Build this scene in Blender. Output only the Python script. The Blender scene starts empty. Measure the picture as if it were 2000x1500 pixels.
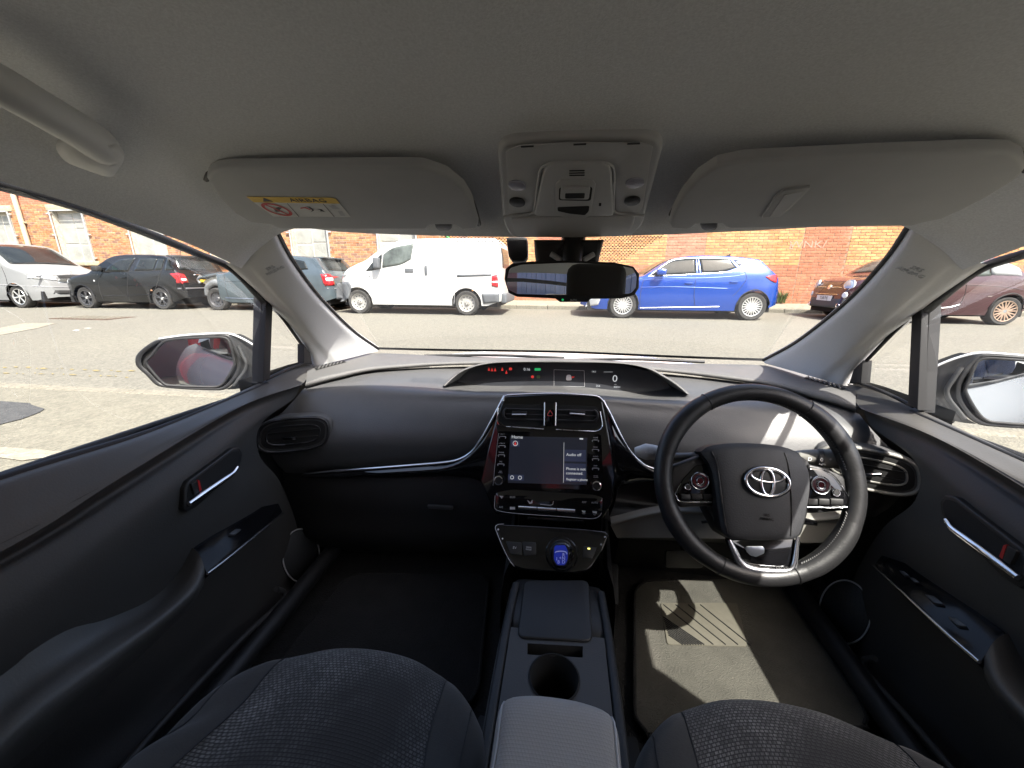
import bpy, bmesh, math, random
from mathutils import Vector as V, Matrix, noise as mnoise
from mathutils.bvhtree import BVHTree
random.seed(7)
SC = bpy.context.scene
COL = SC.collection
rad = math.radians

# ------------------------------------------------------------------ camera
FPX = 751.0                                   # focal length in pixels of the 2000 px wide photograph
CAM = V((0.02, 0.0, 1.0))
YAW, PITCH, ROLL = rad(-7.5), rad(15.3), rad(0.3)
_f = V((math.sin(YAW)*math.cos(PITCH), math.cos(YAW)*math.cos(PITCH), -math.sin(PITCH)))
_r0 = V((math.cos(YAW), -math.sin(YAW), 0)); _u0 = _r0.cross(_f)
_r = _r0*math.cos(ROLL) + _u0*math.sin(ROLL); _u = -_r0*math.sin(ROLL) + _u0*math.cos(ROLL)
cd = bpy.data.cameras.new('camera'); cam = bpy.data.objects.new('camera', cd); COL.objects.link(cam)
cd.sensor_width = 36; cd.lens = 36*FPX/2000; cd.clip_start = 0.02; cd.clip_end = 3000
m = Matrix((( _r.x, _u.x, -_f.x), (_r.y, _u.y, -_f.y), (_r.z, _u.z, -_f.z))).to_4x4()
m.translation = CAM; cam.matrix_world = m; SC.camera = cam

# ------------------------------------------------------------------ light
SUN = V((0.46, -0.54, 1.0)).normalized()      # direction towards the sun: behind the driver's side
w = bpy.data.worlds.new('World'); SC.world = w; w.use_nodes = True
nt = w.node_tree; bg = nt.nodes['Background']
sky = nt.nodes.new('ShaderNodeTexSky'); sky.sky_type = 'NISHITA'; sky.sun_disc = False
sky.sun_elevation = math.asin(SUN.z); sky.sun_rotation = math.atan2(SUN.x, SUN.y)
sky.air_density = 0.85; sky.dust_density = 4.0; sky.ozone_density = 0.4
nt.links.new(sky.outputs[0], bg.inputs[0]); bg.inputs[1].default_value = 0.15
sl = bpy.data.lights.new('sun', 'SUN'); so = bpy.data.objects.new('sun', sl); COL.objects.link(so)
sl.energy = 4.2; sl.angle = rad(0.53); sl.color = (1.0, 0.955, 0.88)
so.rotation_euler = SUN.to_track_quat('Z', 'Y').to_euler(); so.location = SUN*60
SC.view_settings.view_transform = 'Standard'; SC.view_settings.look = 'None'
SC.view_settings.gamma = 1.0; SC.view_settings.use_curve_mapping = False
SC.view_settings.exposure = 1.78
SC.cycles.max_bounces = 10; SC.cycles.diffuse_bounces = 6; SC.cycles.glossy_bounces = 5
SC.cycles.transparent_max_bounces = 16; SC.cycles.sample_clamp_indirect = 6.0
SC.cycles.caustics_reflective = False; SC.cycles.caustics_refractive = False
SC.cycles.use_denoising = True

# ------------------------------------------------------------------ pixel -> world helpers (photograph is 2000 x 1500)
def ray(px, py): return _f + _r*((px-1000)/FPX) - _u*((py-750)/FPX)
def P(px, py, x=None, y=None, z=None):
    d = ray(px, py)
    if x is not None: t = (x-CAM.x)/d.x
    elif y is not None: t = (y-CAM.y)/d.y
    else: t = (z-CAM.z)/d.z
    return CAM + d*t
class Plane:
    def __init__(s, p0, n):
        s.p = V(p0); s.n = V(n).normalized()
        if s.n.dot(CAM-s.p) < 0: s.n = -s.n
        s.ux = (V((1,0,0)) - s.n*s.n.x).normalized(); s.uy = s.n.cross(s.ux)
    def __call__(s, px, py, off=0.0):
        d = ray(px, py); q = s.p + s.n*off
        return CAM + d*((q-CAM).dot(s.n)/d.dot(s.n))
def plane3(a, b, c): return Plane(a, (V(b)-V(a)).cross(V(c)-V(a)))
def pj(p):
    d = V(p)-CAM; k = d.dot(_f); return 1000+FPX*d.dot(_r)/k, 750-FPX*d.dot(_u)/k
def mx(p): return V((0.02-p[0], p[1], p[2]))   # mirror in the car centre plane

# ------------------------------------------------------------------ materials
MATS = {}
def mat(name, col, rough=0.5, metal=0.0, bump=None, var=0.0, vscale=8.0, coat=0.0, spec=0.5, emit=None, estr=1.0, sheen=0.0, aniso=0.0, col2=None, coords='Object'):
    if name in MATS: return MATS[name]
    mt = bpy.data.materials.new(name); mt.use_nodes = True; MATS[name] = mt
    n = mt.node_tree; b = n.nodes['Principled BSDF']
    b.inputs['Base Color'].default_value = (*col, 1); b.inputs['Roughness'].default_value = rough
    b.inputs['Metallic'].default_value = metal; b.inputs['Coat Weight'].default_value = coat
    b.inputs['Coat Roughness'].default_value = 0.04; b.inputs['Specular IOR Level'].default_value = spec
    b.inputs['Sheen Weight'].default_value = sheen
    if emit: b.inputs['Emission Color'].default_value = (*emit, 1); b.inputs['Emission Strength'].default_value = estr
    tc = n.nodes.new('ShaderNodeTexCoord')
    if var > 0 or col2:
        nz = n.nodes.new('ShaderNodeTexNoise'); nz.inputs['Scale'].default_value = vscale; nz.inputs['Detail'].default_value = 5
        nz.inputs['Roughness'].default_value = 0.6
        n.links.new(tc.outputs[coords], nz.inputs['Vector'])
        rp = n.nodes.new('ShaderNodeValToRGB'); c2 = col2 or tuple(c*(1+var) for c in col)
        rp.color_ramp.elements[0].position = 0.32; rp.color_ramp.elements[1].position = 0.7
        rp.color_ramp.elements[0].color = (*[c*(1-var) for c in col], 1); rp.color_ramp.elements[1].color = (*c2, 1)
        n.links.new(nz.outputs['Fac'], rp.inputs['Fac']); n.links.new(rp.outputs['Color'], b.inputs['Base Color'])
    if bump:
        nb = n.nodes.new('ShaderNodeTexNoise'); nb.inputs['Scale'].default_value = bump[0]; nb.inputs['Detail'].default_value = 3
        n.links.new(tc.outputs[coords], nb.inputs['Vector'])
        bp = n.nodes.new('ShaderNodeBump'); bp.inputs['Strength'].default_value = bump[1]; bp.inputs['Distance'].default_value = bump[2] if len(bump) > 2 else 0.001
        n.links.new(nb.outputs['Fac'], bp.inputs['Height']); n.links.new(bp.outputs['Normal'], b.inputs['Normal'])
    return mt
def glass(name, tint=(0.97, 0.985, 0.975), refl=1.0, rough=0.0):
    if name in MATS: return MATS[name]
    mt = bpy.data.materials.new(name); mt.use_nodes = True; MATS[name] = mt
    n = mt.node_tree; n.nodes.remove(n.nodes['Principled BSDF']); out = n.nodes['Material Output']
    t = n.nodes.new('ShaderNodeBsdfTransparent'); t.inputs[0].default_value = (*tint, 1)
    g = n.nodes.new('ShaderNodeBsdfGlossy'); g.inputs['Roughness'].default_value = rough; g.inputs['Color'].default_value = (refl, refl, refl, 1)
    # Schlick reflectance of a thin pane, the same from both sides
    ge = n.nodes.new('ShaderNodeNewGeometry'); dt = n.nodes.new('ShaderNodeVectorMath'); dt.operation = 'DOT_PRODUCT'
    n.links.new(ge.outputs['Normal'], dt.inputs[0]); n.links.new(ge.outputs['Incoming'], dt.inputs[1])
    def mth(op, a, b=None):
        q = n.nodes.new('ShaderNodeMath'); q.operation = op
        for i, v in enumerate((a, b)):
            if v is None: continue
            if isinstance(v, (int, float)): q.inputs[i].default_value = v
            else: n.links.new(v, q.inputs[i])
        return q.outputs[0]
    c = mth('ABSOLUTE', dt.outputs['Value']); k = mth('POWER', mth('SUBTRACT', 1.0, c), 5.0)
    fac = mth('MULTIPLY_ADD', k, 0.93); fac.node.inputs[2].default_value = 0.07
    mxs = n.nodes.new('ShaderNodeMixShader')
    n.links.new(fac, mxs.inputs[0]); n.links.new(t.outputs[0], mxs.inputs[1]); n.links.new(g.outputs[0], mxs.inputs[2])
    n.links.new(mxs.outputs[0], out.inputs['Surface'])
    return mt

# ------------------------------------------------------------------ mesh helpers
def wmat(o):
    m_ = o.matrix_basis
    return wmat(o.parent) @ o.matrix_parent_inverse @ m_ if o.parent else m_
def link(o, parent=None):
    COL.objects.link(o)
    if parent is not None:
        o.parent = parent; o.matrix_parent_inverse = wmat(parent).inverted()
    return o
def empty(name, loc=(0,0,0), parent=None):
    o = bpy.data.objects.new(name, None); o.empty_display_size = 0.1; o.location = loc
    link(o, parent)
    return o
def tag(o, label=None, cat=None, group=None, kind=None):
    if label: o['label'] = label
    if cat: o['category'] = cat
    if group: o['group'] = group
    if kind: o['kind'] = kind
    return o
def mesh(name, vs, fs, mt, parent=None, smooth=True, uv=None, sharp=None):
    me = bpy.data.meshes.new(name); me.from_pydata([tuple(v) for v in vs], [], fs)
    if smooth: me.polygons.foreach_set('use_smooth', [True]*len(me.polygons))
    if uv:
        l = me.uv_layers.new(name='UVMap')
        for lp in me.loops: l.data[lp.index].uv = uv[lp.vertex_index]
    me.materials.append(mt if not isinstance(mt, str) else MATS[mt])
    me.update()
    if sharp: me.set_sharp_from_angle(angle=rad(sharp))
    return link(bpy.data.objects.new(name, me), parent)
def bm_obj(name, bm, mt, parent=None, smooth=True, sharp=40):
    me = bpy.data.meshes.new(name); bm.normal_update(); bm.to_mesh(me); bm.free()
    if smooth:
        me.polygons.foreach_set('use_smooth', [True]*len(me.polygons)); me.set_sharp_from_angle(angle=rad(sharp))
    me.materials.append(mt if not isinstance(mt, str) else MATS[mt])
    return link(bpy.data.objects.new(name, me), parent)
def cr(pts, n, closed=False):
    """Catmull-Rom curve through pts, n samples even in chord length"""
    pts = [V(p) for p in pts]; N = len(pts)
    if N == 2 and not closed: return [pts[0].lerp(pts[1], i/(n-1)) for i in range(n)]
    segs = N if closed else N-1; fine = []
    for i in range(segs):
        p1 = pts[i]; p2 = pts[(i+1) % N]
        p0 = pts[i-1] if (i > 0 or closed) else p1*2-p2
        p3 = pts[(i+2) % N] if (i+2 < N or closed) else p2*2-p1
        for k in range(10):
            t = k/10.0
            fine.append(0.5*((2*p1)+(p2-p0)*t+(2*p0-5*p1+4*p2-p3)*t*t+(3*p1-p0-3*p2+p3)*t*t*t))
    fine.append(pts[0] if closed else pts[-1])
    L = [0]
    for a, b in zip(fine, fine[1:]): L.append(L[-1]+(b-a).length)
    out = []; j = 0; T = L[-1]; cnt = n if not closed else n+1
    for i in range(cnt):
        s = T*i/(cnt-1)
        while j < len(L)-2 and L[j+1] < s: j += 1
        d = L[j+1]-L[j]; out.append(fine[j].lerp(fine[j+1], (s-L[j])/d if d > 1e-9 else 0))
    return out[:n]
def loft_pts(rows, nu, nv):
    R = [cr(r, nu) for r in rows]
    C = [cr([r[i] for r in R], nv) for i in range(nu)]
    return [[C[i][j] for i in range(nu)] for j in range(nv)]
def grid(name, rows, mt, parent=None, nu=24, nv=24, thick=0.0, flip=False, keep=False, sharp=None):
    g = loft_pts(rows, nu, nv) if not keep else [[V(p) for p in r] for r in rows]
    nv, nu = len(g), len(g[0])
    vs = [p for r in g for p in r]; fs = []
    uv = []; vv = 0
    mid = nu//2
    for j in range(nv):
        if j: vv += (g[j][mid]-g[j-1][mid]).length
        uu = 0
        for i in range(nu):
            if i: uu += (g[j][i]-g[j][i-1]).length
            uv.append((uu, vv))
    for j in range(nv-1):
        for i in range(nu-1):
            a = j*nu+i; q = (a, a+1, a+1+nu, a+nu); fs.append(q[::-1] if flip else q)
    o = mesh(name, vs, fs, mt, parent, uv=uv, sharp=sharp)
    if thick:
        md = o.modifiers.new('s', 'SOLIDIFY'); md.thickness = thick; md.offset = 0
    return o
def slab(name, pts, n, t, mt, parent=None, bev=0.0, seg=2, crown=0.0):
    """prism: front face pts (flat outline), extruded by t along -n"""
    n = V(n).normalized(); bm = bmesh.new(); pts = [V(p) for p in pts]
    f = [bm.verts.new(p) for p in pts]; k = [bm.verts.new(p-n*t) for p in pts]
    N = len(pts)
    face = bm.faces.new(f); back = bm.faces.new(k[::-1])
    for i in range(N): bm.faces.new((f[i], k[i], k[(i+1) % N], f[(i+1) % N]))
    bm.normal_update()
    if face.normal.dot(n) < 0: bmesh.ops.reverse_faces(bm, faces=bm.faces[:])
    if bev > 0:
        ed = [e for e in face.edges]
        bmesh.ops.bevel(bm, geom=ed, offset=bev, segments=seg, profile=0.5, affect='EDGES', clamp_overlap=True)
    if crown:
        c = sum(pts, V())/N; bm.normal_update()
        top = [f_ for f_ in bm.faces if f_.normal.dot(n) > 0.99]
        for f_ in top: bmesh.ops.poke(bm, faces=[f_])
        for v_ in bm.verts:
            if (v_.co-c).length < 1e-5+0.2*max((p-c).length for p in pts) and abs((v_.co-c).dot(n)) < 1e-6: v_.co += n*crown
    return bm_obj(name, bm, mt, parent, sharp=35)
def rpoly(corners, r=0.2, k=4):
    """round the corners of a 2-D/3-D polygon: r = share of the shorter edge"""
    pts = [V(c) for c in corners]; N = len(pts); out = []
    for i in range(N):
        a, b, c = pts[i-1], pts[i], pts[(i+1) % N]
        d = min((a-b).length, (c-b).length)*r
        p = b+(a-b).normalized()*d; q = b+(c-b).normalized()*d
        for j in range(k+1):
            t = j/k; out.append(p*(1-t)**2+b*2*t*(1-t)+q*t*t)
    return out
def tube(name, pts, r, mt, parent=None, seg=8, closed=False, n=None, flat=1.0, up=None, bm=None):
    """sweep along a curve; r number or list (at control points); flat squeezes along 'up'"""
    N = n or max(2, len(pts)*6)
    path = cr(pts, N, closed)
    rs = [r]*N if not isinstance(r, (list, tuple)) else [v.x for v in cr([V((q, 0, i*1e-9)) for i, q in enumerate(r)], N)] if False else None
    if rs is None:
        rs = []
        for i in range(N):
            t = i/(N-1)*(len(r)-1); k = min(int(t), len(r)-2); rs.append(r[k]*(1-(t-k))+r[k+1]*(t-k))
    own = bm is None
    if own: bm = bmesh.new()
    rings = []; prev = None
    for i in range(N):
        a = path[i-1] if (i > 0 or closed) else path[i]; b = path[(i+1) % N] if (i < N-1 or closed) else path[i]
        t = (b-a).normalized()
        if up is not None: x = (V(up)-t*t.dot(V(up))).normalized()
        else:
            if prev is None: x = t.orthogonal().normalized()
            else: x = (prev-t*t.dot(prev)).normalized()
            prev = x
        y = t.cross(x)
        rings.append([bm.verts.new(path[i]+x*math.cos(2*math.pi*k/seg)*rs[i]*flat+y*math.sin(2*math.pi*k/seg)*rs[i]) for k in range(seg)])
    for i in range(N if closed else N-1):
        A, B = rings[i], rings[(i+1) % N]
        for k in range(seg): bm.faces.new((A[k], A[(k+1) % seg], B[(k+1) % seg], B[k]))
    if not closed:
        bm.faces.new(rings[0][::-1]); bm.faces.new(rings[-1])
    if own: return bm_obj(name, bm, mt, parent, sharp=60)
def box(name, lo, hi, mt, parent=None, bev=0.0, seg=2, rot=None, smooth=True):
    bm = bmesh.new(); bmesh.ops.create_cube(bm, size=1.0)
    lo, hi = V(lo), V(hi); c = (lo+hi)/2; s = hi-lo
    for v in bm.verts: v.co = V((v.co.x*s.x, v.co.y*s.y, v.co.z*s.z))
    if bev: bmesh.ops.bevel(bm, geom=bm.edges[:], offset=bev, segments=seg, profile=0.5, affect='EDGES', clamp_overlap=True)
    for v in bm.verts: v.co = (rot @ v.co if rot else v.co)+c
    return bm_obj(name, bm, mt, parent, smooth=smooth, sharp=35)
def disc_pts(c, n, r, k=24, ux=None, ry=None):
    n = V(n).normalized(); ux = V(ux) if ux is not None else n.orthogonal(); ux = (ux-n*ux.dot(n)).normalized(); uy = n.cross(ux)
    return [V(c)+ux*math.cos(2*math.pi*i/k)*r+uy*math.sin(2*math.pi*i/k)*(ry or r) for i in range(k)]
def lathe(name, prof, c, axis, mt, parent=None, seg=32, ux=None):
    """prof: list of (radius, height along axis)"""
    axis = V(axis).normalized(); x = axis.orthogonal().normalized(); y = axis.cross(x); bm = bmesh.new(); rings = []
    for r, h in prof:
        if r < 1e-6: rings.append([bm.verts.new(V(c)+axis*h)])
        else: rings.append([bm.verts.new(V(c)+axis*h+x*math.cos(2*math.pi*k/seg)*r+y*math.sin(2*math.pi*k/seg)*r) for k in range(seg)])
    for A, B in zip(rings, rings[1:]):
        for k in range(seg):
            k2 = (k+1) % seg
            if len(A) == 1 and len(B) == 1: continue
            if len(A) == 1: bm.faces.new((A[0], B[k2], B[k]))
            elif len(B) == 1: bm.faces.new((A[k], A[k2], B[0]))
            else: bm.faces.new((A[k], A[k2], B[k2], B[k]))
    bmesh.ops.recalc_face_normals(bm, faces=bm.faces[:])
    return bm_obj(name, bm, mt, parent, sharp=35)
def text(name, s, origin, ux, n, h, mt, parent=None, align='CENTER', ext=0.0001, space=1.0, squeeze=1.0):
    cu = bpy.data.curves.new(name, 'FONT'); cu.body = s; cu.size = h*1.4; cu.align_x = align; cu.align_y = 'CENTER'
    cu.extrude = ext; cu.space_character = space; cu.resolution_u = 3
    o = bpy.data.objects.new('tmp', cu); COL.objects.link(o)
    dg = bpy.context.evaluated_depsgraph_get(); me = bpy.data.meshes.new_from_object(o.evaluated_get(dg))
    bpy.data.objects.remove(o); bpy.data.curves.remove(cu)
    n = V(n).normalized(); ux = (V(ux)-n*V(ux).dot(n)).normalized(); uy = n.cross(ux)
    for v in me.vertices: v.co = V(origin)+ux*v.co.x*squeeze+uy*v.co.y+n*v.co.z
    me.name = name; me.materials.clear(); me.materials.append(mt)
    return link(bpy.data.objects.new(name, me), parent)
def polys(name, plist, mt, parent=None, smooth=False):
    vs = []; fs = []
    for p in plist:
        b = len(vs); vs += list(p); fs.append(tuple(range(b, b+len(p))))
    return mesh(name, vs, fs, mt, parent, smooth=smooth)
def copy_tree(o, parent=None):
    c = o.copy(); COL.objects.link(c)
    if parent is not None: c.parent = parent
    for ch in list(o.children): copy_tree(ch, c)
    return c
# ------------------------------------------------------------------ interior materials
M_HEAD = mat('headliner_fabric', (0.70, 0.71, 0.715), 0.95, var=0.10, vscale=420, bump=(800, 0.7, 0.0008), sheen=0.25)
M_PILLAR = mat('pillar_trim', (0.64, 0.64, 0.635), 0.75, bump=(700, 0.35, 0.0005), var=0.03, vscale=300)
M_VISOR = mat('visor_vinyl', (0.44, 0.445, 0.45), 0.8, bump=(500, 0.25, 0.0005), var=0.03, vscale=20)
M_GREY = mat('overhead_plastic', (0.47, 0.475, 0.48), 0.55, bump=(900, 0.2, 0.0004), var=0.03, vscale=30)
M_PAD = mat('dash_pad', (0.080, 0.080, 0.081), 0.42, bump=(420, 0.45, 0.0007), var=0.06, vscale=25)
M_TOP = mat('dash_top', (0.100, 0.098, 0.096), 0.62, bump=(420, 0.5, 0.0007), var=0.06, vscale=25)
M_TRAY = mat('dash_tray', (0.22, 0.215, 0.195), 0.5, bump=(600, 0.2, 0.0004))
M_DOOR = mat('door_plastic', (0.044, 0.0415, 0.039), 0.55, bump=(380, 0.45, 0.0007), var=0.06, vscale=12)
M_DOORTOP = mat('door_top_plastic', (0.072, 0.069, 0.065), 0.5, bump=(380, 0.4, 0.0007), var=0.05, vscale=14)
M_DARK = mat('dark_plastic', (0.011, 0.011, 0.0115), 0.5, bump=(500, 0.25, 0.0005), var=0.12, vscale=20)
M_PIANO = mat('piano_black', (0.006, 0.006, 0.007), 0.06, coat=0.6)
M_BLACK = mat('black_rubber', (0.010, 0.010, 0.011), 0.6)
M_RECESS = mat('recess_black', (0.004, 0.004, 0.004), 0.8)  # near-black colour paints in the shade of slots, recesses and vent mouths
M_CHROME = mat('chrome', (0.86, 0.86, 0.88), 0.12, metal=1.0)
M_SILVER = mat('silver_trim', (0.72, 0.73, 0.75), 0.25, metal=1.0)
M_LEATHER = mat('wheel_leather', (0.016, 0.016, 0.017), 0.42, bump=(260, 0.35, 0.0008), var=0.15, vscale=40)
M_CARPET = mat('carpet', (0.014, 0.0135, 0.0125), 1.0, bump=(300, 1.0, 0.003), var=0.25, vscale=60)
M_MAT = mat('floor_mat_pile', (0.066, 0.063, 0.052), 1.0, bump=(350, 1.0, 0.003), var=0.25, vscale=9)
M_HEEL = mat('heel_pad_vinyl', (0.082, 0.076, 0.058), 0.8, bump=(120, 0.4, 0.001), var=0.12, vscale=30)
M_WHITE = mat('white_print', (0.75, 0.75, 0.75), 0.5)
M_GLYPH = mat('grey_print', (0.55, 0.55, 0.57), 0.5)
M_PAINT = mat('white_car_paint', (0.52, 0.53, 0.54), 0.18, coat=0.8)
M_MIRROR = mat('mirror_glass', (0.62, 0.65, 0.66), 0.0, metal=1.0)
M_GLASS = glass('clear_glass')
M_BELT = mat('belt_webbing', (0.02, 0.02, 0.022), 0.8)
def led(name, c, s): return mat(name, tuple(0.2*x for x in c), 0.4, emit=c, estr=s)
M_RED = led('red_lamp', (1.0, 0.06, 0.05), 0.16); M_GRN = led('green_lamp', (0.05, 0.8, 0.25), 0.14); M_LCD = led('lit_text', (0.75, 0.78, 0.82), 0.20)
M_SWITCH = mat('switch_plastic', (0.06, 0.062, 0.065), 0.4); M_VENT = mat('vent_plastic', (0.022, 0.022, 0.024), 0.25); M_GLOSS = mat('switch_gloss_black', (0.006, 0.006, 0.007), 0.16, spec=0.25); M_STITCH = mat('stitch_thread', (0.16, 0.16, 0.16), 0.7)
M_SCR = mat('screen_glass', (0.012, 0.013, 0.018), 0.12, emit=(0.0030, 0.0034, 0.0052), estr=1.0)
M_SCRB = mat('screen_panel_blue', (0.02, 0.025, 0.05), 0.12, emit=(0.0055, 0.0065, 0.012), estr=1.0)
M_BLUE = led('blue_dial', (0.012, 0.03, 0.40), 0.14)
M_YEL = mat('label_yellow', (0.75, 0.50, 0.08), 0.6); M_LBL = mat('label_white', (0.62, 0.62, 0.60), 0.6)
M_LRED = mat('label_red', (0.55, 0.07, 0.07), 0.6); M_LINK = mat('label_ink', (0.05, 0.05, 0.05), 0.6)
M_LENS = mat('lamp_lens', (0.35, 0.35, 0.42), 0.15, bump=(200, 0.6, 0.001))
M_ARMF = None
def fabric(name, c1, c2, sx, sy, soft=0.5):
    mt = bpy.data.materials.new(name); mt.use_nodes = True; MATS[name] = mt
    n = mt.node_tree; b = n.nodes['Principled BSDF']; b.inputs['Roughness'].default_value = 0.95; b.inputs['Sheen Weight'].default_value = 0.15
    uv = n.nodes.new('ShaderNodeUVMap'); br = n.nodes.new('ShaderNodeTexBrick')
    br.inputs['Scale'].default_value = 1.0; br.inputs['Brick Width'].default_value = sx; br.inputs['Row Height'].default_value = sy
    br.inputs['Mortar Size'].default_value = min(sx, sy)*0.22; br.inputs['Mortar Smooth'].default_value = 0.6
    br.inputs['Color1'].default_value = (*c2, 1); br.inputs['Color2'].default_value = (*[0.75*a+0.25*q for a, q in zip(c2, c1)], 1); br.inputs['Mortar'].default_value = (*c1, 1)
    br.offset = 0.5
    nz = n.nodes.new('ShaderNodeTexNoise'); nz.inputs['Scale'].default_value = 6; nz.inputs['Detail'].default_value = 3
    rp = n.nodes.new('ShaderNodeValToRGB'); rp.color_ramp.elements[0].position = 0.38; rp.color_ramp.elements[1].position = 0.66
    nz2 = n.nodes.new('ShaderNodeTexWhiteNoise')
    sn = n.nodes.new('ShaderNodeVectorMath'); sn.operation = 'SNAP'; sn.inputs[1].default_value = (sx*0.5, sy, 1)
    mu = n.nodes.new('ShaderNodeMath'); mu.operation = 'MULTIPLY'
    ml = n.nodes.new('ShaderNodeMath'); ml.operation = 'MULTIPLY_ADD'; ml.inputs[1].default_value = 0.8; ml.inputs[2].default_value = 0.2
    mixc = n.nodes.new('ShaderNodeMixRGB'); mixc.inputs[1].default_value = (*c1, 1)
    L = n.links.new
    L(uv.outputs[0], br.inputs['Vector']); L(uv.outputs[0], nz.inputs['Vector']); L(nz.outputs['Fac'], rp.inputs['Fac'])
    L(uv.outputs[0], sn.inputs[0]); L(sn.outputs[0], nz2.inputs['Vector']); L(nz2.outputs['Value'], ml.inputs[0])
    L(rp.outputs['Color'], mu.inputs[0]); L(ml.outputs[0], mu.inputs[1])
    sc = n.nodes.new('ShaderNodeMath'); sc.operation = 'MULTIPLY_ADD'; sc.inputs[1].default_value = 1-soft; sc.inputs[2].default_value = soft*0.5
    L(mu.outputs[0], sc.inputs[0]); L(sc.outputs[0], mixc.inputs[0]); L(br.outputs['Color'], mixc.inputs[2]); L(mixc.outputs[0], b.inputs['Base Color'])
    bp = n.nodes.new('ShaderNodeBump'); bp.inputs['Strength'].default_value = 0.5; bp.inputs['Distance'].default_value = 0.0012; bp.invert = True
    L(br.outputs['Fac'], bp.inputs['Height']); L(bp.outputs[0], b.inputs['Normal'])
    return mt
M_SEATC = fabric('seat_woven_fabric', (0.022, 0.021, 0.0205), (0.30, 0.29, 0.28), 0.0056, 0.0042, 0.12)
M_SEATB = mat('seat_side_fabric', (0.034, 0.0325, 0.031), 0.95, bump=(700, 0.5, 0.0008), sheen=0.2, var=0.08, vscale=200)
M_ARMF = fabric('armrest_fabric', (0.31, 0.295, 0.275), (0.345, 0.33, 0.31), 0.0034, 0.0034, 0.3)

# ------------------------------------------------------------------ the car we sit in
CAR = empty('car'); tag(CAR, 'white right-hand-drive hatchback whose dark grey cabin surrounds the viewer', 'car')
def sym(rows): return [[V(p) for p in r][::-1]+[mx(p) for p in r[1:]] for r in rows]   # rows from centre outwards -> full width

# headliner: rows from the windscreen back
H = [
 [(0.01,.749,1.086),(.20,.744,1.088),(.40,.734,1.096),(.51,.717,1.100),(.60,.734,1.070),(.665,.750,1.034)],
 [(0.01,.746,1.068),(.20,.741,1.070),(.40,.731,1.078),(.505,.713,1.083),(.595,.728,1.050),(.655,.745,1.016)],
 [(0.01,.70,1.092),(.20,.70,1.093),(.40,.69,1.098),(.51,.675,1.100),(.595,.685,1.072),(.652,.69,1.035)],
 [(0.01,.62,1.128),(.20,.62,1.129),(.40,.61,1.131),(.52,.60,1.122),(.60,.60,1.094),(.648,.60,1.063)],
 [(0.01,.47,1.168),(.20,.47,1.168),(.40,.46,1.165),(.525,.45,1.150),(.605,.44,1.124),(.645,.43,1.100)],
 [(0.01,.25,1.200),(.20,.25,1.200),(.40,.25,1.195),(.53,.25,1.178),(.61,.25,1.150),(.648,.25,1.125)],
 [(0.01,-.1,1.222),(.20,-.1,1.222),(.40,-.1,1.216),(.53,-.1,1.196),(.61,-.1,1.165),(.65,-.1,1.135)],
 [(0.01,-.7,1.215),(.20,-.7,1.215),(.40,-.7,1.208),(.53,-.7,1.186),(.60,-.7,1.155),(.64,-.7,1.125)],
 [(0.01,-1.25,1.15),(.20,-1.25,1.15),(.40,-1.25,1.142),(.52,-1.25,1.12),(.57,-1.25,1.09),(.60,-1.25,1.065)]]
HS = sym(H)
headliner = grid('headliner', HS, M_HEAD, CAR, 64, 64)
grid('roof_panel', [[p+V((0, 0.0, 0.028 if j else 0.006)) + V((math.copysign(0.02, p.x-0.01) if abs(p.x-0.01) > .5 else 0, 0, 0)) for p in r] for j, r in enumerate(HS)], M_PAINT, CAR, 30, 30)

# A-pillar trims (left measured in the photograph, right mirrored)
e1 = [P(536,462,y=.715), P(568,518,y=.80), P(622,588,y=.935), P(688,652,y=1.12), P(737,686,y=1.255)]
e4 = [P(462,526,x=-.655), P(520,584,x=-.69), P(572,640,x=-.705), P(604,688,x=-.712), P(615,716,x=-.712)]
e1.insert(0, e1[0]+(e1[0]-e1[1])*.16); e4.insert(0, e4[0]+(e4[0]-e4[1])*.16+V((-.004,0,0)))
def between(a, b, t, lift):
    o = []
    for k, (p, q) in enumerate(zip(a, b)):
        c = p.lerp(q, t); d = (CAM-c).normalized(); o.append(c+d*lift*(-.5, .25, 1, 1, 1, 1)[k])
    return o
prow = [[p+V((-.004, .02, .012)) for p in e1], e1, between(e1, e4, .18, .012), between(e1, e4, .5, .024), between(e1, e4, .72, .026), between(e1, e4, .78, .018), between(e1, e4, .93, .012), e4, [p+V((-.03, .02, 0)) for p in e4]]
SEALD = [(-60,330),(0,356),(150,398),(300,455),(400,497),(464,526),(522,588)]
for side in (1, -1):
    f = (lambda p: V(p)) if side == 1 else mx
    pt = grid('pillar_trim', [[f(p) for p in r] for r in prow], M_PILLAR, CAR, 28, 26)
    c = between(e1, e4, .40, .0235); a = f(c[1].lerp(c[2], .62))
    n = (f(prow[3][1])-f(prow[3][0])).cross(f(prow[4][1])-f(prow[3][1])).normalized()
    if n.dot(CAM-a) < 0: n = -n
    bvh = BVHTree.FromObject(pt, bpy.context.evaluated_depsgraph_get())
    h, nn, _, _ = bvh.ray_cast(CAM, (V(a)-CAM).normalized())
    h = h if h is not None else V(a); nn = nn if nn is not None else n
    if nn.dot(CAM-h) < 0: nn = -nn
    text('embossed_lettering', 'SRS\nAIRBAG', h+nn*.0004, (1,0,0), nn, .009, M_GREY, pt, ext=.0004)
    # windscreen seal along the pillar
    tube('glass_seal', [f(p+V((0, .012, .006))) for p in e1], .0045, M_BLACK, pt, seg=6)

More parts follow.
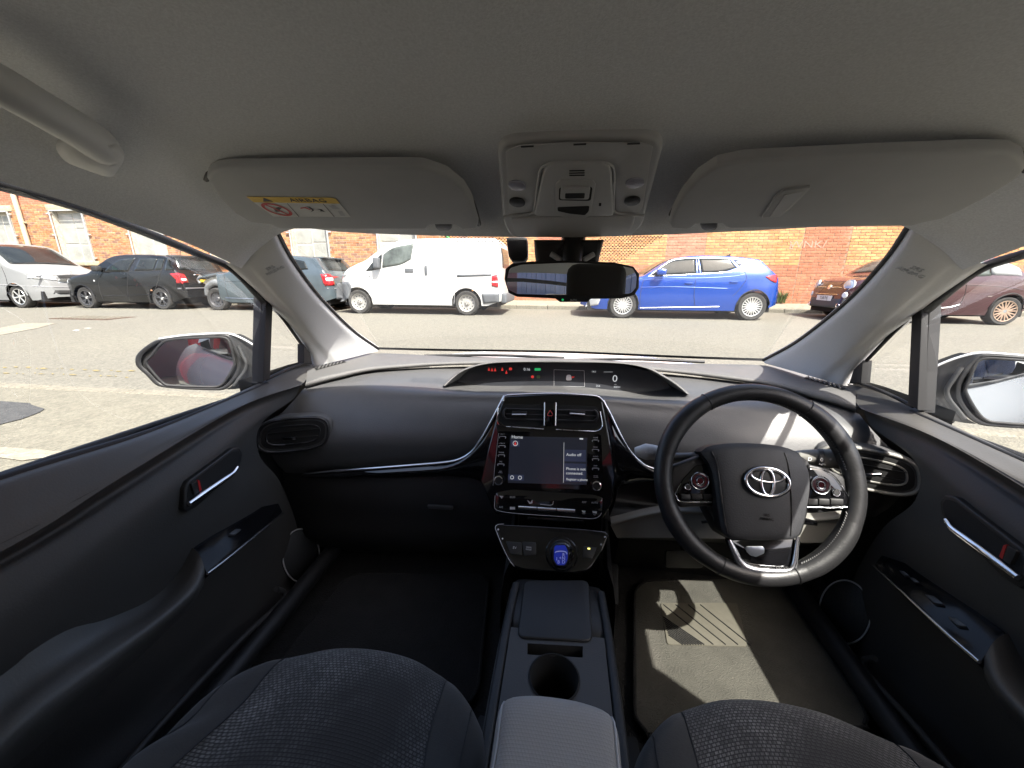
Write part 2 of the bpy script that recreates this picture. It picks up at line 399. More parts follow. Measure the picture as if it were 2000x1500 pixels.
# windscreen
wb = [P(1104,687,y=1.36), P(1000,685,y=1.355), P(860,683,y=1.33), P(737,680,y=1.27)]
wt = [P(1104,446,y=.80), P(1000,446,y=.80), P(760,440,y=.775), P(536,455,y=.735)]
def half(a): return [V(p) for p in a][::-1]+[mx(p) for p in a[1:]]
wrow = [half(wb), half([b.lerp(t, .33)+V((0,.030,.022)) for b, t in zip(wb, wt)]), half([b.lerp(t, .66)+V((0,.030,.022)) for b, t in zip(wb, wt)]), half(wt)]
ws = grid('windscreen', wrow, M_GLASS, CAR, 24, 16)
grid('black_border', [[p+V((0,-.004,.004)) for p in wrow[0]], [p+V((0,.018,-.008)) for p in wrow[0]]], M_BLACK, ws, 30, 2)
# dotted frit either side of the mirror, on the glass
wbv = BVHTree.FromObject(ws, bpy.context.evaluated_depsgraph_get())
dots = []
def infrit(x, y):
    if 1168 < x < 1330: return y < 512-max(0, (x-1210))*0.60
    if 860 < x < 990: return y < 470+max(0, x-880)*0.10
    return False
yy = 430
k = 0
while yy < 520:
    xx = 860+(3.4 if k % 2 else 0)
    while xx < 1345:
        if infrit(xx, yy):
            h, nn, _, _ = wbv.ray_cast(CAM, ray(xx, yy).normalized())
            if h: dots.append(disc_pts(h-nn*(.001 if nn.dot(CAM-h) < 0 else -.001), nn, .0021, 6))
        xx += 6.8
    yy += 3.4; k += 1
tag(polys('frit_dots', dots, M_BLACK, ws), kind='stuff')

# side glass, quarter glass, seals, B pillars
for side in (1, -1):
    f = (lambda p: V(p)) if side == 1 else mx
    sill = [P(515,748,x=-.715), P(300,836,x=-.715), P(0,930,x=-.715), V((-.715,.0,.75)), V((-.715,-.22,.755))]
    top = [P(522,590,x=-.70), P(400,499,x=-.672), P(150,402,x=-.66), V((-.655,.1,1.128)), V((-.66,-.22,1.13))]
    gl = grid('side_window', [[f(p) for p in sill], [f(p.lerp(q, .5)+V((-.008,0,0))) for p, q in zip(sill, top)], [f(p) for p in top]], M_GLASS, CAR, 20, 8)
    tube('window_seal', [f(P(a, b, x=x)+V((-.012,0,0))) for (a, b), x in zip(SEALD, (-.652,-.655,-.657,-.662,-.667,-.673,-.698))]+[], .0075, M_BLACK, gl, seg=8, n=40)
    tube('sill_seal', [f(p+V((.010,0,-.001))) for p in sill], [.004,.006,.008,.008,.008], M_BLACK, gl, seg=8, n=30)
    q = [P(531,596,x=-.716), P(594,690,x=-.716), P(594,706,x=-.716), P(527,733,x=-.716)]
    qg = mesh('quarter_window', [f(p) for p in q], [(0,1,2,3)], M_GLASS, CAR, smooth=False)
    nrm = V((1 if side == 1 else -1, 0, 0))
    def fr(name, pts, x, t, m_=M_BLACK, bev=.002): return slab(name, [f(P(a, b, x=x)) for a, b in pts], nrm, t, m_, qg, bev)
    fr('divider_bar', [(520,584),(533,598),(528,738),(514,746)], -.700, .03)
    fr('divider_channel', [(510,580),(519,584),(513,747),(506,749)], -.712, .02, M_DARK)
    fr('corner_frame', [(594,672),(606,688),(611,712),(594,709)], -.702, .02, M_DARK)
    tube('quarter_seal', [f(P(a, b, x=-.712)) for a, b in ((531,594),(560,632),(594,680))], .004, M_BLACK, qg, seg=6)
    tube('quarter_sill_seal', [f(P(a, b, x=-.708)) for a, b in ((520,741),(560,722),(600,708))], .004, M_BLACK, qg, seg=6)
    # B pillar and the rear side glass behind the viewer
    bp_ = grid('centre_pillar', [[f(V(p)) for p in r] for r in ([(-.73,.17,.20),(-.715,.17,.76),(-.655,.15,1.13)], [(-.68,.165,.20),(-.67,.165,.76),(-.62,.145,1.15)], [(-.67,-.05,.20),(-.66,-.05,.76),(-.60,-.06,1.16)], [(-.73,-.08,.20),(-.715,-.08,.76),(-.655,-.10,1.13)])], M_PILLAR, CAR, 12, 12)
    grid('rear_side_window', [[f(V(p)) for p in r] for r in ([(-.715,-.08,.76),(-.70,-.8,.77),(-.66,-1.2,.83)], [(-.655,-.10,1.13),(-.645,-.8,1.12),(-.62,-1.2,1.07)])], M_GLASS, CAR, 8, 3)
    grid('rear_quarter_panel', [[f(V(p)) for p in r] for r in ([(-.66,-1.2,.83),(-.64,-1.2,1.0),(-.60,-1.2,1.09)], [(-.66,-1.75,.80),(-.62,-1.7,.92),(-.58,-1.6,.98)])], M_PILLAR, CAR, 8, 4)
    # outer door skin and sill: seen in the door mirrors
    sk = grid('outer_door_skin', [[f(V(p)) for p in r] for r in ([(-.725,1.05,.715),(-.73,.6,.722),(-.73,.0,.735),(-.725,-.8,.77),(-.69,-1.6,.80)], [(-.755,1.05,.68),(-.765,.6,.69),(-.765,.0,.70),(-.77,-.8,.735),(-.75,-1.7,.76)], [(-.82,1.05,.60),(-.83,.6,.60),(-.83,.0,.60),(-.84,-.8,.60),(-.82,-1.75,.60)], [(-.80,1.05,.42),(-.81,.6,.42),(-.81,.0,.42),(-.82,-.8,.42),(-.80,-1.75,.42)], [(-.82,1.05,.24),(-.82,.6,.24),(-.82,.0,.24),(-.82,-.8,.24),(-.80,-1.75,.28)])], M_PAINT, CAR, 30, 20)
    tube('chrome_waist_strip', [f(V(p)) for p in [(-.735,.9,.725),(-.74,.5,.732),(-.74,-.2,.745),(-.735,-.9,.777)]], .006, M_BLACK, sk, seg=6)
    grid('front_wing', [[f(V(p)) for p in r] for r in ([(-.725,1.05,.69),(-.70,1.5,.66),(-.62,2.0,.60)], [(-.82,1.05,.56),(-.83,1.5,.54),(-.74,2.05,.48)], [(-.82,1.05,.24),(-.82,1.5,.25),(-.72,2.05,.22)])], M_PAINT, CAR, 12, 10)

# bonnet, cowl, bulkhead, floor pan, rear end (mostly hidden, keep the light out)
bon = grid('bonnet', sym([[(0.01,1.40,.700),(.3,1.395,.700),(.62,1.33,.69),(.72,1.25,.69)], [(0.01,1.62,.706),(.3,1.61,.702),(.6,1.55,.675),(.72,1.5,.65)], [(0.01,2.1,.59),(.3,2.08,.585),(.6,2.0,.58),(.68,1.98,.56)]]), M_PAINT, CAR, 24, 12)
grid('cowl', sym([[(0.01,1.46,.70),(.4,1.45,.70),(.72,1.3,.68)], [(0.01,1.30,.735),(.4,1.29,.735),(.70,1.18,.73)]]), M_BLACK, CAR, 12, 4)
for x0, x1, y0 in ((-.50, .03, 1.385), (.02, .52, 1.39)):
    tube('wiper_blade', [V((x0, y0, .715)), V(((x0+x1)/2, y0+.02, .722)), V((x1, y0+.02, .720))], .006, M_BLACK, CAR, seg=6)
for sx in (-.75, .77):
    grid('kick_panel', [[(sx,.80,.76),(sx,1.05,.76),(sx,1.32,.74)], [(sx,.80,.15),(sx,1.05,.15),(sx,1.32,.15)]], M_DARK, CAR, 4, 4)
fl = grid('floor', [[(-.79,1.25,.62),(0.01,1.28,.62),(.81,1.25,.62)], [(-.79,1.22,.35),(0.01,1.22,.36),(.81,1.22,.35)], [(-.79,1.02,.19),(0.01,1.02,.22),(.81,1.02,.19)], [(-.79,.6,.185),(0.01,.6,.20),(.81,.6,.185)], [(-.79,-.3,.185),(0.01,-.3,.2),(.81,-.3,.185)], [(-.79,-1.0,.20),(0.01,-1.0,.2),(.81,-1.0,.2)]], M_CARPET, CAR, 20, 40)
grid('rear_tailgate', [[(-.60,-1.25,1.065),(0.01,-1.27,1.12),(.62,-1.25,1.065)], [(-.62,-1.30,1.045),(0.01,-1.32,1.10),(.64,-1.30,1.045)]], M_DARK, CAR, 8, 2)
grid('rear_window', [[(-.60,-1.29,1.05),(0.01,-1.31,1.105),(.62,-1.29,1.05)], [(-.60,-1.95,.86),(0.01,-2.0,.90),(.62,-1.95,.86)]], M_GLASS, CAR, 8, 4)
grid('tailgate_trim', [[(-.62,-1.93,.87),(0.01,-1.98,.91),(.64,-1.93,.87)], [(-.62,-2.05,.60),(0.01,-2.1,.62),(.64,-2.05,.60)], [(-.62,-2.0,.2),(0.01,-2.0,.2),(.64,-2.0,.2)]], M_DARK, CAR, 8, 6)
grid('luggage_cover', [[(-.64,-1.25,.72),(0.01,-1.25,.72),(.66,-1.25,.72)], [(-.64,-1.98,.74),(0.01,-1.98,.74),(.66,-1.98,.74)]], M_DARK, CAR, 4, 4)
rs = grid('rear_seat', [[(-.60,-.45,.30),(0.01,-.45,.30),(.62,-.45,.30)], [(-.60,-.45,.45),(0.01,-.45,.45),(.62,-.45,.45)], [(-.60,-.62,.48),(0.01,-.62,.48),(.62,-.62,.48)], [(-.60,-.95,.44),(0.01,-.95,.46),(.62,-.95,.44)], [(-.58,-1.08,.62),(0.01,-1.06,.62),(.60,-1.08,.62)], [(-.56,-1.2,.86),(0.01,-1.2,.84),(.58,-1.2,.86)], [(-.56,-1.28,.86),(0.01,-1.28,.84),(.58,-1.28,.86)]], M_SEATB, CAR, 20, 30)
for hx in (-.32, .34):
    box('headrest', (hx-.12,-1.25,.87), (hx+.12,-1.16,1.02), M_SEATB, rs, .03, 3)

# grab handle on the passenger side of the roof: back off from the headliner towards the viewer
hbv = BVHTree.FromObject(headliner, bpy.context.evaluated_depsgraph_get())
def hl(px, py, back):
    d = ray(px, py).normalized(); h, _, _, _ = hbv.ray_cast(CAM, d)
    return (h if h is not None else P(px, py, y=.4))-d*back
M_HANDLE = mat('handle_plastic', (.60,.60,.59), .55, bump=(600,.2,.0004))
gh = [hl(-90,118,.060), hl(0,166,.072), (hl(60,200,.075)), hl(120,235,.072), hl(165,262,.064), hl(190,282,.056), hl(200,300,.045)]
hnd = tube('grab_handle', gh, [.0155,.0158,.0160,.0165,.0175,.0180,.015], M_HANDLE, CAR, seg=16, n=50)
ft = [(112,290),(122,268),(150,255),(182,268),(225,280),(240,298),(238,315),(225,338),(208,344),(160,328),(130,315)]
fp = cr([hl(a, b, .066) for a, b in ft], 40, True); fc = hl(185,305,.088)
bm = bmesh.new(); R0 = [bm.verts.new(hl(a, b, -.01)) for a, b in [(p_[0]+(p_[0]-178)*.04, p_[1]+(p_[1]-300)*.04) for p_ in [pj(q) for q in fp]]]; R1 = [bm.verts.new(p) for p in fp]; R2 = [bm.verts.new(p.lerp(fc, .22)+(fc-p).normalized()*.0+(CAM-p).normalized()*.012) for p in fp]; R3 = [bm.verts.new(p.lerp(fc, .6)+(CAM-p).normalized()*.010) for p in fp]; ctr = bm.verts.new(fc)
for A_, B_ in ((R0, R1), (R1, R2), (R2, R3)):
    for i in range(40): bm.faces.new((A_[i], A_[(i+1) % 40], B_[(i+1) % 40], B_[i]))
for i in range(40): bm.faces.new((R3[i], R3[(i+1) % 40], ctr))
bmesh.ops.recalc_face_normals(bm, faces=bm.faces[:]); bm_obj('handle_foot', bm, M_HANDLE, hnd, sharp=70)
# ------------------------------------------------------------------ sun visors
VA, VB = hl(640,327,.026), hl(640,447,.014)
VPL = plane3(VA, VB, VA+V((1,0,0)))
vo = [(404,351),(410,340),(425,333),(448,330),(700,328),(824,328),(872,344),(905,370),(921,396),(934,439),(931,447),(902,449),(893,443),(888,440),(842,440),(836,445),(832,448.5),(546,448.5),(530,440),(490,435),(458,417),(428,388)]
vr = [(2003,333),(1997,312),(1970,298),(1900,297),(1700,304),(1450,315),(1400,326),(1362,350),(1332,385),(1313,420),(1307,438),(1312,447),(1340,449),(1352,446),(1360,439),(1408,438),(1416,444),(1424,447),(1780,443),(1800,437),(1842,428),(1880,411),(1930,386),(1985,352)]
def vis(pix_, pl, clip):
    def at_(a, b, off=0.): return pl(a, b, off)
    n = pl.n
    o = slab('sun_visor', [at_(a, b) for a, b in pix_], n, .014, M_VISOR, CAR, .005, 4)
    gap = pix_[:10]; cx = sum(p[0] for p in pix_)/len(pix_); cy = sum(p[1] for p in pix_)/len(pix_)
    tube('painted_gap_shade', [at_(a+(a-cx)*.006, b-1.5, -.014) for a, b in gap], .0042, M_DARK, o, seg=8, n=70)  # dark tube stands in for the shade along the visor's upper edge
    slab('visor_clip', rpoly([at_(clip+a, b, -.004) for a, b in ((-18,436),(18,436),(17,446),(12,451),(-8,451),(-15,446))], .3, 3), n, .012, M_DARK, o, .002)
    box('clip_base', at_(clip,441,-.03)-V((.018,.008,.004)), at_(clip,441,-.03)+V((.018,.008,.012)), M_GREY, o, .003)
    return o
def clear(pl, pix_):      # keep the flat visor just clear of the curved headliner
    pl.p += pl.n*.85*max(0, max((pl(a, b)-CAM).length-(hl(a, b, .006)-CAM).length for a, b in pix_))
VPR = Plane(mx(VA), V((-VPL.n.x, VPL.n.y, VPL.n.z)))
clear(VPL, vo); clear(VPR, vr)
visL = vis(vo, VPL, 866); visR = vis(vr, VPR, 1384)
n = VPL.n
def vp(a, b, off=.0006): return VPL(a, b, off)
def crop_l(x, y): return 470+x*.115, 370+y*.115
lab = polys('warning_label', [[vp(*crop_l(*q)) for q in ((95,122),(1555,140),(1620,160),(1690,243),(1870,468),(560,460),(230,225))]], M_LBL, visL)
polys('label_header', [[vp(*crop_l(*q), .0009) for q in ((95,122),(1555,140),(1620,160),(1690,243),(222,218))]], M_YEL, visL)
a = vp(*crop_l(1140,190), .0012)
text('label_lettering', 'AIRBAG', a, vp(*crop_l(1480,196))-vp(*crop_l(800,186)), n, .0098, M_LINK, visL, space=1.05, squeeze=1.15)
tri = [crop_l(385,140), crop_l(560,208), crop_l(385,208)]
polys('warning_triangle', [[vp(*q, .0012) for q in tri]], M_LINK, visL)
ring = []
c0 = vp(*crop_l(618,338)); ex = vp(*crop_l(875,395))-c0; ey = vp(*crop_l(560,240))-c0
bm = bmesh.new(); K = 40; R1 = []; R2 = []
for i in range(K):
    t = 2*math.pi*i/K; d = ex*math.cos(t)+ey*math.sin(t)
    R1.append(bm.verts.new(c0+d+n*.0006)); R2.append(bm.verts.new(c0+d*.78+n*.0006))
for i in range(K): bm.faces.new((R1[i], R1[(i+1) % K], R2[(i+1) % K], R2[i]))
q = [c0+ex*-.55+ey*.55, c0+ex*-.68+ey*.42, c0+ex*.55-ey*.55, c0+ex*.68-ey*.42]
bm.faces.new([bm.verts.new(q_+n*.0006) for q_ in (q[0], q[1], q[2], q[3])])
bm_obj('prohibition_ring', bm, M_LRED, visL, smooth=False)
for nm, pts, m_ in (('pictogram', [(560,330),(640,300),(700,310),(660,350),(720,375),(600,385)], M_LINK), ('pictogram', [(1010,310),(1100,300),(1190,340),(1180,350),(1090,318),(1020,330)], M_LRED), ('pictogram', [(1110,290),(1180,295),(1250,355),(1195,385),(1215,350),(1150,305)], M_LINK), ('pictogram', [(1290,335),(1370,335),(1440,388),(1400,375),(1345,372),(1360,350)], M_LINK), ('pictogram', [(1490,275),(1600,275),(1690,335),(1570,335)], M_GREY), ('pictogram', [(1650,365),(1720,365),(1780,450),(1700,450)], M_GREY), ('label_rule', [(785,236),(795,236),(1000,463),(985,463)], M_LINK), ('label_rule', [(1395,244),(1405,244),(1600,467),(1586,467)], M_LINK)):
    polys(nm, [[vp(*crop_l(*q_), .0010) for q_ in pts]], m_, visL)
slab('ticket_pocket', rpoly([VPR(a, b, .003) for a, b in ((1487,427),(1515,385),(1530,373),(1583,366),(1580,372),(1528,423))], .15, 3), VPR.n, .004, M_VISOR, visR, .0015)
slab('ticket_pocket_window', [VPR(a, b, .0036) for a, b in ((1502,425),(1533,381),(1570,374),(1525,421))], VPR.n, .0005, M_GREY, visR)

# ------------------------------------------------------------------ overhead console
OA, OB = hl(1130,268,.010), hl(1130,462,.006)
OPL = plane3(OA, OB, OA+V((1,0,0)))
def oc(x, y): return 900+x/4, 230+y/4
def op(x, y, off=0.): return OPL(*oc(x, y), off)
oc_o = slab('overhead_console', rpoly([op(x, y, .004) for x, y in ((285,270),(330,200),(430,172),(900,150),(1450,150),(1545,170),(1580,245),(1440,770),(1420,850),(1330,932),(850,947),(385,932),(340,850),(325,780))], .35, 3), OPL.n, .03, M_GREY, CAR, .006, 3)
slab('rear_recess', rpoly([op(x, y, .0108) for x, y in ((350,260),(470,215),(900,195),(1420,200),(1500,225),(1420,690),(1400,735),(1210,740),(1190,400),(1110,350),(690,350),(630,400),(560,740),(375,745))], .2, 3), OPL.n, .001, M_DARK if False else M_GREY, oc_o, .0006)
tube('recess_line', [op(x, y, .0112) for x, y in ((330,775),(540,750),(580,690),(620,420),(680,365),(760,345),(1080,345),(1150,360),(1195,420),(1190,690),(1220,740),(1430,765))], .0022, M_GREY, oc_o, seg=6, n=70)
slab('switch_panel', rpoly([op(x, y, .0150) for x, y in ((570,772),(640,440),(660,395),(720,362),(1100,358),(1165,385),(1180,440),(1195,772),(1000,775),(960,792),(820,792),(780,775))], .2, 3), OPL.n, .008, M_GREY, oc_o, .003, 3)
slab('front_cover', rpoly([op(x, y, .0140) for x, y in ((390,785),(1360,770),(1350,840),(1300,925),(850,940),(430,925),(405,860))], .25, 3), OPL.n, .006, M_GREY, oc_o, .002, 2)
slab('emergency_module', rpoly([op(x, y, .0160) for x, y in ((740,520),(770,488),(1030,488),(1055,520),(1010,770),(740,770))], .2, 3), OPL.n, .004, M_GREY, oc_o, .001)
slab('switch_recess', rpoly([op(x, y, .0163) for x, y in ((768,545),(1030,540),(1015,650),(765,645))], .15, 3), OPL.n, .0003, M_RECESS, oc_o)
slab('emergency_switch', rpoly([op(x, y, .0190) for x, y in ((782,552),(1012,548),(1000,642),(775,640))], .15, 3), OPL.n, .003, M_GREY, oc_o, .001)
slab('switch_window', rpoly([op(x, y, .0193) for x, y in ((815,592),(970,590),(965,630),(815,632))], .15, 3), OPL.n, .0005, M_DARK, oc_o)
slab('sunglass_latch', rpoly([op(x, y, .0164) for x, y in ((755,700),(1005,690),(1000,730),(970,762),(850,750),(758,730))], .2, 3), OPL.n, .0004, M_RECESS, oc_o)
for k in range(3):
    slab('speaker_slot', [op(x, y, .0154) for x, y in ((848,412+k*18),(968,410+k*18),(966,418+k*18),(848,420+k*18))], OPL.n, .0006, M_RECESS, oc_o)
slab('microphone_hole', [op(x, y, .0154) for x, y in ((1080,668),(1098,668),(1096,690),(1078,690))], OPL.n, .0006, M_RECESS, oc_o)
for cx, cy, rx, ry, nm, m_, h in ((440,535,70,40,'map_lamp_lens',M_LENS,.0125),(1360,515,75,40,'map_lamp_lens',M_LENS,.0125),(440,668,62,34,'lamp_button',M_DARK,.0135),(1340,658,64,34,'lamp_button',M_DARK,.0135)):
    pts = [op(cx+rx*math.cos(t*math.pi/12), cy+ry*math.sin(t*math.pi/12)-(0.10*rx*math.cos(t*math.pi/12) if cx > 900 else -0.10*rx*math.cos(t*math.pi/12)), h) for t in range(24)]
    slab(nm, pts, OPL.n, .003, m_, oc_o, .001)
for x, y in ((470,222),(880,205),(1300,200)):
    slab('moulded_slot', [op(x+a, y+b, .0113) for a, b in ((0,0),(100,-4),(100,8),(0,12))], OPL.n, .0004, M_DARK, oc_o)

# ------------------------------------------------------------------ rear-view mirror
MPL = Plane(P(1117,545,y=.635), V((.09,-1,.03)))
mo = [(985,545),(987,525),(1000,514),(1040,510),(1110,508.5),(1200,512),(1238,520),(1250,535),(1249,562),(1240,577),(1215,583),(1155,584),(1148,590),(1095,590),(1085,583),(1010,580),(993,572)]
rm = slab('rear_view_mirror', [MPL(a, b) for a, b in mo], MPL.n, .028, M_DARK, CAR, .004, 3)
gi = rpoly([MPL(a, b, .0006) for a, b in ((989,552),(995,524),(1018,517),(1110,513),(1200,517),(1236,524),(1244,540),(1242,562),(1232,573),(1190,576),(1110,577),(1010,574),(993,566))], .2, 2)
MN = (CAM-P(1117,545,y=.635)).normalized()+V((.03,-1,.13)).normalized()
slab('mirror_glass', gi, MPL.n, .0004, M_MIRROR, rm)
for v_ in rm.children[-1].data.vertices: v_.co -= MPL.n*0
text('mirror_lettering', 'AUTO', MPL(1120,586,.0008), (1,0,0), MPL.n, .0026, M_GLYPH, rm)
slab('indicator_lamp', disc_pts(MPL(1099,585.5,.001), MPL.n, .0018, 10), MPL.n, .0006, M_GRN, rm)
stem = slab('sensor_housing', [P(a, b, y=.70) for a, b in ((1042,466),(1181,466),(1172,500),(1168,520),(1048,520),(1044,500))], (0,-1,.1), .10, M_DARK, CAR, .01, 3)
tube('mirror_arm', [P(1120,470,y=.74), P(1118,500,y=.685), P(1117,535,y=.652)], [.022,.018,.014], M_DARK, stem, seg=12)
for sx in (-1, 1):
    tube('housing_rib', [P(1118+sx*42, 496, y=.694), P(1118+sx*22, 508, y=.69)], .0045, M_GREY, stem, seg=8)
slab('toll_tag', rpoly([P(a, b, y=.76) for a, b in ((988,462),(1030,462),(1030,500),(1024,510),(1000,510),(993,500))], .2, 3), (0,-1,.2), .02, M_DARK, stem, .004, 2)

# ------------------------------------------------------------------ dashboard
D0 = [P(1104,700,y=1.30), P(900,697,y=1.29), P(735,690,y=1.245), P(665,702,y=1.14), P(620,716,y=1.03), P(600,722,y=.99)]
D1 = [P(1104,704,y=1.16), P(900,703,y=1.14), P(740,712,y=1.06), P(665,725,y=1.00), P(624,735,y=.96), P(598,745,y=.94)]
D2 = [P(1104,706,y=1.135), P(900,706,y=1.115), P(740,716,y=1.04), P(665,729,y=.985), P(624,739,y=.95), P(597,748,y=.932)]
D3 = [P(1104,713,y=1.130), P(900,712,y=1.110), P(740,722,y=1.036), P(665,737,y=.982), P(624,747,y=.948), P(596,756,y=.932)]
D4 = [P(1104,714,y=1.17), P(900,713,y=1.15), P(740,724,y=1.07), P(665,739,y=1.01), P(624,749,y=.965), P(597,758,y=.94)]
top = grid('dashboard_top', sym([D0, D1, D2, D3, D4]), M_TOP, CAR, 80, 34)
# defroster outlets at the ends of the top pad
for side in (1, -1):
    f = (lambda p: V(p)) if side == 1 else mx
    dbv = BVHTree.FromObject(top, bpy.context.evaluated_depsgraph_get())
    def on(px, py, off=.0012):
        d = ray(px, py).normalized(); h, nn, _, _ = dbv.ray_cast(CAM, d)
        if h is None: return P(px, py, y=1.0), V((0,0,1))
        return h+(nn if nn.z > 0 else -nn)*off, nn
    gr = mesh('defroster_outlet', [f(on(a, b)[0]) for a, b in ((614,720),(640,710),(672,705),(676,708),(652,714),(618,724))], [(0,1,2,3,4,5)], M_RECESS, top, smooth=False)
    for k in range(7):
        a = 622+k*7.2; b = 719.5-k*1.9
        tube('outlet_fin', [f(on(a, b+2.5, .0025)[0]), f(on(a+4.5, b-3.5, .0025)[0])], .0022, M_TOP, top, seg=5, n=3)
# padded fascia below
E0 = [P(1104,716,y=1.15), P(900,716,y=1.13), P(740,724,y=1.055), P(665,739,y=1.0), P(624,749,y=.962), P(592,760,y=.935)]
E1 = [P(1104,760,y=1.03), P(930,758,y=1.03), P(850,746,y=1.012), P(740,742,y=.99), P(665,748,y=.965), P(624,757,y=.94), P(584,770,y=.92)]
E2 = [P(1104,770,y=.915), P(900,766,y=.915), P(740,758,y=.925), P(665,760,y=.925), P(618,767,y=.915), P(573,783,y=.90)]
E3 = [P(1104,785,y=.893), P(900,783,y=.893), P(740,780,y=.897), P(660,782,y=.896), P(600,790,y=.885), P(555,802,y=.88)]
E4 = [P(1104,820,y=.862), P(900,820,y=.862), P(740,822,y=.862), P(650,824,y=.862), P(580,824,y=.862), P(532,824,y=.866)]
E5 = [P(1104,865,y=.843), P(900,865,y=.843), P(740,868,y=.842), P(650,868,y=.842), P(570,866,y=.85), P(520,858,y=.858)]
E6 = [P(1104,905,y=.858), P(900,902,y=.858), P(740,908,y=.856), P(650,910,y=.854), P(570,905,y=.85), P(535,898,y=.858)]
E7 = [P(1104,925,y=.90), P(900,922,y=.90), P(740,924,y=.895), P(650,926,y=.89), P(590,928,y=.868), P(560,925,y=.87)]
pad = grid('dashboard_pad', sym([E0, E1, E2, E3, E4, E5, E6, E7]), M_PAD, CAR, 90, 60)
# lower fascia and glove box
G0 = [P(1104,915,y=.87), P(900,915,y=.87), P(740,920,y=.866), P(600,924,y=.864), P(552,918,y=.872)]
G1 = [P(1104,960,y=.852), P(900,958,y=.852), P(740,958,y=.85), P(610,955,y=.85), P(555,948,y=.862)]
G2 = [P(1104,1010,y=.84), P(900,1012,y=.838), P(740,1010,y=.838), P(620,1005,y=.84), P(570,998,y=.85)]
G3 = [P(1104,1070,y=.855), P(900,1075,y=.85), P(740,1072,y=.85), P(640,1065,y=.85), P(590,1055,y=.86)]
G4 = [P(1104,1075,y=1.05), P(900,1085,y=1.05), P(740,1082,y=1.05), P(650,1070,y=1.05), P(610,1060,y=1.03)]
def left_only(rows): return [[V(p) for p in r][::-1] for r in rows]
glove = grid('glove_box', left_only([G0, G1, G2, G3, G4]), M_DARK, CAR, 40, 30)
slab('glove_box_latch', rpoly([P(a, b, y=.832) for a, b in ((834,987),(884,990),(884,997),(836,994))], .3, 2), (0,-1,0), .006, M_SWITCH, glove, .001)
# driver side: knee panel with the light lower cover
K0 = [mx(p) for p in G0]
K1 = [mx(p) for p in G1]
K2 = [P(1190,1018,y=.80), P(1290,1000,y=.81), P(1400,1002,y=.81), P(1560,1015,y=.82), P(1690,1010,y=.845)]
knee_up = grid('driver_lower_fascia', [K0, K1, K2], M_DARK, CAR, 30, 14)
K3 = [P(1192,1025,y=.790), P(1290,1003,y=.80), P(1400,1005,y=.80), P(1560,1018,y=.81), P(1660,1012,y=.83)]
K4 = [P(1205,1050,y=.785), P(1290,1050,y=.785), P(1400,1052,y=.785), P(1560,1060,y=.80), P(1650,1058,y=.82)]
K5 = [P(1210,1053,y=.90), P(1290,1055,y=.90), P(1400,1060,y=.90), P(1560,1066,y=.90), P(1650,1062,y=.92)]
knee = grid('knee_panel', [K3, K4], M_TRAY, CAR, 24, 8)
grid('knee_panel_lip', [[p+V((0,-.004,.001)) for p in K3], [p+V((0,-.012,.010)) for p in K3], [p+V((0,.01,.014)) for p in K3]], M_TRAY, knee, 24, 6)
grid('knee_panel_underside', [K4, K5], M_DARK, knee, 24, 4)
tube('pull_handle', [P(1370,1020,y=.79), P(1395,1018,y=.786), P(1440,1020,y=.79)], .003, M_DARK, knee, seg=6)
grid('footwell_back', [K5, [p+V((0,.10,-.25)) for p in K5], [p+V((0,.12,-.45)) for p in K5]], M_CARPET, knee, 16, 6)

# silver trim lines and gloss-black wings
for side in (1, -1):
    f = (lambda p: V(p)) if side == 1 else mx
    line = [(986,773,.852),(972,800,.846),(955,832,.842),(940,858,.839),(922,882,.838),(900,896,.838),(870,903,.838),(800,909,.838),(700,917,.836),(640,921,.838),(592,926,.846)]
    low = [(975,1010,.80),(968,985,.805),(962,955,.812),(955,945,.818),(945,942,.82),(925,935,.826),(905,932,.83),(870,930,.834),(800,932,.838),(700,935,.84),(640,936,.842),(594,931,.85)]
    if side == -1:
        f = lambda p: V(p)
        line = [(1177,782,.852),(1190,806,.846),(1203,833,.842),(1214,855,.839),(1228,879,.838),(1246,899,.838),(1270,914,.838),(1330,926,.838),(1440,934,.836),(1560,938,.838),(1640,940,.846)]
        low = [(1190,1010,.80),(1200,985,.805),(1206,958,.812),(1212,950,.818),(1222,948,.82),(1236,944,.826),(1255,942,.83),(1280,942,.834),(1330,944,.838),(1440,950,.84),(1560,953,.842),(1640,946,.85)]
    st = tube('silver_line', [f(P(a, b, y=c-.010)) for a, b, c in line], [.0042]*8+[.0036,.003,.0015], M_SILVER, CAR, seg=8, n=80)
    A = cr([f(P(a, b, y=c-.006)) for a, b, c in line], 40); B = cr([f(P(a, b, y=c-.004)) for a, b, c in low], 40)
    grid('gloss_wing', [A, [p.lerp(q_, .5)+V((0,-.012,0)) for p, q_ in zip(A, B)], B], M_PIANO, st, 40, 8)

